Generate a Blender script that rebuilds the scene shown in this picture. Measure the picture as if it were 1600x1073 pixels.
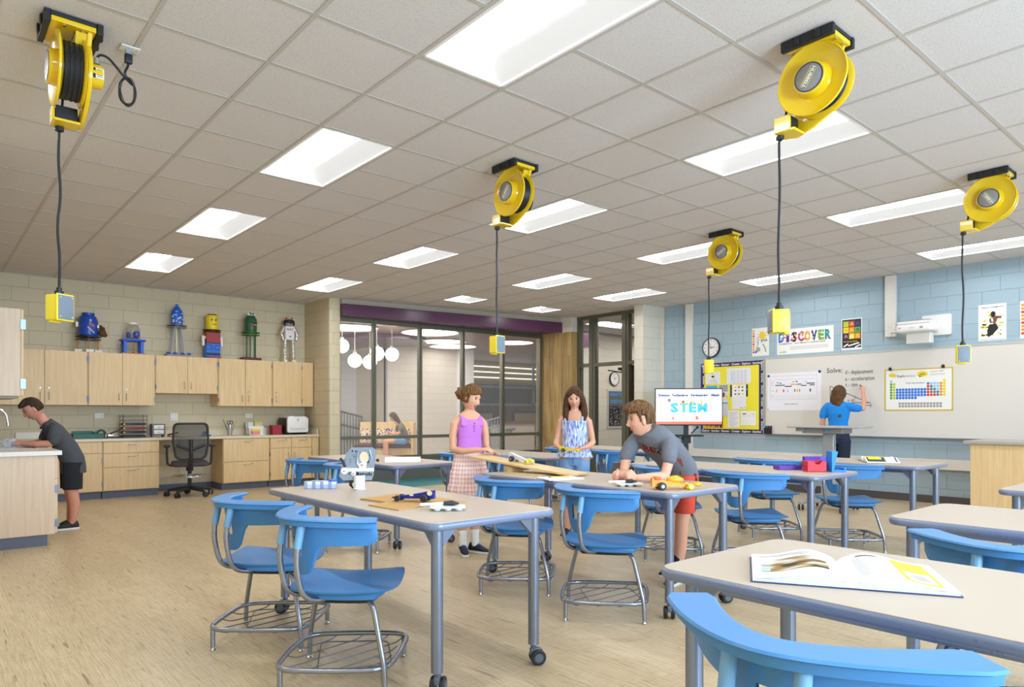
import bpy, bmesh, math, random
from mathutils import Vector, Matrix, Euler
PI = math.pi
sin, cos = math.sin, math.cos
random.seed(7)
for o in list(bpy.data.objects): bpy.data.objects.remove(o)
SC = bpy.context.scene
COL = SC.collection

# ------------------------------------------------------------ camera
CH = 1.2423
cam_d = bpy.data.cameras.new('camera'); cam = bpy.data.objects.new('camera', cam_d); COL.objects.link(cam)
cam.location = (0, 0, CH); cam.rotation_euler = (PI/2, 0, -0.7063)
cam_d.sensor_width = 36.0; cam_d.lens = 24.2345
cam_d.shift_x = 0.00648; cam_d.shift_y = 0.06815
cam_d.clip_start = 0.05; cam_d.clip_end = 200
SC.camera = cam
# ------------------------------------------------------------ world and exposure
SC.view_settings.view_transform = 'Standard'
try: SC.view_settings.look = 'None'
except Exception: pass
SC.view_settings.gamma = 1.0
SC.view_settings.exposure = 0.55
SC.view_settings.use_curve_mapping = False
W = bpy.data.worlds.new('world'); SC.world = W; W.use_nodes = True
W.node_tree.nodes['Background'].inputs[0].default_value = (0.62, 0.78, 1.0, 1)
W.node_tree.nodes['Background'].inputs[1].default_value = 1.2
LENS_E = 18.0        # troffer centre lens
SIDE_E = 0.5        # troffer side diffusers
GLOBE_E = 4.0
DAY_W = 130.0
# daylight through the windows in the wall behind the camera
def area(name, loc, rot, sx, sy, power, color):
    d = bpy.data.lights.new(name, 'AREA'); d.shape = 'RECTANGLE'; d.size = sx; d.size_y = sy
    d.energy = power; d.color = color
    o = bpy.data.objects.new(name, d); COL.objects.link(o); o.location = loc; o.rotation_euler = rot
    return o
for wx0, dk_ in ((1.9, 2.3), (5.2, 1.0), (8.5, 0.25)):
    area('window_daylight', (wx0, -3.42, 1.75), (PI/2, 0, 0), 2.2, 1.6, DAY_W*dk_, (0.55, 0.76, 1.0))

# ------------------------------------------------------------ materials
def lin(h):
    h = h.lstrip('#'); r = []
    for i in (0, 2, 4):
        v = int(h[i:i+2], 16)/255
        r.append(v/12.92 if v <= 0.04045 else ((v+0.055)/1.055)**2.4)
    return (*r, 1)
_M = {}
def M(hexc, rough=0.5, metal=0.0, emit=0.0, alpha=1.0, coat=0.0, trans=0.0, spec=0.5, bump=0.0, bscale=60.0, name=None, mottle=0.0):
    key = (hexc, rough, metal, emit, alpha, coat, trans, spec, bump, bscale, mottle)
    if key in _M: return _M[key]
    m = bpy.data.materials.new(name or ('paint_' + hexc.strip('#'))); m.use_nodes = True
    nt = m.node_tree; b = nt.nodes['Principled BSDF']
    c = lin(hexc)
    b.inputs['Base Color'].default_value = c; b.inputs['Roughness'].default_value = rough
    b.inputs['Metallic'].default_value = metal; b.inputs['Alpha'].default_value = alpha
    b.inputs['Coat Weight'].default_value = coat; b.inputs['Transmission Weight'].default_value = trans
    b.inputs['Specular IOR Level'].default_value = spec
    if emit: b.inputs['Emission Color'].default_value = c; b.inputs['Emission Strength'].default_value = emit
    # fine procedural unevenness on every surface
    tc = nt.nodes.new('ShaderNodeTexCoord'); nz = nt.nodes.new('ShaderNodeTexNoise')
    nz.inputs['Scale'].default_value = bscale; nz.inputs['Detail'].default_value = 3
    nt.links.new(tc.outputs['Object'], nz.inputs['Vector'])
    if mottle:
        mx = nt.nodes.new('ShaderNodeMixRGB'); mx.blend_type = 'MULTIPLY'; mx.inputs[0].default_value = mottle
        mx.inputs[1].default_value = c
        rp = nt.nodes.new('ShaderNodeValToRGB'); rp.color_ramp.elements[0].position = 0.3; rp.color_ramp.elements[1].position = 0.7
        rp.color_ramp.elements[0].color = (0.35, 0.35, 0.35, 1)
        nt.links.new(nz.outputs['Fac'], rp.inputs[0]); nt.links.new(rp.outputs[0], mx.inputs[2]); nt.links.new(mx.outputs[0], b.inputs['Base Color'])
    if bump:
        bp = nt.nodes.new('ShaderNodeBump'); bp.inputs['Strength'].default_value = bump; bp.inputs['Distance'].default_value = 0.002
        nt.links.new(nz.outputs['Fac'], bp.inputs['Height']); nt.links.new(bp.outputs[0], b.inputs['Normal'])
    elif not emit:
        mr = nt.nodes.new('ShaderNodeMapRange'); mr.inputs['To Min'].default_value = max(0.02, rough-0.02); mr.inputs['To Max'].default_value = min(1, rough+0.02)
        nt.links.new(nz.outputs['Fac'], mr.inputs['Value']); nt.links.new(mr.outputs[0], b.inputs['Roughness'])
    _M[key] = m
    return m
def newmat(name, rough=0.6):
    m = bpy.data.materials.new(name); m.use_nodes = True
    nt = m.node_tree; b = nt.nodes['Principled BSDF']; b.inputs['Roughness'].default_value = rough
    return m, nt, b
def N(nt, t, **kw):
    n = nt.nodes.new(t)
    for k, v in kw.items():
        if k in n.inputs: n.inputs[k].default_value = v
        else: setattr(n, k, v)
    return n
def geo_vec(nt, order, scale=(1, 1, 1)):
    """world position re-ordered so that texture x,y,z = the axes named in order"""
    g = nt.nodes.new('ShaderNodeNewGeometry'); s = nt.nodes.new('ShaderNodeSeparateXYZ'); c = nt.nodes.new('ShaderNodeCombineXYZ')
    nt.links.new(g.outputs['Position'], s.inputs[0])
    for i, a in enumerate(order):
        m = N(nt, 'ShaderNodeMath', operation='MULTIPLY'); m.inputs[1].default_value = scale[i]
        nt.links.new(s.outputs['XYZ'.index(a)], m.inputs[0]); nt.links.new(m.outputs[0], c.inputs[i])
    return c.outputs[0]
def block_mat(name, hexc, order, joint='#000000', jf=0.16):
    m, nt, b = newmat(name, 0.62)
    v = geo_vec(nt, order)
    br = N(nt, 'ShaderNodeTexBrick', Scale=1.0); br.inputs['Brick Width'].default_value = 0.4064; br.inputs['Row Height'].default_value = 0.2032
    br.inputs['Mortar Size'].default_value = 0.0045; br.inputs['Mortar Smooth'].default_value = 0.6
    c = lin(hexc); k = 1-jf
    br.inputs['Color1'].default_value = c; br.inputs['Color2'].default_value = tuple(x*0.97 for x in c[:3])+(1,)
    br.inputs['Mortar'].default_value = tuple(x*k for x in c[:3])+(1,)
    nt.links.new(v, br.inputs['Vector']); nt.links.new(br.outputs['Color'], b.inputs['Base Color'])
    nz = N(nt, 'ShaderNodeTexNoise', Scale=140.0, Detail=3.0); nt.links.new(v, nz.inputs['Vector'])
    ad = N(nt, 'ShaderNodeMath', operation='MULTIPLY_ADD'); ad.inputs[1].default_value = -1.0
    nm = N(nt, 'ShaderNodeMath', operation='MULTIPLY'); nm.inputs[1].default_value = 0.18
    nt.links.new(nz.outputs['Fac'], nm.inputs[0]); nt.links.new(br.outputs['Fac'], ad.inputs[0]); nt.links.new(nm.outputs[0], ad.inputs[2])
    bp = N(nt, 'ShaderNodeBump', Strength=0.75, Distance=0.006)
    nt.links.new(ad.outputs[0], bp.inputs['Height']); nt.links.new(bp.outputs[0], b.inputs['Normal'])
    return m
def wood_mat(name, c1, c2, order='XYZ', stretch=(60, 60, 3.0), rough=0.42, planks=None, contrast=(0.35, 0.7)):
    m, nt, b = newmat(name, rough)
    v = geo_vec(nt, order, stretch)
    nz = N(nt, 'ShaderNodeTexNoise', Scale=1.0, Detail=5.0, Roughness=0.6); nt.links.new(v, nz.inputs['Vector'])
    rp = nt.nodes.new('ShaderNodeValToRGB'); rp.color_ramp.elements[0].position = contrast[0]; rp.color_ramp.elements[1].position = contrast[1]
    rp.color_ramp.elements[0].color = lin(c1); rp.color_ramp.elements[1].color = lin(c2)
    nt.links.new(nz.outputs['Fac'], rp.inputs[0]); out = rp.outputs[0]
    if planks:
        w, l, ordp, dark = planks
        v2 = geo_vec(nt, ordp)
        br = N(nt, 'ShaderNodeTexBrick', Scale=1.0); br.inputs['Brick Width'].default_value = l; br.inputs['Row Height'].default_value = w
        br.inputs['Mortar Size'].default_value = 0.0012; br.inputs['Color1'].default_value = (1, 1, 1, 1); br.inputs['Color2'].default_value = (dark, dark, dark*0.95, 1)
        br.inputs['Mortar'].default_value = (0.45, 0.42, 0.4, 1); br.offset = 0.37
        nt.links.new(v2, br.inputs['Vector'])
        mx = N(nt, 'ShaderNodeMixRGB', blend_type='MULTIPLY'); mx.inputs[0].default_value = 1
        nt.links.new(out, mx.inputs[1]); nt.links.new(br.outputs['Color'], mx.inputs[2]); out = mx.outputs[0]
    nt.links.new(out, b.inputs['Base Color'])
    return m
def ceiling_mat():
    m, nt, b = newmat('acoustic_tile', 0.9)
    v = geo_vec(nt, 'XYZ')
    nz = N(nt, 'ShaderNodeTexNoise', Scale=170.0, Detail=2.0); nt.links.new(v, nz.inputs['Vector'])
    rp = nt.nodes.new('ShaderNodeValToRGB'); e = rp.color_ramp.elements
    e[0].position = 0.30; e[0].color = lin('#98938f'); e[1].position = 0.40; e[1].color = lin('#d9d4d3')
    nt.links.new(nz.outputs['Fac'], rp.inputs[0]); nt.links.new(rp.outputs[0], b.inputs['Base Color'])
    bp = N(nt, 'ShaderNodeBump', Strength=0.25, Distance=0.002); nt.links.new(nz.outputs['Fac'], bp.inputs['Height']); nt.links.new(bp.outputs[0], b.inputs['Normal'])
    return m
def floor_mat():
    m, nt, b = newmat('woven_plank_vinyl', 0.3)
    v = geo_vec(nt, 'YXZ')
    br = N(nt, 'ShaderNodeTexBrick', Scale=1.0); br.inputs['Brick Width'].default_value = 0.92; br.inputs['Row Height'].default_value = 0.153
    br.inputs['Mortar Size'].default_value = 0.0009; br.inputs['Color1'].default_value = (1, 1, 1, 1); br.inputs['Color2'].default_value = (0.90, 0.88, 0.86, 1)
    br.inputs['Mortar'].default_value = (0.62, 0.58, 0.54, 1); br.offset = 0.33
    nt.links.new(v, br.inputs['Vector'])
    outs = []
    for sc in ((3.0, 75.0, 1), (75.0, 5.0, 1)):
        vv = geo_vec(nt, 'YXZ', sc); nz = N(nt, 'ShaderNodeTexNoise', Scale=1.6, Detail=4.0, Roughness=0.7); nt.links.new(vv, nz.inputs['Vector']); outs.append(nz.outputs['Fac'])
    mm = N(nt, 'ShaderNodeMath', operation='MULTIPLY_ADD'); mm.inputs[1].default_value = 0.45
    nt.links.new(outs[1], mm.inputs[0]); nt.links.new(outs[0], mm.inputs[2])
    rp = nt.nodes.new('ShaderNodeValToRGB'); e = rp.color_ramp.elements
    e[0].position = 0.50; e[0].color = lin('#9c8a6c'); e[1].position = 0.98; e[1].color = lin('#dac8a6')
    x = e.new(0.72); x.color = lin('#c9b58f')
    nt.links.new(mm.outputs[0], rp.inputs[0])
    mx = N(nt, 'ShaderNodeMixRGB', blend_type='MULTIPLY'); mx.inputs[0].default_value = 1
    nt.links.new(rp.outputs[0], mx.inputs[1]); nt.links.new(br.outputs['Color'], mx.inputs[2])
    # short dark flecks along the planks
    v3 = geo_vec(nt, 'YXZ', (2.6, 30.0, 1)); n3 = N(nt, 'ShaderNodeTexNoise', Scale=1.3, Detail=2.0); nt.links.new(v3, n3.inputs['Vector'])
    r3 = nt.nodes.new('ShaderNodeValToRGB'); r3.color_ramp.elements[0].position = 0.28; r3.color_ramp.elements[1].position = 0.345
    r3.color_ramp.elements[0].color = (0.55, 0.50, 0.45, 1); nt.links.new(n3.outputs['Fac'], r3.inputs[0])
    m2 = N(nt, 'ShaderNodeMixRGB', blend_type='MULTIPLY'); m2.inputs[0].default_value = 1
    nt.links.new(mx.outputs[0], m2.inputs[1]); nt.links.new(r3.outputs[0], m2.inputs[2])
    nt.links.new(m2.outputs[0], b.inputs['Base Color'])
    mr = N(nt, 'ShaderNodeMapRange'); mr.inputs['To Min'].default_value = 0.25; mr.inputs['To Max'].default_value = 0.42
    nt.links.new(outs[0], mr.inputs['Value']); nt.links.new(mr.outputs[0], b.inputs['Roughness'])
    b.inputs['Specular IOR Level'].default_value = 0.45
    bp = N(nt, 'ShaderNodeBump', Strength=0.12, Distance=0.001); nt.links.new(mm.outputs[0], bp.inputs['Height']); nt.links.new(bp.outputs[0], b.inputs['Normal'])
    return m
def hair_mat(name, c1, c2):
    m, nt, b = newmat(name, 0.62); b.inputs['Specular IOR Level'].default_value = 0.25
    tc = nt.nodes.new('ShaderNodeTexCoord'); mp = nt.nodes.new('ShaderNodeMapping'); mp.inputs['Scale'].default_value = (160, 160, 14)
    nt.links.new(tc.outputs['Object'], mp.inputs[0])
    nz = N(nt, 'ShaderNodeTexNoise', Scale=1.0, Detail=3.0); nt.links.new(mp.outputs[0], nz.inputs['Vector'])
    rp = nt.nodes.new('ShaderNodeValToRGB'); rp.color_ramp.elements[0].position = 0.35; rp.color_ramp.elements[1].position = 0.68
    rp.color_ramp.elements[0].color = lin(c1); rp.color_ramp.elements[1].color = lin(c2)
    nt.links.new(nz.outputs['Fac'], rp.inputs[0]); nt.links.new(rp.outputs[0], b.inputs['Base Color'])
    bp = N(nt, 'ShaderNodeBump', Strength=0.9, Distance=0.006); nt.links.new(nz.outputs['Fac'], bp.inputs['Height']); nt.links.new(bp.outputs[0], b.inputs['Normal'])
    return m
def fabric_pattern(name, base, cols, scale, kind='plaid'):
    m, nt, b = newmat(name, 0.85)
    tc = nt.nodes.new('ShaderNodeTexCoord')
    if kind == 'plaid':
        sp = nt.nodes.new('ShaderNodeSeparateXYZ'); nt.links.new(tc.outputs['Object'], sp.inputs[0])
        at = N(nt, 'ShaderNodeMath', operation='ARCTAN2'); nt.links.new(sp.outputs[1], at.inputs[0]); nt.links.new(sp.outputs[0], at.inputs[1])
        facs = []
        for src, sc in ((at.outputs[0], 34.0), (sp.outputs[2], 170.0)):
            mu = N(nt, 'ShaderNodeMath', operation='MULTIPLY'); mu.inputs[1].default_value = sc; nt.links.new(src, mu.inputs[0])
            sn = N(nt, 'ShaderNodeMath', operation='SINE'); nt.links.new(mu.outputs[0], sn.inputs[0])
            gt = N(nt, 'ShaderNodeMath', operation='GREATER_THAN'); gt.inputs[1].default_value = 0.1; nt.links.new(sn.outputs[0], gt.inputs[0]); facs.append(gt.outputs[0])
        ad = N(nt, 'ShaderNodeMath', operation='ADD'); nt.links.new(facs[0], ad.inputs[0]); nt.links.new(facs[1], ad.inputs[1])
        hf = N(nt, 'ShaderNodeMath', operation='MULTIPLY'); hf.inputs[1].default_value = 0.5; nt.links.new(ad.outputs[0], hf.inputs[0])
        fac = hf.outputs[0]
    else:
        mp = nt.nodes.new('ShaderNodeMapping'); mp.inputs['Scale'].default_value = scale; nt.links.new(tc.outputs['Object'], mp.inputs[0])
        nz = N(nt, 'ShaderNodeTexNoise', Scale=1.0, Detail=2.0); nt.links.new(mp.outputs[0], nz.inputs['Vector']); fac = nz.outputs['Fac']
    rp = nt.nodes.new('ShaderNodeValToRGB'); e = rp.color_ramp.elements; rp.color_ramp.interpolation = 'CONSTANT' if kind == 'cells' else 'LINEAR'
    e[0].position = 0.0 if kind == 'plaid' else 0.34; e[0].color = lin(base); e[1].position = 1.0 if kind == 'plaid' else 0.68; e[1].color = lin(cols[-1])
    for i, cc in enumerate(cols[:-1]):
        x = e.new(e[0].position + (i+1)*(e[-1].position-e[0].position)/len(cols)); x.color = lin(cc)
    nt.links.new(fac, rp.inputs[0]); nt.links.new(rp.outputs[0], b.inputs['Base Color'])
    return m

# ------------------------------------------------------------ mesh builder
def rotm(axis, a): return Matrix.Rotation(a, 4, axis)
def T(x, y, z): return Matrix.Translation((x, y, z))
def frame(o, u, v, w=None):
    u = Vector(u).normalized(); v = Vector(v).normalized(); w = u.cross(v) if w is None else Vector(w)
    m = Matrix.Identity(4)
    for i in range(3): m[i][0] = u[i]; m[i][1] = v[i]; m[i][2] = w[i]; m[i][3] = o[i]
    return m
def rrect(x0, x1, y0, y1, r, n=5):
    out = []
    for cx, cy, a in ((x1-r, y0+r, -PI/2), (x1-r, y1-r, 0), (x0+r, y1-r, PI/2), (x0+r, y0+r, PI)):
        for i in range(n+1):
            t = a+PI/2*i/n; out.append((cx+r*cos(t), cy+r*sin(t)))
    return out
def round_path(pts, r, n=5, closed=False):
    """corner-rounded polyline through 3-D pts"""
    P = [Vector(p) for p in pts]; out = []; k = len(P)
    for i in range(k):
        if not closed and i in (0, k-1): out.append(P[i]); continue
        a, b, c = P[i-1], P[i], P[(i+1) % k]
        rr = r[i] if isinstance(r, (list, tuple)) else r
        d1 = min(rr, (a-b).length*0.49); d2 = min(rr, (c-b).length*0.49)
        p1 = b+(a-b).normalized()*d1; p2 = b+(c-b).normalized()*d2
        for j in range(n+1):
            t = j/n; out.append(p1*(1-t)**2+b*2*t*(1-t)+p2*t*t)
    return out
_TXT = {}
def text_geo(s, bold=0.0):
    key = (s, bold)
    if key in _TXT: return _TXT[key]
    cu = bpy.data.curves.new('t', 'FONT'); cu.body = s; cu.size = 1; cu.resolution_u = 2
    cu.offset = bold
    o = bpy.data.objects.new('t', cu); COL.objects.link(o)
    dg = bpy.context.evaluated_depsgraph_get(); me = bpy.data.meshes.new_from_object(o.evaluated_get(dg))
    vs = [tuple(v.co) for v in me.vertices]; fs = [tuple(p.vertices) for p in me.polygons]
    bpy.data.objects.remove(o); bpy.data.curves.remove(cu); bpy.data.meshes.remove(me)
    _TXT[key] = (vs, fs); return _TXT[key]
class MB:
    def __init__(s, M0=None): s.v = []; s.f = []; s.m = []; s.X = M0 or Matrix.Identity(4)
    def add(s, vs, fs, m=0, X=None):
        X = s.X @ X if X is not None else s.X
        n = len(s.v)
        for p in vs: s.v.append(tuple(X @ Vector(p)))
        for f in fs: s.f.append(tuple(n+i for i in f)); s.m.append(m)
        return s
    def box(s, x0, x1, y0, y1, z0, z1, m=0, X=None):
        vs = [(x, y, z) for z in (z0, z1) for y in (y0, y1) for x in (x0, x1)]
        return s.add(vs, [(0, 2, 3, 1), (4, 5, 7, 6), (0, 1, 5, 4), (2, 6, 7, 3), (0, 4, 6, 2), (1, 3, 7, 5)], m, X)
    def prism(s, poly, z0, z1, m=0, X=None, r=0.0, n=3, cap=True):
        """vertical extrusion of a counter-clockwise outline with rounded-over top and bottom edges"""
        k = len(poly); P = [Vector((p[0], p[1])) for p in poly]; nor = []
        for i in range(k):
            d = P[(i+1) % k]-P[i-1]; d = d.normalized() if d.length > 1e-9 else Vector((1, 0)); nor.append(Vector((d.y, -d.x)))
        rings = []
        if r > 0:
            for j in range(n+1): a = PI/2*j/n; rings.append((z0+r-r*cos(a), -r+r*sin(a)))
            for j in range(n+1): a = PI/2*j/n; rings.append((z1-r+r*sin(a), -r+r*cos(a)))
        else: rings = [(z0, 0), (z1, 0)]
        vs = []; fs = []
        for z, off in rings:
            for i in range(k): q = P[i]+nor[i]*off; vs.append((q.x, q.y, z))
        for j in range(len(rings)-1):
            for i in range(k): a = j*k+i; b = j*k+(i+1) % k; fs.append((a, b, b+k, a+k))
        if cap: fs.append(tuple(range(k-1, -1, -1))); fs.append(tuple(range((len(rings)-1)*k, len(rings)*k)))
        return s.add(vs, fs, m, X)
    def rbox(s, x0, x1, y0, y1, z0, z1, r=0.01, m=0, X=None, e=None):
        return s.prism(rrect(x0, x1, y0, y1, r, 4), z0, z1, m, X, r=(min(r, (z1-z0)/2.01) if e is None else e))
    def cyl(s, c, r, z0, z1, m=0, n=24, X=None, e=0.0, r2=None):
        pr = [(0, z0), (r-e, z0), (r, z0+e), ((r2 or r), z1-e), ((r2 or r)-e, z1), (0, z1)] if e else [(0, z0), (r, z0), ((r2 if r2 is not None else r), z1), (0, z1)]
        return s.lathe(pr, n, m, (X or Matrix.Identity(4)) @ T(c[0], c[1], 0))
    def lathe(s, prof, n=24, m=0, X=None, sx=1.0, sy=1.0, fn=None):
        vs = []; fs = []; idx = []
        for r, z in prof:
            if r <= 1e-7: idx.append([len(vs)]*n); vs.append((0, 0, z))
            else:
                idx.append(list(range(len(vs), len(vs)+n)))
                for i in range(n):
                    a = 2*PI*i/n; q = r*(fn(a, z) if fn else 1); vs.append((q*cos(a)*sx, q*sin(a)*sy, z))
        for j in range(len(prof)-1):
            A, B = idx[j], idx[j+1]
            for i in range(n):
                k = (i+1) % n; f = [A[i], A[k], B[k], B[i]]; g = []
                for q in f:
                    if q not in g: g.append(q)
                if len(g) > 2: fs.append(tuple(g))
        return s.add(vs, fs, m, X)
    def tube(s, pts, r, m=0, n=10, closed=False, X=None, rnd=False, flat=1.0):
        P = [Vector(p) for p in pts]; k = len(P); R = list(r) if isinstance(r, (list, tuple)) else [r]*k
        if rnd and not closed:      # round ends
            d0 = (P[0]-P[1]).normalized(); d1 = (P[-1]-P[-2]).normalized(); a, b = R[0], R[-1]
            P = [P[0]+d0*a*0.98, P[0]+d0*a*0.7]+P+[P[-1]+d1*b*0.7, P[-1]+d1*b*0.98]
            R = [a*0.2, a*0.72]+R+[b*0.72, b*0.2]; k += 4
        tg = []
        for i in range(k):
            if closed: d = P[(i+1) % k]-P[i-1]
            else: d = P[min(i+1, k-1)]-P[max(i-1, 0)]
            tg.append(d.normalized() if d.length > 1e-9 else Vector((0, 0, 1)))
        up = Vector((0, 0, 1)) if abs(tg[0].z) < 0.9 else Vector((1, 0, 0))
        u = tg[0].cross(up).normalized(); vs = []; fs = []
        for i in range(k):
            u = (u-tg[i]*u.dot(tg[i])).normalized(); w = tg[i].cross(u)
            for j in range(n): a = 2*PI*j/n; vs.append(tuple(P[i]+(u*cos(a)+w*sin(a)*flat)*R[i]))
        for i in range(k if closed else k-1):
            for j in range(n):
                a = i*n+j; b = i*n+(j+1) % n; c2 = ((i+1) % k)*n+(j+1) % n; d2 = ((i+1) % k)*n+j; fs.append((a, b, c2, d2))
        if not closed: fs.append(tuple(range(n-1, -1, -1))); fs.append(tuple(range((k-1)*n, k*n)))
        return s.add(vs, fs, m, X)
    def ell(s, c, rad, m=0, X=None, n=18, k=10, R=None):
        pr = [(sin(PI*i/k), -cos(PI*i/k)) for i in range(k+1)]; pr[0] = (0, -1); pr[-1] = (0, 1)
        Y = T(*c) @ (R.to_4x4() if R is not None else Matrix.Identity(4)) @ Matrix.Diagonal((rad[0], rad[1], rad[2], 1))
        return s.lathe(pr, n, m, (X or Matrix.Identity(4)) @ Y)
    def loft(s, secs, m=0, n=20, X=None, cap=True, fn=None):
        """secs: (centre, half-axis a, half-axis b); superelliptic rings closed with caps"""
        vs = []; fs = []; k = len(secs)
        for i, (c, a, b) in enumerate(secs):
            c, a, b = Vector(c), Vector(a), Vector(b)
            for j in range(n):
                t = 2*PI*j/n; q = fn(t, i) if fn else 1; vs.append(tuple(c+(a*cos(t)+b*sin(t))*q))
        for i in range(k-1):
            for j in range(n): a = i*n+j; b = i*n+(j+1) % n; fs.append((a, b, b+n, a+n))
        if cap: fs.append(tuple(range(n-1, -1, -1))); fs.append(tuple(range((k-1)*n, k*n)))
        return s.add(vs, fs, m, X)
    def text(s, txt, u, v, size, m=0, h=0.0, X=None, al='l', sx=1.0, wd=None, b=0.012):
        vs, fs = text_geo(txt, b)
        if not vs: return s
        x0 = min(p[0] for p in vs); x1 = max(p[0] for p in vs)
        if wd: sx = wd/((x1-x0)*size)
        ox = {'l': 0, 'c': -(x0+x1)/2*size*sx, 'r': -x1*size*sx}[al]
        return s.add([(u+ox+p[0]*size*sx, v+p[1]*size, h) for p in vs], fs, m, X)
    # flat marks on a panel (local x,y plane, height h)
    def rect(s, u0, v0, u1, v1, m=0, h=0.0, X=None): return s.add([(u0, v0, h), (u1, v0, h), (u1, v1, h), (u0, v1, h)], [(0, 1, 2, 3)], m, X)
    def disc(s, u, v, r, m=0, h=0.0, n=14, X=None, ry=None): return s.add([(u+r*cos(2*PI*i/n), v+(ry or r)*sin(2*PI*i/n), h) for i in range(n)], [tuple(range(n))], m, X)
    def poly(s, pts, m=0, h=0.0, X=None): return s.add([(p[0], p[1], h) for p in pts], [tuple(range(len(pts)))], m, X)
    def line(s, pts, w, m=0, h=0.0, X=None):
        for a, b in zip(pts, pts[1:]):
            d = Vector((b[0]-a[0], b[1]-a[1])); 
            if d.length < 1e-9: continue
            q = Vector((-d.y, d.x)).normalized()*w/2
            s.add([(a[0]-q.x, a[1]-q.y, h), (b[0]-q.x, b[1]-q.y, h), (b[0]+q.x, b[1]+q.y, h), (a[0]+q.x, a[1]+q.y, h)], [(0, 1, 2, 3)], m, X)
        return s
    def mesh(s, name, mats, flat=False, ang=38):
        me = bpy.data.meshes.new(name); me.from_pydata(s.v, [], s.f)
        for mm in (mats if isinstance(mats, (list, tuple)) else [mats]): me.materials.append(mm)
        me.polygons.foreach_set('material_index', s.m); me.update(); me.validate()
        if not flat: me.shade_smooth(); me.set_sharp_from_angle(angle=math.radians(ang))
        return me
    def build(s, name, mats, parent=None, flat=False, off=None, bevel=0.0, ang=38):
        if off is not None: s.v = [(a-off[0], b-off[1], c-off[2]) for a, b, c in s.v]
        me = s.mesh(name, mats, flat, ang)
        o = bpy.data.objects.new(name, me); COL.objects.link(o)
        if parent is not None: o.parent = parent
        if bevel:
            b = o.modifiers.new('edge', 'BEVEL'); b.width = bevel; b.segments = 2; b.limit_method = 'ANGLE'; b.angle_limit = math.radians(40)
        return o
def remesh(mb, voxel, smooth=4, keep=None):
    """union the overlapping closed shapes of mb into one continuous surface"""
    me = mb.mesh('tmp', M('#888888')); o = bpy.data.objects.new('tmp', me); COL.objects.link(o)
    r = o.modifiers.new('r', 'REMESH'); r.mode = 'VOXEL'; r.voxel_size = voxel
    if smooth: q = o.modifiers.new('s', 'SMOOTH'); q.iterations = smooth; q.factor = 0.5
    dg = bpy.context.evaluated_depsgraph_get(); e = bpy.data.meshes.new_from_object(o.evaluated_get(dg))
    out = MB(); out.add([tuple(v.co) for v in e.vertices], [tuple(p.vertices) for p in e.polygons])
    bpy.data.objects.remove(o); bpy.data.meshes.remove(e); bpy.data.meshes.remove(me)
    return out
def props(o, label=None, cat=None, group=None, kind=None):
    if label: o['label'] = label
    if cat: o['category'] = cat
    if group: o['group'] = group
    if kind: o['kind'] = kind
    return o
def thing(name, label, cat, loc=(0, 0, 0), rz=0.0, group=None):
    o = bpy.data.objects.new(name, None); COL.objects.link(o); o.empty_display_size = 0.1
    o.location = loc; o.rotation_euler = (0, 0, rz)
    return props(o, label, cat, group)
def single(o, label, cat, group=None, loc=None, rz=None):
    if loc is not None: o.location = loc
    if rz is not None: o.rotation_euler = (0, 0, rz)
    return props(o, label, cat, group)
def struct(o): o['kind'] = 'structure'; return o
def dup(root, loc=None, rz=None, label=None, group=None):
    r = root.copy(); COL.objects.link(r)
    if loc is not None: r.location = loc
    if rz is not None: r.rotation_euler = (0, 0, rz)
    if label: r['label'] = label
    if group: r['group'] = group
    for ch in list(root.children):
        c = ch.copy(); COL.objects.link(c); c.parent = r
        for g in ch.children:
            d = g.copy(); COL.objects.link(d); d.parent = c
    return r
# ------------------------------------------------------------ setting
CZ = 3.236
GX0, GY0, TL = 0.9065, 3.8479, 0.6096
XW, YW = 10.71, 12.0
MAT_CREAM_Y = block_mat('cream_block_paint', '#d3c6a6', 'XZY')      # walls across Y
MAT_CREAM_X = block_mat('cream_block_paint', '#d3c6a6', 'YZX')
MAT_LIGHT_Y = block_mat('pale_block_paint', '#e2dccb', 'XZY')
MAT_LIGHT_X = block_mat('pale_block_paint', '#e2dccb', 'YZX')
MAT_BLUE_X = block_mat('pale_blue_block_paint', '#a2b8c2', 'YZX', jf=0.13)
MAT_WHITE_Y = block_mat('white_block_paint', '#e9ebec', 'XZY', jf=0.10)
MAT_TILE = ceiling_mat(); MAT_GRID = M('#c0bbb5', 0.6)
MAT_FLOOR = floor_mat()
MAPLE = wood_mat('maple_laminate', '#d2b07c', '#e6c996', 'XYZ', (46, 46, 2.2), contrast=(0.25, 0.75))
MAPLE_H = wood_mat('maple_laminate_edge', '#d0ad79', '#e2c490', 'XYZ', (4, 4, 60))
PALEWOOD = wood_mat('bleached_maple_laminate', '#cfb394', '#e2cbaf', 'XYZ', (46, 46, 2.2), contrast=(0.25, 0.75))
RUSTIC = wood_mat('rustic_oak_plank', '#9b7740', '#dcba7c', 'XYZ', (20, 20, 1.4), 0.5, (0.19, 1.5, 'ZYX', 0.72), contrast=(0.28, 0.72))
RUSTIC_Y = wood_mat('rustic_oak_plank', '#9b7740', '#dcba7c', 'XYZ', (20, 20, 1.4), 0.5, (0.19, 1.5, 'ZXY', 0.72), contrast=(0.28, 0.72))
BRONZE = M('#6f6f60', 0.35, 0.55); PLUM = M('#5a3350', 0.28); BASEB = M('#55504e', 0.6); KICK = M('#5c6273', 0.5)
GLASS = M('#ffffff', 0.02, alpha=0.07, spec=0.5, name='clear_glass')
TEAL = M('#3f9aa0', 0.3, mottle=0.25, bscale=30); CARPET = M('#5d5a58', 0.95, bump=0.6, bscale=160, mottle=0.6)

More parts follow.
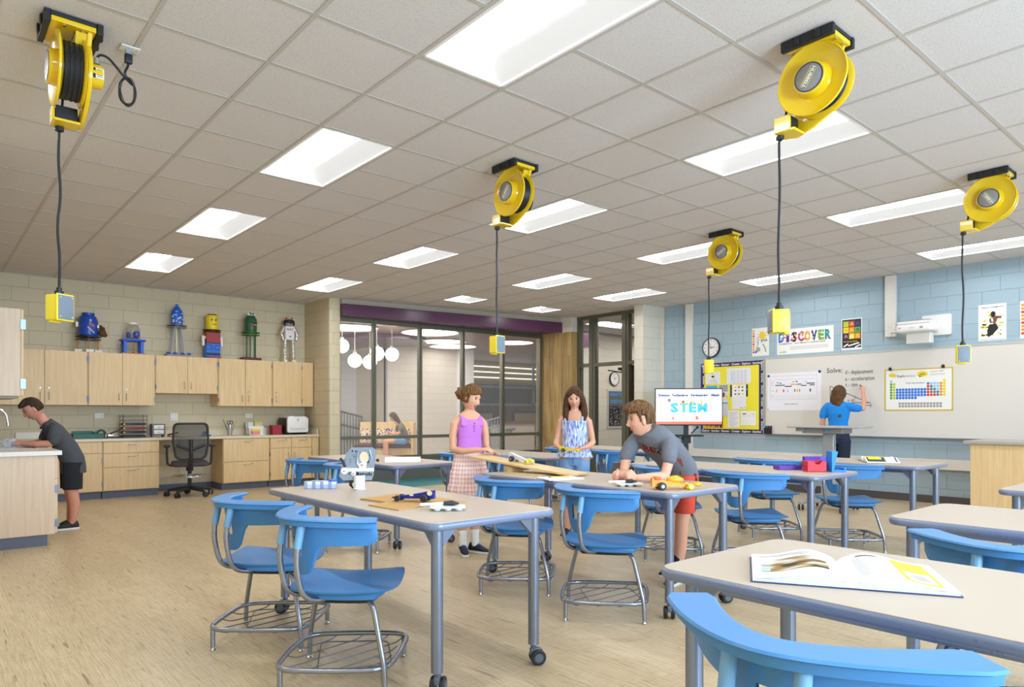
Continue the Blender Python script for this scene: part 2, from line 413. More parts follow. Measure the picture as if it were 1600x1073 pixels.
struct(MB().box(-1.7, 16.5, -3.4, YW+0.2, -0.1, 0).build('floor', MAT_FLOOR, flat=True))
struct(MB().box(-1.0, 22.0, YW+0.2, 24.5, -0.1, 0.0).build('floor', M('#b9ab97', 0.35, mottle=0.2, bscale=20), flat=True))
struct(MB().box(5.55, 10.2, 9.85, 11.12, 0.0005, 0.003).build('floor', TEAL, flat=True))
struct(MB().box(10.52, 16.4, 5.0, 11.3, 0.0005, 0.004).build('floor', CARPET, flat=True))

# suspended ceiling: every tile cell except those that hold a light
LIGHTS = []      # (i, j0, j1)
for i, js in ((2, ((-3, -1), (1, 3), (5, 7), (9, 11))), (6, ((-3, -1), (1, 3), (5, 7), (9, 11))), (10, ((-3, -1), (1, 3), (5, 7), (9, 10))),
              (14, ((-3, -1), (1, 3))), (13, ((5, 7), (9, 10)))):
    for a, b in js: LIGHTS.append((i, a, b))
BACKL = [(2, -7, -5), (6, -7, -5), (10, -7, -5), (14, -7, -5), (6, -11, -9), (10, -11, -9), (14, -11, -9), (2, -11, -9), (-2, -7, -5), (-2, -3, -1), (-2, 1, 3)]  # unseen lights continuing the ceiling pattern, added to brighten the room
cells = {(i, j) for i, a, b in LIGHTS+BACKL for j in range(a, b)}
mb = MB()
for i in range(-5, 17):
    for j in range(-12, 14):
        if (i, j) in cells: continue
        x0 = max(-1.6, GX0+i*TL); x1 = min(XW+0.02, GX0+(i+1)*TL); y0 = max(-3.3, GY0+j*TL); y1 = min(YW+0.02, GY0+(j+1)*TL)
        if x1 <= x0 or y1 <= y0: continue
        if y1 > 11.05:      # the partition cuts the ceiling short
            if x0 > 5.4: y1 = min(y1, 11.05)
            if y1 <= y0: continue
        mb.add([(x0, y0, CZ), (x0, y1, CZ), (x1, y1, CZ), (x1, y0, CZ)], [(0, 1, 2, 3)], 0)
for i in range(-4, 17):
    x = GX0+i*TL
    mb.box(x-0.012, x+0.012, -3.3, 11.05 if x > 5.4 else YW, CZ-0.004, CZ-0.0008, 1)
for j in range(-11, 14):
    y = GY0+j*TL
    run = []
    for i in range(-5, 17):
        if (i, j) in cells and (i, j-1) in cells: continue
        x0 = max(-1.6, GX0+i*TL); x1 = min(XW if y < 11.05 else 5.5, GX0+(i+1)*TL)
        if x1 > x0: mb.box(x0, x1, y-0.012, y+0.012, CZ-0.0035, CZ-0.0006, 1)
struct(mb.build('ceiling', [MAT_TILE, MAT_GRID], flat=True))
struct(MB().box(-1.7, 16.6, -3.4, 11.1, CZ+0.2, CZ+0.25).build('ceiling', M('#8a8a8a', 0.9), flat=True))
mb = MB()      # wall angles where the ceiling meets the walls
mb.box(0.4, 5.4, YW-0.022, YW, CZ-0.008, CZ-0.001); mb.box(XW-0.022, XW, -3.2, 7.95, CZ-0.008, CZ-0.001)
struct(mb.build('trim_1', MAT_GRID, flat=True))

# walls
struct(MB().box(0.2, 5.6, YW, YW+0.2, 0, CZ+0.2).build('wall_far', MAT_CREAM_Y, flat=True))
struct(MB().box(0.2, 0.39, 6.5, YW, 0, CZ+0.2).build('wall_left', MAT_CREAM_X, flat=True))
struct(MB().box(-1.7, 0.39, 6.4, 6.5, 0, CZ+0.2).build('wall_left', MAT_CREAM_Y, flat=True))
struct(MB().box(-1.8, -1.6, -3.4, 6.5, 0, CZ+0.2).build('wall_left', MAT_CREAM_X, flat=True))
struct(MB().box(XW, XW+0.2, -3.4, 8.2, 0, CZ+0.2).build('wall_right', MAT_BLUE_X, flat=True))
# wall behind the camera with three window openings
mb = MB(); z0, z1 = 0.9, 2.6; xs = [-1.7]
for c in (1.9, 5.2, 8.5): xs += [c-1.15, c+1.15]
xs.append(XW+0.2)
mb.box(-1.7, XW+0.2, -3.4, -3.2, 0, z0); mb.box(-1.7, XW+0.2, -3.4, -3.2, z1, CZ+0.2)
for a, b in zip(xs[::2], xs[1::2]): mb.box(a, b, -3.4, -3.2, z0, z1)
struct(mb.build('wall_back', MAT_CREAM_Y, flat=True))
for k, c in enumerate((1.9, 5.2, 8.5)):
    mb = MB()
    for a, b in ((c-1.15, c-1.1), (c-0.025, c+0.025), (c+1.1, c+1.15)): mb.box(a, b, -3.33, -3.27, z0, z1)
    for a, b in ((z0, z0+0.05), (z1-0.05, z1)): mb.box(c-1.15, c+1.15, -3.33, -3.27, a, b)
    struct(mb.build('window_%d' % (k+1), BRONZE, flat=True))
# pilaster between far wall and glass
mb = MB(); mb.prism(rrect(5.405, 5.61, 11.0, 12.0, 0.02, 3), 0, CZ, 0)
struct(mb.build('wall_far', MAT_CREAM_X if False else MAT_CREAM_Y, flat=False))
struct(MB().box(5.40, 5.404, 11.02, 12.0, 0, CZ).build('wall_far', MAT_CREAM_X, flat=True))
struct(MB().box(5.385, 5.40, 11.0, 12.0, 0, 0.1).build('baseboard_far', BASEB, flat=True))
struct(MB().box(5.385, 5.61, 10.985, 11.0, 0, 0.1).build('baseboard_far', BASEB, flat=True))
struct(MB().box(2.80, 3.74, 11.985, 12.0, 0, 0.1).build('baseboard_far', KICK, flat=True))
struct(MB().box(XW-0.014, XW, -3.2, 7.95, 0, 0.105).build('baseboard_right', BASEB, flat=True))
# pilaster at the right wall
struct(MB().box(10.10, XW+0.1, 7.96, 8.16, 0, CZ).build('wall_pilaster', MAT_LIGHT_Y, flat=True))
struct(MB().box(10.097, 10.10, 7.96, 8.16, 0, CZ).build('wall_pilaster', MAT_LIGHT_X, flat=True))
struct(MB().prism(rrect(10.66, 10.72, 7.93, 7.97, 0.012, 3), 0, CZ).build('trim_2', M('#d9d0bd', 0.5)))
struct(MB().box(10.085, 10.71, 7.948, 7.96, 0, 0.1).build('baseboard_right', BASEB, flat=True))
# oak-clad wall beside the glass
struct(MB().box(10.29, 10.50, 9.96, 10.86, 0, 2.93).build('wall_oak', RUSTIC_Y, flat=True))
struct(MB().box(10.286, 10.29, 9.965, 10.86, 0, 2.93).build('wall_oak', RUSTIC, flat=True))
struct(MB().box(10.283, 10.50, 9.955, 9.963, 0, 2.932).build('trim_3', RUSTIC_Y, flat=True))
struct(MB().box(10.29, 10.50, 9.95, 11.1, 2.932, CZ).build('wall_oak', MAT_LIGHT_Y, flat=True))

# plum soffit over the glass
def seg_box(mb, p, q, t0, t1, z0, z1, m=0):
    """box along the plan line p-q, from t0 to t1 to its right-hand (far) side"""
    d = Vector((q[0]-p[0], q[1]-p[1])).normalized(); n = Vector((-d.y, d.x)); vs = []
    for z in (z0, z1):
        for pt, t in ((p, t0), (q, t0), (q, t1), (p, t1)): vs.append((pt[0]+n.x*t, pt[1]+n.y*t, z))
    return mb.add(vs, [(0, 3, 2, 1), (4, 5, 6, 7), (0, 1, 5, 4), (1, 2, 6, 5), (2, 3, 7, 6), (3, 0, 4, 7)], m)
G0, G1 = (5.61, 11.13), (10.29, 10.86)
def gp(t): return (G0[0]+(G1[0]-G0[0])*t, G0[1]+(G1[1]-G0[1])*t)
H0, H1 = (5.61, 10.90), (10.29, 10.22)
mb = MB(); P = [H0, H1, (10.29, 11.02), (5.61, 11.2)]
mb.prism(P, 2.937, 3.145, 0); struct(mb.build('trim_4', PLUM, flat=True))
P2 = [(H0[0], H0[1]+0.05), (H1[0], H1[1]+0.05), (10.29, 11.02), (5.61, 11.2)]
struct(MB().prism(P2, 3.145, CZ-0.002, 0).build('trim_5', M('#b5ac98', 0.5), flat=True))

# glass partition: one structure of posts and rails, its panes apart
mb = MB(); cuts = [0.005, 0.152, 0.357, 0.565, 0.776, 0.992]
for k, t in enumerate(cuts):
    w = 0.055 if 0 < k < 5 else 0.05
    a = gp(t-w/9.36); b = gp(t+w/9.36); seg_box(mb, a, b, -0.035, 0.07, 0.42, 2.93)
    seg_box(mb, gp(t-0.012/9.36), gp(t+0.012/9.36), -0.047, -0.035, 0.42, 2.93)
seg_box(mb, gp(0), gp(1), -0.03, 0.065, 2.86, 2.936); seg_box(mb, gp(0), gp(1), -0.03, 0.065, 0.775, 0.835); seg_box(mb, gp(0), gp(1), -0.04, 0.075, 0.40, 0.46)
struct(mb.build('window_4', BRONZE, flat=True))
mb = MB(); seg_box(mb, gp(0), gp(1), 0.01, 0.016, 0.46, 2.86); struct(mb.build('window_5', GLASS, flat=True))
mb = MB(); seg_box(mb, gp(0), gp(1), -0.02, 0.12, 0, 0.40); struct(mb.build('wall_kick', M('#62665f', 0.55), flat=True))

# door partition on the right of the oak wall
DX = 10.5
mb = MB()
def bar(y0, y1, z0, z1, d=0.05): mb.box(DX-d, DX+0.06, y0, y1, z0, z1)
for y0, y1 in ((9.87, 9.95), (9.455, 9.62), (8.585, 8.754), (8.16, 8.2)): bar(y0, y1, 0, 3.2)
for y0, y1 in ((9.455+0.06, 9.62-0.06), (8.585+0.06, 8.754-0.05), (9.79, 9.82)): mb.box(DX-0.065, DX-0.05, y0, y1, 0, 3.2)
bar(8.16, 9.95, 3.17, CZ, 0.055); bar(8.16, 9.95, 2.19, 2.26, 0.055); bar(9.62, 9.95, 0, 0.12, 0.045)
struct(mb.build('door_1', BRONZE, flat=True))
mb = MB(); mb.box(DX, DX+0.006, 8.2, 9.9, 2.26, 3.17); mb.box(DX, DX+0.006, 9.6, 9.9, 0.12, 2.2)
struct(mb.build('window_6', GLASS, flat=True))
dl = thing('door_2', None, None, (10.56, 8.60, 0)); struct(dl)
struct(MB().box(0, 0.9, -0.045, 0, 0.01, 2.18).build('door_leaf', wood_mat('walnut_door', '#3b2718', '#5a3c26', 'XYZ', (40, 40, 2)), dl, bevel=0.003))
mb = MB(); mb.tube([(0.8, -0.06, 1.0), (0.8, -0.09, 1.0), (0.68, -0.09, 1.0)], 0.009); struct(mb.build('door_handle', M('#9a9a98', 0.3, 1.0), dl))
dc = MB(); dc.box(10.58, 10.86, 8.9, 8.96, 2.10, 2.15); dc.tube([(10.62, 8.93, 2.11), (10.9, 9.1, 2.07), (10.62, 9.25, 2.11)], 0.012)
single(dc.build('door_closer', M('#2b2b2c', 0.4, 0.6)), 'dark metal door closer arm over the open doorway', 'door closer')

# ---- hallway behind the doorway
struct(MB().box(11.0, 16.4, 11.3, 11.4, 0, 3.3).build('wall_hall', MAT_LIGHT_Y, flat=True))
struct(MB().box(16.3, 16.4, 5.0, 11.3, 0, 3.3).build('wall_hall', MAT_LIGHT_X, flat=True))
struct(MB().box(10.9, 16.4, 4.9, 5.0, 0, 3.3).build('wall_hall', MAT_LIGHT_Y, flat=True))
mb = MB()
for i in range(0, 10):
    for j in range(0, 11):
        x0, y0 = 10.56+i*0.6, 5.0+j*0.6; x1, y1 = x0+0.6, min(11.3, y0+0.6)
        if y0 < 8.1: x0 = max(x0, 10.92)
        if i in (1, 2, 5, 6) and j in (8, ) or (i in (3, 4) and j == 5): continue
        mb.add([(x0, y0, 3.2), (x0, y1, 3.2), (x1, y1, 3.2), (x1, y0, 3.2)], [(0, 1, 2, 3)])
        mb.box(x0-0.01, x0+0.01, y0, y1, 3.196, 3.1995, 1); mb.box(x0, x1, y0-0.01, y0+0.01, 3.196, 3.1993, 1)
struct(mb.build('ceiling', [MAT_TILE, MAT_GRID], flat=True))
struct(MB().box(10.5, 16.4, 4.9, 11.4, 3.34, 3.38).build('ceiling', M('#8a8a8a', 0.9), flat=True))
struct(MB().prism([(10.75, 10.95), (11.75, 10.5), (11.75, 11.25), (10.75, 11.25)], 2.75, 3.05).build('trim_6', PLUM, flat=True))
struct(MB().box(10.55, 10.95, 10.6, 11.3, 0, 2.75).build('wall_oak', RUSTIC, flat=True))

# ---- lobby behind the glass
struct(MB().box(3.5, 11.6, 18.6, 18.8, 0, 5).build('wall_lobby', MAT_WHITE_Y, flat=True))
struct(MB().box(10.0, 10.2, 16.9, 18.6, 0, 5).build('wall_lobby', MAT_LIGHT_X, flat=True))
struct(MB().box(10.0, 12.4, 16.8, 17.0, 0, 5).build('wall_lobby', block_mat('pale_block_paint', '#ddd8cc', 'XZY'), flat=True))
struct(MB().box(12.4, 12.9, 16.6, 17.0, 0, 5).build('wall_lobby', M('#f2f4f6', 0.5), flat=True))
struct(MB().box(3.4, 3.5, 12.2, 18.8, 0, 5).build('wall_lobby', MAT_LIGHT_X, flat=True))
struct(MB().box(20.9, 21.1, 11.3, 20.1, 0, 5).build('wall_lobby', MAT_LIGHT_X, flat=True))
struct(MB().box(11.0, 21.1, 11.4, 11.5, 0, 3.4).build('wall_lobby', MAT_LIGHT_Y, flat=True))
LOBC = M('#9a7f7b', 0.36)
mb = MB(); mb.box(5.6, 21.0, 11.22, 12.25, 3.16, 3.3); mb.box(3.4, 21.0, 12.25, 20.2, 3.16, 3.3); struct(mb.build('ceiling', LOBC, flat=True))
struct(MB().prism([(9.0+1.25*cos(a*PI/24), 15.6+1.25*sin(a*PI/24)) for a in range(48)], 3.06, 3.158).build('trim_7', PLUM, flat=True))
# glazed oak screen far behind, right half of the glass
mb = MB(); Y = 19.8
mb.box(12.8, 20.9, Y, Y+0.1, 0, 5.0, 0)
mb.box(12.8, 20.9, Y-0.03, Y, 2.32, 3.2, 1); mb.box(12.8, 20.9, Y-0.05, Y, 1.55, 2.15, 2)
for z in (2.55, 2.75, 2.95): mb.box(14.2, 20.9, Y-0.06, Y-0.03, z, z+0.03, 3)
struct(mb.build('wall_screen', [wood_mat('walnut_panel', '#6d4528', '#9b6a40', 'XYZ', (30, 30, 2)), M('#b9ab84', 0.5), M('#57504f', 0.4), M('#efeee8', 0.4, emit=1.2)], flat=True))
FR = M('#a9bdc9', 0.45); mb = MB()
for z in (1.52, 2.18): mb.box(12.8, 20.9, Y-0.10, Y-0.05, z, z+0.09)
for x in (15.0, 18.2): mb.box(x, x+0.1, Y-0.10, Y-0.05, 1.52, 3.16)
struct(mb.build('window_7', FR, flat=True))
for k, x in enumerate((14.9, 17.2)):
    mb = MB(); mb.box(x, x+1.4, Y-0.07, Y-0.03, 0.0, 1.33, 0); mb.box(x+0.1, x+1.3, Y-0.075, Y-0.07, 0.35, 1.24, 1); mb.box(x+0.1, x+1.3, Y-0.075, Y-0.07, 0.02, 0.3, 2)
    struct(mb.build('door_%d' % (3+k), [M('#3f4050', 0.5), M('#c9bd92', 0.5), M('#8a5a36', 0.5)], flat=True))
struct(MB().box(13.9, 15.7, 16.9, 17.05, 0, 0.9).build('wall_half', MAT_LIGHT_Y, flat=True))
struct(MB().box(13.8, 15.8, 16.8, 17.15, 0.9, 0.98).build('trim_8', wood_mat('oak_cap', '#6b4223', '#8e5e36'), flat=True))
struct(MB().box(11.35, 11.75, 11.75, 12.15, 0, 3.16).build('wall_oak', RUSTIC_Y, flat=True))
struct(MB().box(11.345, 11.35, 11.75, 12.15, 0, 3.16).build('wall_oak', RUSTIC, flat=True))
# ------------------------------------------------------------ lights
LENS = M('#fafaff', 0.4, emit=LENS_E, name='lit_lens'); SIDE = M('#7b7b7a', 0.6, emit=SIDE_E*3.4, name='lit_diffuser'); WHT = M('#f1f0ee', 0.45)
def make_light(n):
    t = thing('ceiling_light', '', 'ceiling light', (0, 0, 0)); L = n*TL; w = TL
    mb = MB(); z = 0.0
    for a in (0.012, w-0.03): mb.box(a, a+0.018, 0.012, L-0.012, -0.004, 0.01)
    for b in (0.012, L-0.03): mb.box(0.012, w-0.012, b, b+0.018, -0.004, 0.01)
    mb.box(0, w, 0, L, 0.10, 0.11); mb.box(0, 0.012, 0, L, 0.01, 0.11); mb.box(w-0.012, w, 0, L, 0.01, 0.11); mb.box(0.012, w-0.012, 0, 0.012, 0.01, 0.11); mb.box(0.012, w-0.012, L-0.012, L, 0.01, 0.11)
    mb.build('housing', WHT, t, flat=True)
    # centre lens bulges down between two curved diffusers
    def prof(x): return 0.006+0.055*sin(PI*min(1, x/0.20)) if x <= 0.2 else 0.006
    for sgn in (0, 1):
        mb = MB(); vs = []; fs = []; k = 8
        for q in range(k+1):
            x = 0.03+(0.19)*q/k; zz = 0.008+0.06*sin(PI*0.5*q/k)
            if sgn: x = w-x
            vs += [(x, 0.03, zz), (x, L-0.03, zz)]
        for q in range(k): fs.append((2*q, 2*q+1, 2*q+3, 2*q+2) if not sgn else (2*q, 2*q+2, 2*q+3, 2*q+1))
        mb.add(vs, fs); mb.build('diffuser', SIDE, t)
    mb = MB(); vs = []; fs = []; k = 8; a0, a1 = 0.21, w-0.21
    for q in range(k+1):
        x = a0+(a1-a0)*q/k; zz = 0.062-0.03*sin(PI*q/k); vs += [(x, 0.03, zz), (x, L-0.03, zz)]
    for q in range(k): fs.append((2*q, 2*q+1, 2*q+3, 2*q+2))
    mb.add(vs, fs); mb.build('lens', LENS, t)
    return t
lt2 = make_light(2); lt1 = make_light(1); used = set()
WHERE = {(2, -3): 'large ceiling light cut by the top edge of the picture', (2, 1): 'ceiling light between the cut top one and the left rows', (2, 5): 'ceiling light above the blue figures, second from the left wall',
 (2, 9): 'ceiling light nearest the cabinets on the far left wall', (6, -3): 'ceiling light behind the large yellow reel', (6, 1): 'ceiling light just right of the middle reel',
 (6, 5): 'ceiling light above the middle of the glass partition', (6, 9): 'ceiling light nearest the cream pilaster', (10, -3): 'long ceiling light touching the right-hand reel', (10, 1): 'ceiling light passing behind the small far reel',
 (10, 5): 'ceiling light left of the small far reel, over the oak wall', (10, 9): 'small square ceiling light above the plum soffit', (14, -3): 'ceiling light above the blue wall at the right edge', (14, 1): 'ceiling light above the pilaster end of the blue wall',
 (13, 5): 'ceiling light in front of the doorway transom', (13, 9): 'small square ceiling light nearest the oak wall'}
for i, a, b in LIGHTS+BACKL:
    src = lt2 if b-a == 2 else lt1; first = src not in used; used.add(src)
    loc = (GX0+i*TL, GY0+a*TL, CZ)
    lab = 'recessed white ' + WHERE.get((i, a), 'ceiling light added out of view to light the room')
    if first: src.location = loc; src['label'] = lab; src['group'] = 'recessed ceiling lights'
    else: dup(src, loc, 0, lab, 'recessed ceiling lights')
# hallway lights
for n, (x, y) in enumerate(((11.16, 9.8), (13.56, 9.8), (12.36, 8.0))):
    mb = MB(); mb.box(x, x+1.2, y, y+0.6, 3.26, 3.28); mb.box(x, x+1.2, y, y+0.02, 3.2, 3.26); mb.box(x, x+1.2, y+0.58, y+0.6, 3.2, 3.26)
    t = thing('hall_light', ['hallway ceiling light nearest the doorway transom', 'hallway ceiling light deep behind the transom', 'hallway ceiling light right of the middle of the transom'][n], 'ceiling light', (x, y, 3.2), 0, 'hallway ceiling lights')
    mb.build('housing', WHT, t, flat=True, off=(x, y, 3.2)); MB().box(0.02, 1.18, 0.02, 0.58, 0.03, 0.05).build('lens', M('#fffdf8', 0.4, emit=11.0), t, flat=True)
# round lobby lights and globes
for n, (x, y, r) in enumerate(((9.19, 13.5, 0.66), (7.3, 13.9, 0.62), (10.6, 15.0, 0.62), (11.6, 15.9, 0.66), (12.2, 14.0, 0.55), (5.0, 15.3, 0.66), (14.6, 13.2, 0.66))):  # last two are hidden extras, added to lift the lobby walls
    t = thing('round_ceiling_light', ['round lobby ceiling light seen through the third pane', 'round lobby ceiling light by the cream pilaster', 'round lobby ceiling light in the row behind the third mullion', 'farthest round lobby ceiling light', 'round lobby ceiling light beside the oak post', 'round light added out of sight behind the pilaster to brighten the lobby', 'round light added out of sight behind the oak wall to brighten the lobby'][n], 'ceiling light', (x, y, 3.16), 0, 'round lights in the lobby ceiling')
    MB().lathe([(r, 0), (r+0.03, -0.012), (r+0.03, -0.03), (r, -0.03), (r-0.01, -0.004)], 40).build('trim_ring', M('#d8d4cc', 0.4), t)
    MB().lathe([(0, -0.012), (r-0.01, -0.012)], 40).build('lens', M('#fff8f0', 0.4, emit=(9.0, 9.0, 3.0, 3.0, 4.0, 14.0, 9.0)[n]), t)
for n, (x, y, z, r) in enumerate(((7.25, 13.55, 2.39, 0.15), (7.45, 13.25, 2.35, 0.15), (7.72, 13.42, 2.56, 0.16), (7.85, 13.0, 2.52, 0.145), (7.05, 13.75, 2.71, 0.15))):
    t = thing('globe_pendant', ['lowest left white globe pendant behind the glass', 'large low white globe pendant with a visible rod', 'white globe pendant cut by the first mullion', 'rightmost white globe pendant behind the glass', 'highest white globe pendant beside the pilaster'][n], 'pendant lamp', (x, y, z), 0, 'globe pendants in the lobby')
    MB().ell((0, 0, 0), (r, r, r), n=28, k=16).build('globe', M('#fff8ee', 0.3, emit=GLOBE_E), t)
    mb = MB(); mb.cyl((0, 0), 0.035, r-0.015, r+0.04); mb.tube([(0, 0, r+0.03), (0, 0, 3.158-z)], 0.007); mb.build('rod', M('#c8c2b6', 0.35, 0.7), t)

# ------------------------------------------------------------ tables
TOPM = M('#b8aa97', 0.42, mottle=0.10, bscale=260); EDGE = M('#76829c', 0.28, 0.15, spec=0.6); LEGM = M('#8792a8', 0.3, 0.75); RUB = M('#202226', 0.45); HUBM = M('#5d6674', 0.4)
TW, TLn, TH = 0.76, 1.83, 0.772
def caster(mb_r, mb_h, x, y, a):
    X = T(x, y, 0) @ rotm('Z', a)
    mb_h.cyl((0, 0), 0.014, 0.06, 0.11, X=X); mb_h.rbox(-0.02, 0.035, -0.013, 0.013, 0.045, 0.083, 0.008, X=X)
    for s in (-1, 1):
        Y = X @ T(0.02, s*0.022, 0.038) @ rotm('X', PI/2)
        mb_r.cyl((0, 0), 0.038, -0.011, 0.011, X=Y, n=22, e=0.005); mb_h.cyl((0, 0), 0.022, (-0.013 if s > 0 else 0.010), (-0.010 if s > 0 else 0.013), X=Y, n=18)
def make_table():
    t = thing('classroom_table', '', 'table')
    mb = MB(); out = rrect(0, TW, 0, TLn, 0.07, 8); mb.prism(out, TH-0.036, TH-0.001, r=0.014, n=4); mb.build('edge_band', EDGE, t, ang=60)
    MB().prism(rrect(0.008, TW-0.008, 0.008, TLn-0.008, 0.063, 8), TH-0.004, TH, r=0.0008, n=1).build('tabletop', TOPM, t)
    k = 0
    for x in (0.09, TW-0.09):
        for y in (0.09, TLn-0.09):
            mb = MB(); mb.tube([(x, y, 0.10), (x, y, TH-0.036)], 0.027, n=20)
            sx = 1 if x < TW/2 else -1; sy = 1 if y < TLn/2 else -1
            for dx, dy in ((sx, 0), (0, sy)):
                w = 0.012; px, py = -dy, dx
                a = [(x+dx*0.02, y+dy*0.02, TH-0.036), (x+dx*0.11, y+dy*0.11, TH-0.036), (x+dx*0.02, y+dy*0.02, TH-0.125)]
                vs = [(p[0]+px*s*w, p[1]+py*s*w, p[2]) for s in (-1, 1) for p in a]
                mb.add(vs, [(0, 1, 2), (5, 4, 3), (0, 3, 4, 1), (1, 4, 5, 2), (2, 5, 3, 0)])
            lg = mb.build('leg', LEGM, t)
            r_, h_ = MB(), MB(); caster(r_, h_, x, y, [0.7, 2.4, -0.5, 1.9][k]); k += 1
            m2 = MB(); m2.v = r_.v+h_.v; m2.f = r_.f+[tuple(i+len(r_.v) for i in f) for f in h_.f]; m2.m = [0]*len(r_.f)+[1]*len(h_.f)
            m2.build('caster', [RUB, HUBM], lg)
    mb = MB(); mb.box(0.10, 0.13, 0.18, TLn-0.18, TH-0.07, TH-0.037); mb.box(TW-0.13, TW-0.10, 0.18, TLn-0.18, TH-0.07, TH-0.037); mb.build('apron_rail', LEGM, t)
    return t
TABLES = [(1.655, 2.42, 'grey table in the left foreground with cardboard and a blue model car on it'), (3.36, 2.43, 'grey table the girls and the leaning boy stand around, ramp on it'),
          (5.06, 2.38, 'grey table with the red and purple plastic parts on it'), (6.70, 2.24, 'farthest right grey table, open magazine on it'),
          (1.72, -0.51, 'nearest grey table, open textbook on it'), (3.35, -0.56, 'bare grey table behind the one with the textbook'), (5.09, -0.55, 'grey table corner at the right edge before the maple bench'),
          (3.24, 5.34, 'grey table behind the left girl, folded papers on it'), (5.0, 5.2, 'grey table between the two girls, before the oak wall'), (6.82, 5.25, 'farthest grey table in front of the doorway')]
tb = make_table()
for n, (x, y, lab) in enumerate(TABLES):
    if n == 0: tb.location = (x, y, 0); tb['label'] = lab; tb['group'] = 'rolling classroom tables'
    else: dup(tb, (x, y, 0), 0, lab, 'rolling classroom tables')

# ------------------------------------------------------------ chairs
BLUE = M('#4184c0', 0.40, bump=0.05, bscale=400); SILV = M('#9ba0ab', 0.26, 0.85); BLK = M('#1b1c1f', 0.5); CHROME = M('#d5d8dc', 0.12, 1.0); WIRE = M('#6d7280', 0.35, 0.8)
def make_chair():
    t = thing('classroom_chair', '', 'chair')
    # seat: rounded diamond pad
    def rad(a):
        c, s_ = abs(cos(a)), abs(sin(a)); fx = 0.345 if cos(a) > 0 else 0.275; p = 1.22
        return 1.0/((c/fx)**p+(s_/0.315)**p)**(1/p)
    n, rings = 56, 7; vs = []; fs = []
    def zt(x, y, q):
        z = 0.462-0.014*(1-q*q); z -= 0.020*(abs(sin(2*math.atan2(y, x))))*q**4*(1 if x > 0 else 0.4); return z
    for side in (1, 0):
        for k in range(1, rings+1):
            q = k/rings
            for i in range(n):
                a = 2*PI*i/n; r = rad(a)*q*(1 if side or k < rings else 0.985); x, y = r*cos(a), r*sin(a); z = zt(x, y, q)
                if not side: z -= 0.012+0.012*(1-q**6)
                vs.append((x, y, z))
    c0 = len(vs); vs.append((0, 0, 0.448)); vs.append((0, 0, 0.424))
    for side in (1, 0):
        o0 = 0 if side else rings*n
        for k in range(rings-1):
            for i in range(n):
                a, b = o0+k*n+i, o0+k*n+(i+1) % n; f = (a, a+n, b+n, b); fs.append(f if side else f[::-1])
        for i in range(n): f = (c0+(0 if side else 1), o0+i, o0+(i+1) % n); fs.append(f if side else f[::-1])
    for i in range(n): a, b = (rings-1)*n+i, (rings-1)*n+(i+1) % n; fs.append((a, a+rings*n, b+rings*n, b))
    MB().add(vs, fs).build('seat', BLUE, t, ang=60)
    mb = MB(); mb.prism([(rad(2*PI*i/40)*0.80*cos(2*PI*i/40), rad(2*PI*i/40)*0.80*sin(2*PI*i/40)) for i in range(40)], 0.405, 0.436, r=0.008, n=2); mb.build('seat_skirt', BLUE, t)
    mb = MB(); mb.prism([(rad(2*PI*i/40)*0.70*cos(2*PI*i/40), rad(2*PI*i/40)*0.70*sin(2*PI*i/40)) for i in range(40)], 0.385, 0.41, r=0.01, n=3); mb.build('seat_pan', BLK, t)
    # backrest ledge
    def cx(u): return -0.272+0.235*abs(u)**1.75
    K = 28; vs = []; fs = []
    for i in range(K+1):
        u = -1+2*i/K; x = cx(u); y = 0.325*u; dx = 0.235*1.75*abs(u)**0.75*(1 if u > 0 else -1); tx, ty = dx, 0.325; l = math.hypot(tx, ty); nx, ny = ty/l, -tx/l
        w = 0.048+0.016*u*u; z = 0.784-0.004*u*u
        if abs(u) > 0.98: w *= 0.80
        sec = [(-w, -0.007), (-w+0.005, -0.001), (w-0.008, 0.002), (w, -0.003), (w-0.004, -0.012), (-w+0.022, -0.014), (-w+0.020, -0.034), (-w+0.015, -0.034), (-w+0.012, -0.013)]
        for q, dz in sec: vs.append((x+nx*q, y+ny*q, z+dz))
    S = 9
    for i in range(K):
        for j in range(S): a, b = i*S+j, i*S+(j+1) % S; fs.append((a, b, b+S, a+S))
    fs.append(tuple(range(S-1, -1, -1))); fs.append(tuple(range(K*S, K*S+S)))
    MB().add(vs, fs).build('back_ledge', BLUE, t, ang=32)
    # wing panel with a central stem and hand hole
    def bott(u):
        a = abs(u)
        if a > 0.90: return 0.665+0.08*((a-0.90)/0.10)**2
        if a > 0.36: return 0.662-0.012*(0.9-a)
        if a > 0.24: return 0.655-(0.36-a)/0.12*0.10
        return 0.515+0.04*(a/0.24)**3
    K = 40; vs = []; fs = []
    def wx(u, z): return cx(u)*0.98+0.012+(0.77-z)*0.10
    for side in (0, 1):
        for i in range(K+1):
            u = -0.96+1.92*i/K
            for k in range(4):
                b = bott(u); z = 0.772+(b-0.772)*k/3; x = wx(u, z)+side*0.011; vs.append((x, 0.325*u, z))
    B = (K+1)*4
    for i in range(K):
        u = -0.96+1.92*(i+0.5)/K
        for k in range(3):
            if abs(u) < 0.10 and k == 1: 
                a = i*4+k
                fs.append((a, a+4, a+4+B, a+B)); fs.append((a+1, a+1+B, a+5+B, a+5)); continue
            a = i*4+k; fs.append((a, a+1, a+5, a+4)); fs.append((a+B, a+4+B, a+5+B, a+1+B))
        fs.append((i*4+3, i*4+3+B, i*4+7+B, i*4+7)); fs.append((i*4, i*4+4, i*4+4+B, i*4+B))
    for i in (0, K):
        for k in range(3): a = i*4+k; fs.append((a, a+B, a+1+B, a+1))
    MB().add(vs, fs).build('back_panel', BLUE, t, ang=50)
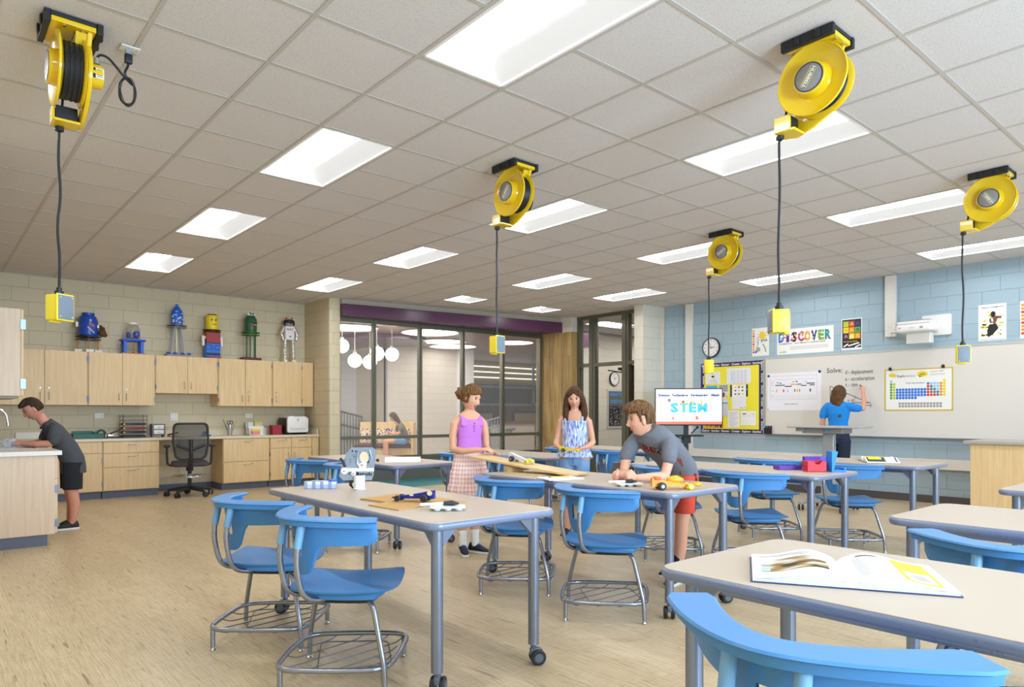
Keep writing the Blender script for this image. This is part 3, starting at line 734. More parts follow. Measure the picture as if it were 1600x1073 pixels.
    for s in (-1, 1):
        p = round_path([(-0.262, s*0.078, 0.752), (-0.292, s*0.078, 0.60), (-0.255, s*0.072, 0.408), (-0.03, s*0.068, 0.402)], [0, 0.06, 0.09, 0], 6)
        MB().tube(p, 0.0135, n=12).build('back_support', SILV, t)
        mb = MB(); mb.tube([(-0.262, s*0.078, 0.758), (-0.283, s*0.078, 0.65)], 0.018, n=12); mb.build('support_sleeve', M('#6e9fc6', 0.4), t)
    # legs, ring and rack
    for s in (-1, 1):
        p = round_path([(0, s*0.10, 0.400), (0, s*0.235, 0.400), (0, s*0.325, 0.13), (0, s*0.332, 0.02)], [0, 0.06, 0.04, 0], 6)
        lg = MB().tube(p, 0.0125, n=12).build('leg', SILV, t); g = MB(); g.cyl((0, s*0.332), 0.007, 0.008, 0.03); g.cyl((0, s*0.332), 0.017, 0.0, 0.012, e=0.004); g.build('glide', CHROME, lg)
    for x in (-0.325, 0.345):
        lg = MB().tube([(x, 0, 0.115), (x, 0, 0.02)], 0.0125, n=12).build('leg', SILV, t); g = MB(); g.cyl((x, 0), 0.007, 0.008, 0.03); g.cyl((x, 0), 0.017, 0.0, 0.012, e=0.004); g.build('glide', CHROME, lg)
    q = [(-0.355, 0, 0.118), (0, -0.345, 0.118), (0.375, 0, 0.118), (0, 0.345, 0.118)]
    mids = []
    for i in range(4):
        a, b = Vector(q[i]), Vector(q[(i+1) % 4]); mids += [a, (a+b)*0.5*1.06-Vector((0, 0, 0.118*0.06))]
    MB().tube(round_path(mids, 0.10, 6, closed=True), 0.0125, n=12, closed=True).build('ring_frame', SILV, t)
    mb = MB()
    for y in (-0.22, -0.13, -0.04, 0.05, 0.14, 0.23):
        h = 1-abs(y)/0.345; x0, x1 = -0.355*h, 0.375*h
        mb.tube(round_path([(x0, y, 0.110), (x0+0.04, y, 0.092), (x1-0.04, y+0.03, 0.092), (x1, y+0.03, 0.110)], 0.02, 3), 0.0032, n=6)
    mb.tube(round_path([(-0.20, -0.10, 0.096), (0.10, -0.24, 0.096), (0.27, 0.03, 0.096), (0.02, 0.25, 0.096)], 0.05, 4, closed=True), 0.0032, n=6, closed=True)
    mb.build('book_rack', WIRE, t)
    return t
CHAIRS = [(1.50, 3.76, 0.07, 'blue perching chair on the left of the foreground table, the farther of two'), (1.54, 2.98, 0.07, 'blue perching chair nearest on the left of the foreground table'),
 (3.26, 3.70, 0.0, 'blue chair before the ramp table, behind the foreground table corner'), (3.28, 2.89, -0.06, 'blue chair standing free in the middle, before the leaning boy'),
 (4.97, 3.62, -0.05, 'blue chair half hidden behind the legs of the boy in red shorts'), (5.02, 2.90, 0.03, 'blue chair tucked behind the right end of the boy\'s table'),
 (6.57, 3.58, 0.03, 'blue chair farther left at the magazine table'), (6.55, 2.80, -0.04, 'blue chair behind the table with the red part, right of its leg'),
 (1.56, 0.72, 0.02, 'blue chair back closest to the camera, at the textbook table'), (3.11, 0.70, 0.03, 'blue chair back between the textbook table and the bare table'),
 (3.08, 6.56, 0.0, 'blue chair left at the folded-papers table'), (3.09, 5.72, 0.04, 'blue chair behind the mechanical model on the foreground table'),
 (4.88, 6.45, 0.0, 'blue chair behind the left girl at the girls\' far table'), (4.93, 5.65, 0.03, 'blue chair behind the raised end of the ramp'),
 (6.62, 5.62, -0.02, 'blue chair between the right girl and the leaning boy'), (6.60, 6.45, 0.02, 'blue chair left of the right girl\'s elbow, far table')]
chr0 = make_chair()
for n, (x, y, a, lab) in enumerate(CHAIRS):
    if n == 0: chr0.location = (x, y, 0); chr0.rotation_euler = (0, 0, a); chr0['label'] = lab; chr0['group'] = 'blue classroom chairs'
    else: dup(chr0, (x, y, 0), a, lab, 'blue classroom chairs')
# ------------------------------------------------------------ casework
HAND = M('#b9b2a2', 0.3, 0.9); LOCK = M('#8f97a8', 0.25, 0.9); HINGE = M('#7d848c', 0.45, 0.5); CTOP = M('#ddd0b4', 0.3, mottle=0.12, bscale=300); GAP = M('#4a3a2c', 0.7)
def hpull(mb, x, y, z, w=0.10, ax='x', m=0):
    if ax == 'x': mb.tube(round_path([(x-w/2, y, z), (x-w/2, y-0.028, z), (x+w/2, y-0.028, z), (x+w/2, y, z)], 0.008, 3), 0.0045, m, 8)
    else: mb.tube(round_path([(x, y, z-w/2), (x, y-0.028, z-w/2), (x, y-0.028, z+w/2), (x, y, z+w/2)], 0.008, 3), 0.0045, m, 8)
def front(parent, kind, x0, x1, z0, z1, yf, hinge=None, pull=None, lock=True, mat=None, X=None):
    """door or drawer front standing 20 mm proud, with its pull, lock and hinges as sub-parts"""
    X = X or Matrix.Identity(4); g = 0.0025
    o = MB(X).box(x0+g, x1-g, yf-0.02, yf-0.001, z0+g, z1-g).build(kind, mat or MAPLE, parent, bevel=0.0015)
    cx, cz = (x0+x1)/2, (z0+z1)/2
    if kind == 'drawer':
        mb = MB(X); hpull(mb, cx, yf-0.02, z1-0.05); mb.build('handle', HAND, o)
        if lock: MB(X).cyl((0, 0), 0.009, 0, 0.008, X=T(cx+0.085, yf-0.02, z1-0.035) @ rotm('X', PI/2), n=14).build('lock', LOCK, o)
    else:
        px = x1-0.05 if hinge == 'l' else x0+0.05; pz = z0+0.13 if pull == 'low' else z1-0.13
        mb = MB(X); hpull(mb, px, yf-0.02, pz, ax='z'); mb.build('handle', HAND, o)
        if lock: MB(X).cyl((0, 0), 0.009, 0, 0.008, X=T(px, yf-0.02, pz+(0.11 if pull == 'low' else -0.11)) @ rotm('X', PI/2), n=14).build('lock', LOCK, o)
        hx = x0 if hinge == 'l' else x1
        for z in (z0+0.10, z1-0.10):
            MB(X).box(hx-0.008, hx+0.008, yf-0.026, yf-0.001, z-0.035, z+0.035).build('hinge', HINGE, o)
    return o
YB, YU = 11.40, 11.62      # faces of the base and wall cabinets
def wall_cab(x0, x1, z0, doors, label, X=None, mat=None, mf=MAPLE_H):
    t = thing('wall_cabinet', label, 'cabinet', (0, 0, 0), 0, 'maple wall cabinets'); mat = mat or MAPLE
    MB(X).box(x0+0.001, x1-0.001, YU, YW-0.002, z0, 2.142).build('cabinet_body', mat, t, bevel=0.001)
    for d in doors: front(t, 'door', d[0], d[1], z0, 2.142, YU, d[2], 'low', d[3], mat, X)
    return t
wall_cab(0.74, 1.892, 1.361, [(0.80, 1.362, 'l', True), (1.366, 1.882, 'r', True)], 'maple wall cabinet partly hidden by the corner one, topped by the winking blue jar')
wall_cab(1.894, 2.794, 1.361, [(1.904, 2.344, 'l', False), (2.344, 2.787, 'r', True)], 'maple two-door wall cabinet under the clear jar figure')
wall_cab(2.796, 3.734, 1.556, [(2.806, 3.265, 'l', False), (3.265, 3.725, 'r', False)], 'short maple wall cabinet above the office chair')
wall_cab(3.736, 4.636, 1.361, [(3.748, 4.178, 'l', False), (4.178, 4.628, 'r', True)], 'maple two-door wall cabinet under the green jar figure')
tc = wall_cab(4.638, 5.383, 1.361, [(4.650, 5.172, 'r', True)], 'maple wall cabinet next to the pilaster, over the printer')
MB().box(5.176, 5.38, YU-0.018, YU-0.001, 1.364, 2.139).build('filler_panel', MAPLE, tc, bevel=0.001)
# base cabinets
def base_cab(x0, x1, fronts, label, X=None, mat=None, yb=None, zt=0.832, depth=None, kick=True):
    t = thing('base_cabinet', label, 'cabinet', (0, 0, 0), 0, 'maple base cabinets'); y = yb if yb is not None else YB; mat = mat or MAPLE; yw = y+depth if depth else YW-0.002
    MB(X).box(x0+0.001, x1-0.001, y, yw, 0.108, zt).build('cabinet_body', mat, t, bevel=0.001)
    if kick: MB(X).box(x0+0.005, x1-0.005, y+0.06, yw, 0, 0.108).build('toe_kick', KICK, t)
    for k, a, b, z0, z1, *r in fronts: front(t, k, a, b, z0, z1, y, r[0] if r else None, 'high', False if k == 'door' else True, mat, X)
    return t
base_cab(1.045, 2.042, [('drawer', 1.10, 2.035, 0.665, 0.828), ('door', 1.10, 2.035, 0.116, 0.660, 'r')], 'maple base cabinet behind the boy at the sink')
base_cab(2.044, 2.80, [('drawer', 2.05, 2.795, 0.658, 0.828), ('drawer', 2.05, 2.795, 0.452, 0.655), ('drawer', 2.05, 2.795, 0.116, 0.449)], 'maple three-drawer base cabinet left of the office chair')
base_cab(3.742, 4.504, [('drawer', 3.75, 4.497, 0.455, 0.828), ('drawer', 3.75, 4.497, 0.116, 0.451)], 'maple two-drawer file cabinet right of the office chair')
t = base_cab(4.508, 5.383, [('drawer', 4.513, 4.882, 0.655, 0.828), ('drawer', 4.884, 5.255, 0.655, 0.828), ('door', 4.513, 4.882, 0.116, 0.652, 'l'), ('door', 4.884, 5.255, 0.116, 0.652, 'r')], 'maple base cabinet under the printer, two doors and two drawers')
MB().box(5.26, 5.381, YB-0.018, YB-0.001, 0.116, 0.828).build('filler_panel', MAPLE, t, bevel=0.001)
wt = thing('countertop', 'long cream laminate worktop under the wall cabinets', 'worktop')
mb = MB(); mb.box(1.06, 5.384, YB-0.035, YW-0.001, 0.834, 0.872); mb.build('worktop', CTOP, wt, bevel=0.003)
mb = MB(); mb.box(1.06, 5.36, YW-0.02, YW-0.001, 0.872, 0.97); mb.box(5.36, 5.384, YB+0.0, YW-0.001, 0.872, 0.97); mb.build('backsplash', CTOP, wt, bevel=0.002)
# sink run along the left wall: same carpentry turned a quarter (local x runs along -Y)
XI = frame((0, 0, 0), (0, -1, 0), (-1, 0, 0), (0, 0, 1))       # local x -> -Y, local y -> -X
def side_run(x): return x
ic = thing('sink_cabinet', 'pale wood sink cabinet end in the left foreground, dark blue kick', 'cabinet')
MB().box(0.392, 0.99, 7.70, 11.95, 0.108, 0.848).build('cabinet_body', PALEWOOD, ic, bevel=0.001)
MB().box(0.392, 0.93, 7.72, 11.95, 0, 0.108).build('toe_kick', KICK, ic)
for n, (y0, y1) in enumerate(((7.71, 8.62), (8.64, 9.55), (9.57, 10.4))):
    o = MB().box(0.991, 1.010, y0, y1, 0.63, 0.843).build('drawer', PALEWOOD, ic, bevel=0.001); mb = MB(XI); hpull(mb, -(y0+y1)/2, -1.010, 0.76); mb.build('handle', HAND, o)
    o = MB().box(0.991, 1.010, y0, y1, 0.118, 0.625).build('door', PALEWOOD, ic, bevel=0.001)
    for z in (0.21, 0.53): MB().box(0.985, 1.022, y0-0.012, y0+0.01, z-0.035, z+0.035).build('hinge', HINGE, o)
st = thing('sink_worktop', 'white-edged speckled worktop with a steel sink, at the left edge', 'worktop')
mb = MB(); SX0, SX1, SY0, SY1 = 0.50, 0.90, 8.35, 9.05
mb.box(0.392, 1.04, 7.665, SY0, 0.850, 0.890); mb.box(0.392, 1.04, SY1, 11.36, 0.850, 0.890); mb.box(0.392, SX0, SY0, SY1, 0.850, 0.890); mb.box(SX1, 1.04, SY0, SY1, 0.850, 0.890); mb.box(0.392, 1.055, 11.36, 11.99, 0.850, 0.890)
mb.build('worktop', M('#e6ddcd', 0.25, mottle=0.15, bscale=300), st)
mb = MB(); z = 0.892
for a in ((SX0-0.02, SX0+0.005, SY0-0.02, SY1+0.02), (SX1-0.005, SX1+0.02, SY0-0.02, SY1+0.02), (SX0, SX1, SY0-0.02, SY0+0.005), (SX0, SX1, SY1-0.005, SY1+0.02)): mb.box(*a, 0.8905, z+0.001)
mb.box(SX0, SX1, SY0, SY1, 0.851, 0.853)
mb.build('sink_basin', M('#a8adb2', 0.2, 1.0), st, bevel=0.001)
fa = thing('faucet', 'chrome gooseneck faucet tip at the left edge over the sink', 'faucet', (0.455, 8.72, 0.891))
mb = MB(); mb.cyl((0, 0), 0.022, 0, 0.04, e=0.004); mb.tube(round_path([(0, 0, 0.02), (0, 0, 0.36), (0.14, 0.0, 0.42), (0.24, 0, 0.36), (0.255, 0, 0.24)], 0.12, 8), 0.011, n=12); mb.cyl((0.255, 0), 0.014, 0.22, 0.26); mb.build('spout', CHROME, fa)
MB().tube([(0, 0.02, 0.05), (0, 0.10, 0.09)], 0.007).build('lever', CHROME, fa)
# wall cabinets over the sink
for n, (y0, y1) in enumerate(((7.62, 8.9), (8.92, 10.2), (10.22, 11.55))):
    t = thing('wall_cabinet', ['pale wood wall cabinet in the upper left corner, chrome hinges on its edge', 'pale wood wall cabinet behind the corner one over the sink', 'pale wood wall cabinet in the far left corner'][n], 'cabinet', group='wall cabinets over the sink')
    MB().box(0.392, 0.715, y0, y1, 1.40, 2.19).build('cabinet_body', PALEWOOD, t, bevel=0.001)
    for a, b in ((y0+0.003, (y0+y1)/2-0.002), ((y0+y1)/2+0.002, y1-0.003)):
        o = MB().box(0.717, 0.737, a, b, 1.403, 2.187).build('door', MAPLE, t, bevel=0.001)
        if a < y0+0.01:
            for z in (1.51, 2.05): MB().box(0.713, 0.752, y0-0.014, y0+0.006, z-0.045, z+0.045).build('hinge', M('#a9c0c8', 0.4, 0.4), o)
    if n == 0:
        MB().box(0.45, 0.70, y0+0.05, y0+0.9, 1.378, 1.399).build('task_light_housing', M('#9d9484', 0.5), t)

# ------------------------------------------------------------ things on the worktop
CTZ = 0.8725
PLAST = {}
def simple(name, label, cat, mb, mats, group=None, **k): return single(mb.build(name, mats, **k), label, cat, group)
GRN = M('#1f5a4a', 0.45); DKG = M('#3a3d40', 0.4, 0.4)
t = thing('toolbox', 'dark green plastic tool tray on the worktop behind the boy', 'tray', (1.92, 11.75, CTZ))
mb = MB(); mb.rbox(-0.22, 0.20, -0.12, 0.12, 0, 0.012, 0.02); 
for a in ((-0.22, 0.20, -0.12, -0.108), (-0.22, 0.20, 0.108, 0.12), (-0.22, -0.205, -0.12, 0.12), (0.185, 0.20, -0.12, 0.12)): mb.box(*a, 0, 0.07)
mb.build('tray', GRN, t, bevel=0.003)
mb = MB(); mb.box(-0.20, 0.05, -0.01, 0.02, 0.07, 0.11); mb.tube([(0.05, 0, 0.09), (0.10, 0, 0.075), (0.16, 0, 0.12), (0.20, 0, 0.11), (0.22, 0, 0.075)], 0.018, rnd=True); mb.build('lid_handle', GRN, t)
t = thing('hole_punch', 'black and chrome hole punch between the green tray and the letter trays', 'hole punch', (2.235, 11.62, CTZ))
MB().rbox(-0.10, 0.12, -0.05, 0.05, 0, 0.018, 0.01).build('base', DKG, t); mb = MB(); mb.rbox(-0.09, 0.0, -0.03, 0.03, 0.018, 0.06, 0.01); mb.build('punch_head', CHROME, t)
MB().tube([(-0.08, 0, 0.055), (0.0, 0, 0.09), (0.10, 0, 0.13)], 0.012, rnd=True).build('lever', DKG, t)
t = thing('letter_tray', 'stack of grey wire letter trays with red and black folders', 'tray', (2.52, 11.74, CTZ)); mb = MB()
for k in range(6):
    z = 0.006+k*0.062
    mb.tube(rrect3 := [(x, y, z) for x, y in rrect(-0.17, 0.17, -0.12, 0.12, 0.02, 2)], 0.0035, n=6, closed=True)
    for q in range(9): x = -0.16+0.04*q; mb.tube([(x, -0.12, z), (x, 0.12, z)], 0.0014, n=5)
    if k: mb.tube([(x, y, z+0.02) for x, y in rrect(-0.17, 0.17, -0.12, 0.12, 0.02, 2)], 0.003, n=6, closed=True)
for x in (-0.165, 0.165):
    for y in (-0.115, 0.115): mb.tube([(x, y, 0.003), (x, y, 0.35)], 0.004, n=6)
mb.build('wire_frame', M('#5d5f63', 0.35, 0.7), t)
for k, c in ((1, '#222326'), (2, '#23262b'), (3, '#a92a30'), (4, '#2a2c30')): MB().box(-0.15, 0.15, -0.11, 0.10, 0.008+(k-1)*0.062+0.004, 0.008+(k-1)*0.062+0.03).build('folder', M(c, 0.6), t)
mb = MB()
for k in (1, 2, 3): mb.disc(-0.15, 0.02+k*0.062, 0.012, X=frame((0, -0.124, 0), (1, 0, 0), (0, 0, 1)))
mb.build('tab', M('#e8c020', 0.6), t)
t = thing('mini_drawer', 'small grey unit of two white mini drawers on the worktop', 'drawer unit', (2.80+0.06, 11.74, CTZ)); g5 = M('#6d727c', 0.5)
mb = MB(); mb.rbox(-0.095, 0.095, -0.08, 0.08, 0.03, 0.205, 0.006); mb.box(-0.09, -0.07, -0.07, 0.07, 0, 0.03); mb.box(0.07, 0.09, -0.07, 0.07, 0, 0.03); mb.build('shell', g5, t)
for z in (0.05, 0.125):
    o = MB().rbox(-0.07, 0.07, -0.086, -0.07, z, z+0.06, 0.003).build('drawer', M('#ecebe6', 0.5), t); MB().rbox(-0.02, 0.02, -0.096, -0.086, z+0.02, z+0.032, 0.003).build('pull', M('#c9c7c0', 0.5), o)
t = thing('stapler', 'small black stapler beside the mini drawers', 'stapler', (3.07, 11.70, CTZ))
mb = MB(); mb.rbox(-0.075, 0.08, -0.017, 0.017, 0, 0.012, 0.006); mb.build('base', BLK, t); MB().loft([((-0.075, 0, 0.028), (0, 0, 0.014), (0, 0.015, 0)), ((0.0, 0, 0.045), (0, 0, 0.014), (0, 0.016, 0)), ((0.085, 0, 0.062), (0, 0, 0.011), (0, 0.014, 0))], n=10).build('arm', BLK, t)
t = thing('pen_cup', 'galvanised cup of pens, scissors and paintbrushes', 'cup', (3.96, 11.72, CTZ))
MB().lathe([(0, 0), (0.035, 0), (0.050, 0.13), (0.047, 0.13), (0.033, 0.006), (0, 0.006)], 20).build('cup', M('#b4b2aa', 0.35, 0.6), t)
t2 = [('#2a4fae', 0.045, 0.03, 0.16), ('#1d4fc4', -0.06, 0.01, 0.17), ('#c23a33', 0.01, -0.01, 0.18), ('#3a3a3a', -0.01, 0.02, 0.2), ('#d7832e', 0.02, 0.015, 0.17), ('#3d7d5a', -0.10, 0.02, 0.27), ('#c49a5a', 0.12, 0.02, 0.24), ('#222', 0.0, 0.0, 0.19)]
for n, (c, dx, dy, h) in enumerate(t2):
    if c == '#222': c = '#222222'
    o = MB().tube([(dx*0.15, dy*0.2, 0.008), (dx, dy, h)], 0.005, n=7, rnd=True).build('pen' if n else 'marker', M(c, 0.5), None)
    single(o, ['blue marker leaning right in the galvanised cup', 'bright blue pen leaning left in the galvanised cup', 'red pen in the middle of the galvanised cup', 'dark grey pen at the back of the galvanised cup', 'orange pen in the galvanised cup', 'long green brush leaning left out of the cup', 'long tan brush leaning right out of the cup', 'black pen upright in the galvanised cup'][n], 'pen', 'pens in the galvanised cup', (3.96, 11.72, CTZ))
t = thing('scissors', 'black-handled scissors standing in the galvanised cup', 'scissors', (3.96, 11.70, CTZ)); mb = MB()
for s in (-1, 1): mb.tube([(s*0.022+0.022*cos(2*PI*i/14), 0, 0.215+0.03*sin(2*PI*i/14)) for i in range(14)], 0.006, n=7, closed=True)
mb.build('handle', BLK, t); MB().box(-0.008, 0.008, -0.002, 0.002, 0.02, 0.19).build('blade', CHROME, t)
t = thing('paper_holder', 'white tiered holder with yellow and pink note pads', 'organizer', (4.42, 11.78, CTZ)); wh = M('#e6e4e2', 0.5)
mb = MB(); mb.box(-0.14, 0.14, -0.09, 0.09, 0, 0.008); mb.box(-0.14, 0.14, 0.08, 0.088, 0, 0.22); mb.box(-0.13, 0.14, 0.0, 0.006, 0, 0.15); mb.box(-0.14, -0.134, -0.09, 0.088, 0, 0.12); mb.box(0.134, 0.14, -0.09, 0.088, 0, 0.12); mb.build('frame', wh, t)
MB().box(-0.02, 0.10, 0.010, 0.07, 0.01, 0.235).build('note_pad', M('#b8c23a', 0.6), t); MB().box(0.0, 0.08, 0.006, 0.03, 0.01, 0.20).build('envelope', M('#d8b89c', 0.6), t)
MB().box(-0.08, 0.06, -0.05, -0.01, 0.009, 0.10).build('yellow_pad', M('#f2d44a', 0.6), t); MB().box(-0.085, 0.04, -0.085, -0.055, 0.009, 0.065).build('pink_pad', M('#e98c7c', 0.6), t); MB().box(-0.12, -0.03, 0.03, 0.07, 0.009, 0.215).build('card_stack', M('#dcdbe2', 0.6), t)
t = thing('red_box', 'small crimson card box left of the printer', 'box', (4.76, 11.74, CTZ)); mb = MB(); mb.box(-0.09, 0.075, -0.07, 0.07, 0, 0.165); mb.build('box', M('#a31f33', 0.5), t, bevel=0.002); MB().box(0.076, 0.088, -0.06, 0.06, 0, 0.03).build('flap', M('#a31f33', 0.5), t)
t = thing('blue_tape_dispenser', 'small dark blue tape dispenser half behind the office chair', 'tape dispenser', (3.58, 11.70, CTZ)); mb = MB(); mb.prism([(-0.07, -0.02), (0.07, -0.02), (0.07, 0.02), (-0.07, 0.02)], 0, 0.02); mb.lathe([(0, -0.015), (0.035, -0.015), (0.035, 0.015), (0, 0.015)], 16, X=T(-0.02, 0, 0.045) @ rotm('X', PI/2)); mb.build('body', M('#22408e', 0.4), t)
# printer
t = thing('printer', 'black and white laser printer at the end of the worktop', 'printer', (5.07, 11.74, CTZ)); pw, pb = M('#eeede9', 0.4), M('#1f1d1e', 0.4)
MB().rbox(-0.20, 0.20, -0.15, 0.20, 0, 0.285, 0.03).build('side_shell', pb, t)
mb = MB(); mb.prism(rrect(-0.185, 0.195, 0.035, 0.295, 0.03, 5), 0, 0.055, r=0.008, n=2, X=frame((0, -0.145, 0), (1, 0, 0), (0, 0, 1))); mb.build('front_cover', pw, t)
mb = MB(); mb.rbox(-0.17, 0.18, -0.16, 0.18, 0.285, 0.312, 0.01); mb.rbox(-0.12, -0.04, -0.14, -0.06, 0.312, 0.322, 0.004); mb.build('top_cover', pw, t)
F = frame((0, -0.2088, 0), (1, 0, 0), (0, 0, 1)); mb = MB(F); mb.rect(-0.13, 0.10, 0.14, 0.104); mb.rect(-0.13, 0.08, 0.14, 0.083); mb.disc(0, 0.265, 0.012); mb.text('LaserJet', 0, 0.235, 0.016, al='c'); mb.rect(0.155, 0.1, 0.157, 0.28); mb.build('front_marks', M('#77787c', 0.5), t)
MB(F).disc(-0.14, 0.115, 0.006, h=0.0005).build('badge', M('#2a50a0', 0.5), t)

# office chair (drafting stool)
t = thing('office_chair', 'black mesh drafting chair with a chrome foot ring at the desk', 'chair', (3.12, 10.98, 0), -0.22); bk = M('#232326', 0.5); msh, nt_, b_ = newmat('mesh_fabric', 0.8); b_.inputs['Base Color'].default_value = lin('#4a4a48'); b_.inputs['Alpha'].default_value = 0.78
mb = MB(); mb.prism(rrect(-0.25, 0.25, -0.23, 0.24, 0.10, 6), 0.45, 0.53, r=0.035, n=4); mb.build('seat', M('#4a4546', 0.75), t)
fr = [(x, -0.25-0.05*cos(x*5), z) for x, z in ((-0.20, 0.60), (-0.235, 0.80), (-0.225, 1.06), (-0.19, 1.09), (0.19, 1.09), (0.225, 1.06), (0.235, 0.80), (0.20, 0.60), (0.15, 0.57), (-0.15, 0.57))]
MB().tube(round_path(fr, 0.04, 4, closed=True), 0.017, n=10, closed=True).build('back_frame', bk, t)
vs = []; fs = []
for i in range(9):
    for j in range(9):
        x = -0.21+0.42*i/8; z = 0.59+0.49*j/8; vs.append((x, -0.25-0.05*cos(x*5)-0.012*sin(PI*j/8), z))
for i in range(8):
    for j in range(8): a = i*9+j; fs.append((a, a+9, a+10, a+1))
MB().add(vs, fs).build('mesh_back', msh, t)
MB().tube(round_path([(0, -0.02, 0.44), (0, -0.28, 0.46), (0, -0.335, 0.62), (0, -0.325, 0.86)], 0.08, 5), 0.026, n=10).build('back_spine', bk, t); mb = MB(); mb.tube([(-0.19, -0.30, 0.78), (0, -0.325, 0.70), (0.19, -0.30, 0.78)], 0.022); mb.build('lumbar_bar', bk, t)
for s in (-1, 1):
    mb = MB(); mb.tube(round_path([(s*0.16, 0, 0.45), (s*0.30, 0.02, 0.47), (s*0.31, 0.03, 0.74)], 0.05, 5), 0.016); mb.rbox(s*0.31-0.045, s*0.31+0.045, -0.11, 0.15, 0.74, 0.77, 0.03, e=0.01); mb.build('armrest', bk, t)
mb = MB(); mb.cyl((0, 0), 0.028, 0.10, 0.44); mb.cyl((0, 0), 0.05, 0.38, 0.45); mb.build('gas_column', bk, t)
mb = MB(); mb.tube([(0.235*cos(2*PI*i/32), 0.235*sin(2*PI*i/32), 0.30) for i in range(32)], 0.011, closed=True)
for k in range(4): mb.tube([(0, 0, 0.30), (0.23*cos(k*PI/2+0.4), 0.23*sin(k*PI/2+0.4), 0.30)], 0.008)
mb.cyl((0, 0), 0.04, 0.27, 0.33); mb.build('foot_ring', CHROME, t)
for k in range(5):
    a = 2*PI*k/5+0.3; x, y = 0.31*cos(a), 0.31*sin(a); lg = MB().tube([(0.03*cos(a), 0.03*sin(a), 0.125), (x*0.9, y*0.9, 0.095), (x, y, 0.085)], [0.032, 0.022, 0.016], n=10).build('base_leg', bk, t)
    r_, h_ = MB(), MB(); caster(r_, h_, x, y, a+1.1); r_.build('caster', RUB, lg)

# outlets on the far wall
def outlet(x, z, w, h, lab):
    t = thing('wall_outlet', lab, 'outlet', (x, YW-0.0005, z), 0, 'outlets over the worktop')
    MB().rbox(-w/2, w/2, -0.006, 0, -h/2, h/2, 0.003).build('plate', M('#f0eee8', 0.4), t)
    F = frame((0, -0.0062, 0), (1, 0, 0), (0, 0, 1)); mb = MB(F); n = 2 if h > 0.1 else 1
    for r in range(n):
        for q in (-1, 1):
            cx, cz = q*w*0.22, (r-(n-1)/2)*0.06
            for a, b in ((-0.008, 0.006), (0.008, 0.006), (0, -0.009)): mb.rect(cx+a-0.002, cz+b-0.005, cx+a+0.002, cz+b+0.005)
    mb.build('socket', M('#3a3a38', 0.5), t)
outlet(2.108, 1.205, 0.12, 0.075, 'white wide outlet above the letter trays, left one'); outlet(3.171, 1.186, 0.115, 0.12, 'white square outlet above the office chair'); outlet(4.383, 1.20, 0.12, 0.075, 'white wide outlet over the note-pad holder')

# ------------------------------------------------------------ jar figures on the cabinets
FZ, FY = 2.143, 11.80
JB = M('#1f49a8', 0.3); WDP = M('#c08a45', 0.6); DISK = M('#2b2a2c', 0.4); LOB = M('#e9e3d4', 0.6)
t = thing('jar_figure', 'blue jar figure with an orange nose and brown toy, standing on sticks', 'craft figure', (1.93, FY, FZ), 0, 'jar figures on the wall cabinets')
MB().lathe([(0, 0.25), (0.125, 0.25), (0.13, 0.27), (0.13, 0.46), (0.105, 0.53), (0.08, 0.545), (0.085, 0.565), (0.085, 0.585), (0, 0.585)], 28).build('jar', JB, t)
mb = MB(); mb.lathe([(0, 0.185), (0.165, 0.185), (0.165, 0.197), (0, 0.197)], 32); mb.lathe([(0, 0.225), (0.165, 0.225), (0.165, 0.237), (0, 0.237)], 32); mb.cyl((0, 0), 0.05, 0.197, 0.225); mb.cyl((0, 0), 0.06, 0.237, 0.25); mb.build('turntable', DISK, t)
for x, y in ((-0.13, 0), (0.0, -0.10), (0.13, 0.02)): MB().tube([(x, y, 0.04), (x*1.0, y, 0.187)], 0.011, n=8).build('stick', WDP, t); MB().box(x-0.05, x+0.05, y-0.04, y+0.04, 0, 0.042).build('foot_block', LOB, t, bevel=0.003)
mb = MB(); mb.rbox(-0.165, -0.13, -0.03, 0.01, 0.37, 0.45, 0.01); mb.rbox(0.10, 0.125, -0.10, -0.06, 0.36, 0.41, 0.008); mb.build('ear', M('#f2f0ea', 0.5), t)
MB().ell((0.03, -0.125, 0.40), (0.035, 0.02, 0.018), X=T(0.03, -0.125, 0.4) @ rotm('Y', 0.6) @ T(-0.03, 0.125, -0.4)).build('nose', M('#e0701c', 0.5), t)
MB().tube([(-0.03, -0.132, 0.37), (0.06, -0.12, 0.285)], 0.007, n=6).build('mouth', M('#efe3b8', 0.6), t); MB().ell((0.01, -0.122, 0.47), (0.012, 0.01, 0.012)).build('eye', M('#f4f4f4', 0.5), t)
mb = MB(); mb.ell((0.175, -0.04, 0.30), (0.055, 0.05, 0.06)); mb.ell((0.15, -0.05, 0.38), (0.035, 0.035, 0.035)); mb.ell((0.195, -0.03, 0.36), (0.02, 0.02, 0.03)); mb.ell((0.215, -0.03, 0.27), (0.03, 0.03, 0.03)); mb.build('plush_toy', M('#5c3a22', 0.9, bump=0.8, bscale=90), t)
t = thing('jar_figure', 'clear jar on a bright blue four-legged wooden stool', 'craft figure', (2.52, FY, FZ), 0, 'jar figures on the wall cabinets')
MB().lathe([(0, 0.235), (0.105, 0.235), (0.115, 0.26), (0.112, 0.38), (0.085, 0.45), (0.068, 0.465), (0.066, 0.462), (0.105, 0.38), (0.108, 0.262), (0, 0.242)], 28).build('jar', M('#f4f8fa', 0.03, trans=1.0, alpha=0.3), t)
MB().lathe([(0, 0.463), (0.07, 0.463), (0.072, 0.49), (0, 0.492)], 24).build('lid', M('#efe9dc', 0.4), t); mb = MB(); mb.ell((0.045, -0.04, 0.31), (0.05, 0.05, 0.06)); mb.ell((-0.06, -0.02, 0.30), (0.03, 0.04, 0.05)); mb.build('filling', M('#2f55c0', 0.5, mottle=0.6, bscale=60), t)
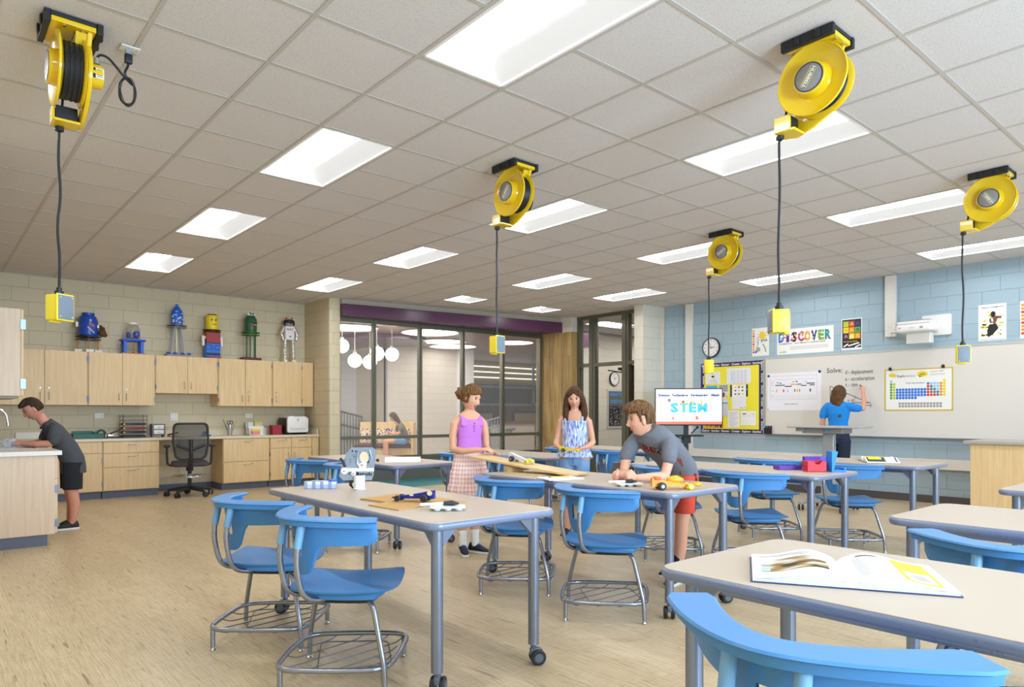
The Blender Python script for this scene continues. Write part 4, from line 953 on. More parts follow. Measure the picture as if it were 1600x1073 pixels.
MB().rbox(-0.17, 0.17, -0.10, 0.10, 0.20, 0.235, 0.015).build('seat', M('#1f58d0', 0.4), t)
for x in (-0.115, 0.115):
    for y in (-0.07, 0.07): MB().box(x-0.022, x+0.022, y-0.018, y+0.018, 0.022, 0.20).build('leg', M('#1f58d0', 0.4), t, bevel=0.002)
MB().box(-0.17, 0.17, -0.11, 0.10, 0, 0.02).build('base_board', WDP, t, bevel=0.002); mb = MB(); mb.ell((0, -0.06, 0.035), (0.02, 0.015, 0.014)); mb.tube([(0.02, 0, 0.03), (0.02, 0, 0.18)], 0.006); mb.build('toy_bug', M('#d8552c', 0.5), t)
t = thing('jar_figure', 'blue bottle with white dots on tall grey legs, highest of the figures', 'craft figure', (3.16, FY, FZ), 0, 'jar figures on the wall cabinets')
MB().lathe([(0, 0.515), (0.09, 0.515), (0.09, 0.68), (0.085, 0.72), (0.045, 0.79), (0.022, 0.81), (0.022, 0.84), (0, 0.845)], 24).build('bottle', M('#1260c8', 0.35), t)
mb = MB()
for k in range(22):
    a = random.uniform(-2.6, -0.5); z = random.uniform(0.53, 0.76); r = 0.091 if z < 0.70 else 0.091-(z-0.70)*0.62; mb.ell((r*cos(a), r*sin(a), z), (0.011, 0.008, 0.010), n=8, k=5)
mb.build('pompom', M('#f3eee2', 0.8), t)
mb = MB(); mb.cyl((0, 0), 0.15, 0.465, 0.472, n=32); mb.cyl((0, 0), 0.15, 0.495, 0.503, n=32); mb.cyl((0, 0), 0.045, 0.472, 0.515); mb.build('turntable', M('#8b877f', 0.4, 0.3), t)
for k in range(4):
    a = PI/4+k*PI/2; MB().tube([(0.14*cos(a), 0.10*sin(a), 0.04), (0.065*cos(a), 0.065*sin(a), 0.466)], 0.013, n=9).build('leg', M('#a7a6ad', 0.4), t)
MB().tube([(0, 0, 0.05), (-0.01, 0, 0.466)], 0.009).build('centre_rod', M('#efece4', 0.5), t); MB().box(-0.17, 0.17, -0.10, 0.10, 0, 0.035).build('base_board', M('#8f8b84', 0.6), t, bevel=0.003); mb = MB()
for x in (-0.15, -0.05, 0.06, 0.16): mb.ell((x, -0.09, 0.05), (0.035, 0.02, 0.016), n=10, k=6)
mb.build('blue_toy', M('#1558c8', 0.4), t)
t = thing('jar_figure', 'yellow-headed block figure in a red top and blue trousers', 'craft figure', (3.70, FY, FZ), 0, 'jar figures on the wall cabinets'); RD = M('#9b1f24', 0.4); BT = M('#1269d0', 0.4)
o = MB().lathe([(0, 0.475), (0.09, 0.475), (0.095, 0.49), (0.095, 0.67), (0.085, 0.70), (0.07, 0.715), (0, 0.715)], 28).build('head', M('#f2d21c', 0.35), t); MB().cyl((0, 0), 0.072, 0.712, 0.73, n=28, e=0.004).build('cap', BLK, t)
F = frame((0, -0.0965, 0.60), (1, 0, 0), (0, 0, 1)); mb = MB()
for x in (-0.028, 0.034): mb.ell((x, -0.093, 0.625), (0.010, 0.006, 0.013), n=10, k=6); mb.tube([(x-0.018, -0.090, 0.640), (x, -0.096, 0.645), (x+0.016, -0.090, 0.64)], 0.004, n=6)
mb.tube([(-0.025, -0.092, 0.565), (0.0, -0.097, 0.555), (0.025, -0.094, 0.556), (0.042, -0.086, 0.566)], 0.005, n=6); mb.build('face_marks', BLK, o)
mb = MB(); mb.cyl((0, 0), 0.14, 0.44, 0.447, n=32); mb.cyl((0, 0), 0.14, 0.465, 0.472, n=32); mb.cyl((0, 0), 0.05, 0.43, 0.475); mb.build('turntable', M('#4c4d26', 0.5), t)
MB().box(-0.11, 0.11, -0.08, 0.10, 0.255, 0.432).build('torso', RD, t, bevel=0.003); MB().box(-0.11, 0.11, -0.082, 0.10, 0.015, 0.253).build('trousers', BT, t, bevel=0.003); mb = MB(); mb.box(-0.09, 0.115, -0.12, 0.08, 0, 0.03); mb.build('shoes', RD, t, bevel=0.003)
mb = MB(frame((0, -0.0822, 0), (1, 0, 0), (0, 0, 1))); mb.rect(-0.11, 0.05, 0.11, 0.09); mb.rect(-0.11, 0.245, 0.11, 0.255)
for s in (-1, 1): mb.line([(s*0.10, 0.215), (s*0.025, 0.215), (s*0.02, 0.15), (s*0.11, 0.15)], 0.009)
mb.build('trouser_marks', BLK, t)
for s in (-1, 1): o = MB().tube([(s*0.145, -0.02, 0.355), (s*0.145, -0.03, 0.22)], 0.022, n=12, rnd=True).build('arm', M('#efebe2', 0.5), t); MB().ell((s*0.115, -0.03, 0.34), (0.022, 0.022, 0.022)).build('shoulder_joint', M('#efebe2', 0.5), o)
t = thing('jar_figure', 'green jar figure with a red tongue on thin green legs', 'craft figure', (4.34, FY, FZ), 0, 'jar figures on the wall cabinets'); GD = M('#2c5a3a', 0.4)
MB().lathe([(0, 0.495), (0.095, 0.495), (0.1, 0.51), (0.1, 0.70), (0.08, 0.735), (0.07, 0.745), (0.07, 0.765), (0, 0.768)], 28).build('jar', GD, t)
mb = MB()
for x in (-0.035, 0.035): mb.ell((x, -0.02, 0.785), (0.036, 0.036, 0.03), n=14, k=8)
o = mb.build('eyes', M('#f3f2ec', 0.4), t); mb = MB()
for x, d in ((-0.03, 1), (0.03, -1)): mb.ell((x*0.8, -0.05, 0.79), (0.013, 0.01, 0.013), n=8, k=6); mb.tube([(x-0.025*d*0.5, -0.052, 0.812), (x+0.02*d, -0.056, 0.80)], 0.005, n=6)
mb.build('pupils', BLK, o)
MB().tube([(-0.04, -0.098, 0.665), (0.0, -0.106, 0.635), (0.05, -0.098, 0.62), (0.09, -0.07, 0.64)], 0.006, n=6).build('mouth', BLK, t); MB().ell((0.04, -0.105, 0.605), (0.028, 0.012, 0.018)).build('tongue', M('#e0555a', 0.5), t)
mb = MB(); mb.cyl((0, 0), 0.15, 0.43, 0.44, n=32); mb.cyl((0, 0), 0.15, 0.47, 0.482, n=32); mb.cyl((0, 0), 0.08, 0.44, 0.495); mb.build('turntable', M('#4b7a2c', 0.5), t)
for x, y in ((-0.07, 0), (-0.03, -0.06), (0.04, -0.06), (0.08, 0.0)): MB().tube([(x, y, 0.05), (x, y, 0.432)], 0.011, n=9).build('leg', GD, t)
MB().tube([(0, 0, 0.05), (0, 0, 0.432)], 0.008).build('centre_rod', M('#ddd6c2', 0.5), t); MB().prism([(-0.16, -0.08), (0.16, -0.08), (0.16, 0.08), (-0.16, 0.08)], 0, 0.05, r=0.02).build('base_block', M('#5a2c18', 0.5), t)
t = thing('robot_figure', 'silver foil robot figure with red horns, rightmost of the figures', 'craft figure', (5.02, FY, FZ), 0, 'jar figures on the wall cabinets')
FOIL, nt_, b_ = newmat('foil', 0.25); b_.inputs['Metallic'].default_value = 0.9; b_.inputs['Base Color'].default_value = lin('#e4e3e0'); nz = N(nt_, 'ShaderNodeTexNoise', Scale=45.0); bp = N(nt_, 'ShaderNodeBump', Strength=1.0, Distance=0.02); tcn = nt_.nodes.new('ShaderNodeTexCoord'); nt_.links.new(tcn.outputs['Object'], nz.inputs['Vector']); nt_.links.new(nz.outputs['Fac'], bp.inputs['Height']); nt_.links.new(bp.outputs[0], b_.inputs['Normal'])
MB().rbox(-0.08, 0.08, -0.05, 0.05, 0.40, 0.64, 0.01).build('torso', M('#ebe8e6', 0.35), t); mb = MB(frame((0, -0.0515, 0), (1, 0, 0), (0, 0, 1))); mb.text('R', -0.06, 0.56, 0.06); mb.text('F', 0.025, 0.56, 0.06); mb.poly([(-0.015, 0.58), (0, 0.565), (0.015, 0.58), (0, 0.60)]); mb.build('lettering', M('#a02040', 0.5), t)
MB(frame((0, -0.0515, 0), (1, 0, 0), (0, 0, 1))).disc(0, 0.455, 0.014).build('button', M('#18452c', 0.5), t)
o = MB().ell((0, 0, 0.715), (0.08, 0.07, 0.065)).build('head', M('#b5aea6', 0.5), t); mb = MB(); mb.lathe([(0, 0.765), (0.075, 0.75), (0.088, 0.72), (0.088, 0.69), (0.08, 0.69)], 20); 
for x in (-0.025, 0.03): mb.ell((x, -0.066, 0.725), (0.013, 0.008, 0.013), n=8, k=6)
mb.ell((0, -0.07, 0.685), (0.022, 0.01, 0.011), n=10, k=6)
for s in (-1, 1): mb.ell((s*0.085, 0, 0.70), (0.018, 0.03, 0.05), n=10, k=6)
mb.build('helmet', BLK, o); mb = MB()
for s in (-1, 1): mb.lathe([(0.02, 0), (0.008, 0.04), (0, 0.045)], 10, X=T(s*0.045, 0, 0.765) @ rotm('Y', s*0.3))
mb.build('horn', M('#d83018', 0.5), o)
for s in (-1, 1):
    MB().tube([(s*0.09, 0, 0.62), (s*0.15, -0.01, 0.50), (s*0.12, -0.04, 0.40)], [0.03, 0.028, 0.02], n=12, rnd=True).build('arm', FOIL, t)
    o = MB().tube([(s*0.07, 0, 0.41), (s*0.075, 0, 0.24), (s*0.08, 0, 0.07)], [0.032, 0.028, 0.034], n=12, rnd=True).build('leg', FOIL, t); MB().cyl((s*0.08, 0), 0.018, 0.04, 0.09).build('ankle', M('#d83018', 0.5), o); MB().rbox(s*0.08-0.03, s*0.08+0.03, -0.06, 0.03, 0, 0.045, 0.015).build('shoe', M('#efece6', 0.5), o)
# ------------------------------------------------------------ cord reels on the ceiling
YEL = M('#e8c218', 0.22, coat=0.4); YEL2 = M('#f3dc3a', 0.4); CORD = M('#1c1d20', 0.45); GREYL = M('#8b8a89', 0.4); GREYB = M('#76838f', 0.45)
def reel(X0, Y0, rot, label, coil):
    t = thing('cord_reel', label, 'cord reel', (X0, Y0, CZ-0.004), 0, 'yellow cord reels under the ceiling')
    mb = MB(); mb.box(-0.10, 0.10, -0.135, 0.135, -0.02, 0)
    for s in (-1, 1):
        mb.box(min(s*0.10, s*0.128), max(s*0.10, s*0.128), -0.14, 0.14, -0.055, 0)
        for y in (-0.06, 0.05): mb.box(min(s*0.128, s*0.138), max(s*0.128, s*0.138), y-0.015, y+0.015, -0.05, -0.005)
    mb.build('mount_bracket', BLK, t, bevel=0.003)
    mb = MB(); mb.box(-0.098, 0.098, -0.13, 0.13, -0.045, -0.0205); mb.build('mount_plate', YEL, t, bevel=0.003)
    mb = MB()
    for x in (-0.04, 0.04): mb.cyl((x, -0.115), 0.007, -0.055, -0.045); mb.cyl((x, 0.115), 0.007, -0.055, -0.045)
    mb.build('bolt', CHROME, t)
    # side arm: plate in the Y-Z plane on the +X side
    A = frame((0.062, 0, 0), (0, 1, 0), (0, 0, 1)); arm = [(-0.11, -0.045), (-0.085, -0.10), (-0.12, -0.16), (-0.135, -0.23), (-0.10, -0.32), (-0.02, -0.39), (0.06, -0.43), (0.15, -0.455), (0.215, -0.44), (0.215, -0.38), (0.15, -0.33), (0.135, -0.23), (0.12, -0.16), (0.085, -0.10), (0.11, -0.045)]
    mb = MB(); mb.prism(arm, 0, 0.022, X=A, r=0.006, n=2); mb.prism([(-0.10, -0.05), (-0.06, -0.11), (0.06, -0.11), (0.10, -0.05)], -0.05, 0.0, X=A); mb.build('side_arm', YEL, t)
    D = frame((0, 0, -0.225), (0, 0, 1), (0, 1, 0))       # local z = -X
    mb = MB(); mb.lathe([(0.03, 0.050), (0.10, 0.050), (0.168, 0.062), (0.184, 0.072), (0.188, 0.068), (0.186, 0.060), (0.160, 0.050), (0.10, 0.040), (0.03, 0.040)], 48, X=D)
    mb.lathe([(0, 0.100), (0.082, 0.100), (0.087, 0.095), (0.091, 0.06), (0.10, 0.048), (0, 0.048)], 40, X=D); f = mb.build('front_flange', YEL, t)
    MB().lathe([(0, 0.102), (0.072, 0.102), (0.074, 0.1005)], 36, X=D).build('label_disc', GREYL, f)
    MB().lathe([(0.070, 0.1025), (0.076, 0.1025), (0.076, 0.100)], 36, X=D).build('label_ring', M('#22264a', 0.4), f)
    R = D @ T(0, 0, 0.1148) @ rotm('Z', rot) @ Matrix.Diagonal((-1, 1, 1, 1)) if False else frame((-0.1028, 0, -0.225), (0, -1, 0), (0, 0, 1)) @ rotm('Z', rot)
    MB(R).text('HUBBELL', 0, -0.0085, 0.0265, al='c', wd=0.112, b=0.03).build('lettering', M('#f2efe8', 0.5), f)
    mb = MB(R); mb.rect(-0.055, 0.0155, 0.055, 0.0185); mb.rect(-0.055, -0.0185, 0.055, -0.0155); mb.build('stripe', YEL2, f)
    mb = MB(); mb.lathe([(0.03, -0.048), (0.10, -0.048), (0.165, -0.056), (0.172, -0.052), (0.165, -0.046), (0.10, -0.040), (0.03, -0.040)], 44, X=D); mb.build('rear_flange', YEL, t)
    mb = MB()
    for k in range(7):
        x = 0.034-0.0113*k; rr = 0.138-0.004*(k % 2); mb.tube([(-x+0.002*sin(3*q), rr*cos(2*PI*q/36), -0.225+rr*sin(2*PI*q/36)) for q in range(36)], 0.0075, n=7, closed=True)
    mb.lathe([(0, 0.046), (0.13, 0.046), (0.13, -0.046), (0, -0.046)], 36, X=D); mb.build('wound_cord', CORD, t)
    E_ = frame((0.084, 0, -0.215), (0, 0, 1), (0, -1, 0)); mb = MB(); mb.lathe([(0, 0), (0.062, 0), (0.062, 0.055), (0.056, 0.064), (0, 0.064)], 30, X=frame((0.083, 0, -0.215), (0, 1, 0), (0, 0, 1))); sp = mb.build('spring_housing', YEL, t)
    MB().tube([(0.118, -0.02, -0.155), (0.118, -0.02, -0.125)], 0.014).build('cable_gland', M('#b9bab8', 0.35, 0.7), sp)
    mb = MB(frame((0.118, -0.0605, -0.215), (1, 0, 0), (0, 0, 1))); mb.rect(-0.025, -0.030, 0.025, 0.022); mb.build('rating_label', M('#e8e8e2', 0.5), sp); mb = MB(frame((0.118, -0.0612, -0.215), (1, 0, 0), (0, 0, 1))); mb.rect(-0.025, -0.030, -0.012, 0.022)
    for k in range(5): mb.rect(-0.007, 0.014-k*0.009, 0.02, 0.017-k*0.009)
    mb.build('label_print', BLK, sp)
    # cord guide at the lower end
    mb = MB(); mb.box(-0.055, 0.063, 0.10, 0.215, -0.452, -0.438); mb.box(-0.062, -0.050, 0.12, 0.215, -0.45, -0.365); mb.box(-0.055, 0.063, 0.205, 0.216, -0.452, -0.36); g = mb.build('cord_guide', YEL, t, bevel=0.004)
    mb = MB(); mb.box(-0.045, 0.055, 0.135, 0.147, -0.437, -0.36); mb.box(-0.045, 0.055, 0.19, 0.202, -0.437, -0.36); mb.tube([(-0.045, 0.168, -0.40), (0.055, 0.168, -0.40)], 0.016); mb.build('roller_frame', BLK, g)
    MB().tube([(-0.005, 0.16, -0.225), (-0.012, 0.168, -0.34), (-0.02, 0.185, -0.44)], 0.0075, n=8).build('fed_cord', CORD, t)
    MB().lathe([(0.014, -0.452), (0.022, -0.456), (0.022, -0.474), (0.010, -0.480)], 16, X=T(-0.02, 0.20, 0)).build('cord_stop', BLK, t)
    if coil:
        ox, oy = coil; p = [(0.118, -0.02, -0.125), (0.13, -0.02, -0.10), (0.17, -0.02, -0.10), (ox-0.01, oy, -0.17)]
        for q in range(0, 26): a = 0.5+2*PI*q/12; p.append((ox+0.045*cos(a)*(0.9+0.04*sin(q)), oy+0.012*sin(q*1.3), -0.24+0.075*sin(a)))
        p += [(ox-0.02, oy, -0.15), (ox+0.005, oy, -0.10), (ox+0.005, oy, -0.075)]
        MB().tube(round_path(p, 0.03, 3), 0.0065, n=7).build('supply_cord', CORD, t)
        mb = MB(); mb.rbox(ox-0.014, ox+0.024, oy-0.014, oy+0.014, -0.085, -0.035, 0.006); mb.build('plug', BLK, t); mb = MB(); mb.box(ox-0.008, ox+0.018, oy-0.012, oy+0.012, -0.035, -0.012); mb.build('plug_collar', M('#9fb2bf', 0.3, 0.6), t)
    return t
REELS = [(0.60, 4.17, 0.3, 'yellow cord reel seen edge-on in the upper left corner', (0.27, 0.02)), (3.66, 4.17, -2.15+PI, 'yellow cord reel in the middle of the ceiling, above the left girl', (0.17, 0.03)),
 (3.66, 1.72, -2.15, 'largest face-on yellow cord reel, upper right', None), (6.78, 4.20, 0.55+PI, 'smallest and farthest yellow cord reel', (0.16, 0.02)), (6.78, 1.73, 2.2, 'yellow cord reel at the right edge', None)]
for r in REELS: reel(*r)
for n, (x, y) in enumerate(((0.875, 4.19), (3.835, 4.2))):
    t = thing('ceiling_outlet', ['white ceiling outlet plate beside the upper left reel', 'white ceiling outlet plate beside the middle reel'][n], 'outlet', (x, y, CZ-0.0045), 0, 'ceiling outlets')
    MB().rbox(-0.04, 0.055, -0.035, 0.035, -0.006, 0, 0.003).build('plate', M('#eeece6', 0.4), t); MB().disc(0.04, 0, 0.004, X=T(0, 0, -0.0065) @ rotm('X', PI)).build('screw', GREYL, t)
BOX = [(0, 1.876, 1.736, 32, 'yellow cord-end box with a grey cover hanging at the left'), (1, 1.878, 1.735, 3, 'small yellow cord-end box with grey cover above the left girl'), (2, 1.815, 1.684, -137, 'pale yellow cord-end box hanging before the colourful banner'),
       (3, 1.842, 1.690, 118, 'plain yellow cord-end box before the bulletin board'), (4, 1.815, 1.665, -62, 'cord-end box with dark grey cover over the whiteboard')]
for k, zt, zb, deg, lab in BOX:
    rx, ry = REELS[k][0]-0.02, REELS[k][1]+0.205; h = zt-zb
    t = thing('outlet_box', lab, 'power box', (rx, ry, zb), math.radians(deg), 'hanging cord-end boxes')
    mb = MB(); mb.rbox(-0.046, 0.046, -0.042, 0.044, 0.004, h, 0.006); mb.rbox(-0.052, 0.052, -0.048, -0.036, 0, h+0.004, 0.006); mb.rbox(-0.03, 0.03, 0.02, 0.048, -0.006, h-0.01, 0.005); mb.build('box', YEL2, t)
    o = MB().rbox(-0.045, 0.045, -0.052, -0.047, 0.008, h-0.004, 0.003).build('cover_plate', GREYB, t); mb = MB()
    for x in (-0.034, 0.034):
        for z in (0.02, h-0.016): mb.ell((x, -0.053, z), (0.005, 0.003, 0.005), n=8, k=5)
    mb.build('screw', M('#c9c3ba', 0.4, 0.6), o)
    mb = MB(); mb.cyl((0, 0), 0.022, h, h+0.022); mb.cyl((0, 0), 0.014, h+0.022, h+0.04); mb.build('gland', BLK, t)
    if k == 2: MB().rbox(-0.036, 0.036, 0.0485, 0.051, 0.01, h-0.02, 0.002).build('socket_cover', M('#e6e3c0', 0.15, alpha=0.7), t)
    zz = CZ-0.004-0.479; c = MB(); ph = k*1.3
    p = [(rx, ry, zb+h+0.04)]+[(rx+0.010*sin(ph+q*1.4)*sin(PI*q/9), ry+0.010*cos(ph+q*1.1)*sin(PI*q/9), zb+h+0.04+(zz-zb-h-0.04)*q/9) for q in range(1, 9)]+[(rx, ry, zz)]
    single(c.tube(round_path(p, 0.12, 3), 0.0072, n=8).build('hanging_cord', CORD), ['black cord hanging from the upper left reel', 'black cord hanging from the middle reel', 'black cord hanging from the largest reel', 'black cord hanging from the smallest reel', 'black cord hanging from the right edge reel'][k], 'cord', 'cords hanging from the reels')

# ------------------------------------------------------------ right wall
WH = M('#efeeea', 0.4); PLATE = M('#e6e2da', 0.45)
def WF(y, z, off=0.001): return frame((XW-off, y, z), (0, -1, 0), (0, 0, 1))
Q = 0.0006
t = thing('whiteboard', 'long whiteboard with handwriting on the blue wall', 'whiteboard', (XW, 2.7, 0.88))
o3 = (XW, 2.7, 0.88)
MB().box(XW-0.014, XW-0.001, -0.5, 5.88, 0.905, 2.135).build('board', M('#ded9cf', 0.18), t, off=o3)
mb = MB(); mb.box(XW-0.020, XW-0.001, -0.52, 5.90, 2.135, 2.155); mb.box(XW-0.020, XW-0.001, 5.88, 5.90, 0.885, 2.135); mb.build('frame', M('#cfcabd', 0.35, 0.3), t, off=o3, bevel=0.001)
MB().box(XW-0.06, XW-0.001, -0.52, 5.90, 0.885, 0.905).build('tray_rail', M('#8f9494', 0.3, 0.6), t, off=o3)
INK = M('#4c4842', 0.5); X = WF(0, 0, 0.0146); mb = MB(X)      # u = -y
mb.text('Solve:', -4.885, 1.865, 0.105, wd=0.235); mb.text('d - deplacement', -4.605, 1.835, 0.088, wd=0.40); mb.text('a - acceleration', -4.605, 1.735, 0.085, wd=0.42); mb.text('t - tim', -4.60, 1.645, 0.085, wd=0.18)
mb.line([(-4.83, 1.66), (-4.83, 1.36)], 0.010); mb.line([(-4.83, 1.66), (-4.27, 1.40)], 0.010); mb.line([(-4.83, 1.40), (-4.24, 1.40)], 0.010); mb.line([(-4.75, 1.36), (-4.235, 1.36)], 0.009); mb.line([(-4.235, 1.385), (-4.235, 1.33)], 0.008)
mb.line([(-4.46, 1.50), (-4.48, 1.40)], 0.006); mb.text('d', -4.52, 1.42, 0.06); mb.text('a', -4.57, 1.42, 0.06); mb.text('f', -4.60, 1.27, 0.09); mb.text('0', -4.72, 1.42, 0.07)
mb.build('handwriting', INK, t, flat=True, off=o3)
# magnets & marker caddy
for n, (y, z, c) in enumerate(((5.835, 1.855, '#1d4c78'), (4.99, 1.895, '#1c1b2a'), (5.85, 1.31, '#d8d2b8'))):
    single(MB().cyl((0, 0), 0.020, 0, 0.012, X=frame((XW-0.016, y, z), (0, -1, 0), (0, 0, 1)), n=20, e=0.003).build('magnet', M(c, 0.4)), ['blue round magnet at the upper left corner of the white chart', 'black round magnet at the upper right corner of the white chart', 'pale round magnet at the lower left corner of the white chart'][n], 'magnet', 'chart magnets')
t = thing('marker_caddy', 'black mesh marker caddy with red and green markers at the board corner', 'caddy', (XW-0.0215, 5.83, 0.906))
mb = MB(); mb.box(-0.06, -0.056, -0.055, 0.055, 0, 0.10); mb.box(-0.004, 0, -0.055, 0.055, 0, 0.13); mb.box(-0.06, 0, -0.055, -0.051, 0, 0.10); mb.box(-0.06, 0, 0.051, 0.055, 0, 0.10); mb.box(-0.06, 0, -0.055, 0.055, 0, 0.004); mb.build('basket', BLK, t, bevel=0.001)
for n, (y, c) in enumerate(((-0.03, '#c43028'), (-0.01, '#2a2a2c'), (0.012, '#2f8f3c'), (0.034, '#2a4fc0'))): MB().tube([(-0.03, y, 0.006), (-0.03, y*1.15, 0.125)], 0.008, n=8, rnd=True).build('marker', M(c, 0.4), t)
# printed chart
def sheet(name, label, cat, y0, y1, z0, z1, paper, marks, group=None, off=0.0012, base=None):
    """marks: list of (part name, material list, drawing function(mb)) in local metres from the lower left corner"""
    X = WF(y0, z0, off); t = thing(name, label, cat, (XW-off, y0, z0), 0, group); o = (XW-off, y0, z0); w = y0-y1; h = z1-z0
    MB(X).box(0, w, 0, h, 0, 0.0008).build('sheet', paper, t, off=o)
    for nm, mats, fn in marks:
        mb = MB(X @ T(0, 0, 0.0008)); fn(mb, w, h); mb.build(nm, mats, t, flat=True, off=o)
    return t
PAPER = M('#eeecf0', 0.5); GREY2 = M('#9a9aa4', 0.6); DK = M('#26262c', 0.5); PW = M('#f0efe9', 0.45)
CLR = {k: M(v, 0.5) for k, v in dict(red='#d2493a', blue='#1f74d6', green='#6da63c', lime='#b8cf3a', yel='#f0d22c', ora='#ef9a28', sky='#9fcde6', slate='#4f7f94', grey='#a7a29a', teal='#2f8f98', navy='#2a2f74', pink='#c2357e', purp='#6a2d8c', brown='#7a4a2c', white='#f4f2ec', black='#1d1c20', cy='#4fc3cf', gr2='#5fae4a', dk='#2e3a30').items()}
CK = list(CLR); CM = [CLR[k] for k in CK]; CI = {k: i for i, k in enumerate(CK)}
def chart(mb, w, h):
    k = CI
    for (a, b, c, d) in ((0.05, 0.18, 0.83, 0.183), (0.05, 0.56, 0.83, 0.563)): mb.rect(a, b, c, d, k['grey'], Q)
    for x in (0.05, 0.827): mb.rect(x, 0.18, x+0.003, 0.563, k['grey'], Q)
    for r, z in enumerate((0.50, 0.235, 0.205)):
        for i in range(17): mb.rect(0.15+i*0.039, z, 0.163+i*0.039, z+0.007, k['grey'], Q)
    for r in (0.47, 0.44, 0.41, 0.32, 0.25, 0.22): mb.rect(0.065, r, 0.115, r+0.006, k['grey'], Q)
    for a, b, z, c in ((0.14, 0.30, 0.405, 'black'), (0.30, 0.42, 0.385, 'black'), (0.40, 0.52, 0.415, 'ora'), (0.51, 0.58, 0.415, 'navy'), (0.57, 0.66, 0.392, 'black'), (0.66, 0.79, 0.425, 'black'), (0.71, 0.79, 0.398, 'black')): mb.rect(a, z, b, z+0.014, k[c], 2*Q)
    for x, z, c in ((0.18, 0.455, 'gr2'), (0.23, 0.445, 'blue'), (0.44, 0.46, 'ora'), (0.50, 0.465, 'brown'), (0.65, 0.46, 'sky')): mb.disc(x, z, 0.018, k[c], Q, ry=0.010)
    for x, a, c in ((0.155, 0.018, 'ora'), (0.27, 0.02, 'red'), (0.35, 0.008, 'pink'), (0.46, 0.014, 'black'), (0.50, 0.016, 'ora'), (0.535, 0.022, 'ora'), (0.71, 0.02, 'black')): mb.rect(x, 0.30, x+a, 0.345, k[c], Q)
    mb.text('NATIONAL CURRICULUM', 0.29, 0.10, 0.022, k['black'], Q, wd=0.22)
sheet('wall_chart', 'large white printed chart pinned by magnets on the whiteboard', 'chart', 5.86, 4.965, 1.285, 1.90, PAPER, [('print', CM, chart)], off=0.0155)
def ptab(mb, w, h):
    k = CI; s = 0.0398; r = 0.0185
    def c(i, j, col): mb.disc(0.075+i*s, h-0.165-j*0.0395, r, k[col], Q, n=12, ry=0.019)
    c(0, 0, 'sky')
    for j in range(1, 7): c(0, j, 'green'); c(1, j, 'lime')
    for j in range(3, 7):
        for i in range(2, 12):
            if j == 6 and i > 8: continue
            c(i, j, 'blue')
            if i < 11 and not (j == 6): mb.rect(0.075+i*s+0.008, h-0.165-j*0.0395-0.022, 0.075+i*s+0.03, h-0.165-j*0.0395-0.0175, k['blue'], Q)
    tab = {12: ['slate', 'red', 'red', 'red', 'red'], 13: ['sky', 'slate', 'slate', 'red', 'red'], 14: ['sky', 'sky', 'slate', 'slate', 'red'], 15: ['sky', 'sky', 'sky', 'slate', 'slate'], 16: ['ora']*5}
    for i, cs in tab.items():
        for j, cc in enumerate(cs): c(i, j+1, cc)
    for j in range(0, 6): c(17, j, 'yel')
    for j in (0, 1):
        for i in range(14): mb.disc(0.19+i*s, 0.088-j*0.038, r, k['grey'], Q, n=12)
    mb.text('Explo', 0.15, h-0.105, 0.05, k['black'], Q, wd=0.105); mb.text('ravision', 0.26, h-0.105, 0.048, k['grey'], Q, wd=0.13); mb.text('Periodic Table of the Elements', 0.27, h-0.20, 0.026, k['black'], Q, wd=0.24)
    mb.disc(0.09, h-0.075, 0.05, k['yel'], Q, ry=0.028); mb.poly([(0.11, h-0.095), (0.13, h-0.085), (0.135, h-0.115)], k['yel'], Q); mb.disc(0.48, h-0.07, 0.068, k['yel'], Q, ry=0.04); mb.poly([(0.43, h-0.085), (0.47, h-0.10), (0.445, h-0.125)], k['yel'], Q); mb.text('4,000', 0.48, h-0.082, 0.028, k['black'], 2*Q, al='c')
    mb.text('ExploraVision', 0.58, h-0.045, 0.022, k['red'], Q, wd=0.09); mb.text('NSTA', 0.69, h-0.045, 0.022, k['black'], Q, wd=0.05)
    for z in (0.075, 0.088): mb.rect(0.58, h-z, 0.76, h-z+0.004, k['grey'], Q)
def pframe(mb, w, h):
    for a in ((-0.012, -0.012, w+0.012, 0.004), (-0.012, h-0.004, w+0.012, h+0.012), (-0.012, 0, 0.004, h), (w-0.004, 0, w+0.012, h)): mb.rect(*a, 0, 3*Q)
sheet('periodic_table_poster', 'periodic table poster with a yellow border on the whiteboard', 'poster', 4.03, 3.185, 1.292, 1.862, PW, [('border', M('#d9bb28', 0.45), pframe), ('print', CM, ptab)], off=0.0155)
for n, (y, z) in enumerate(((3.965, 1.878), (3.29, 1.884))):
    mb = MB(); X = WF(y, z, 0.02); mb.prism(rrect(-0.018, 0.018, -0.02, 0.02, 0.006, 3), 0, 0.014, X=X); mb.tube([(-0.012, 0.02, 0.008), (0, 0.035, 0.012), (0.012, 0.02, 0.008)], 0.003, n=6, X=X)
    single(mb.build('binder_clip', BLK), ['black clip on the left top edge of the periodic table', 'black clip on the right top edge of the periodic table'][n], 'clip', 'clips on the periodic table')
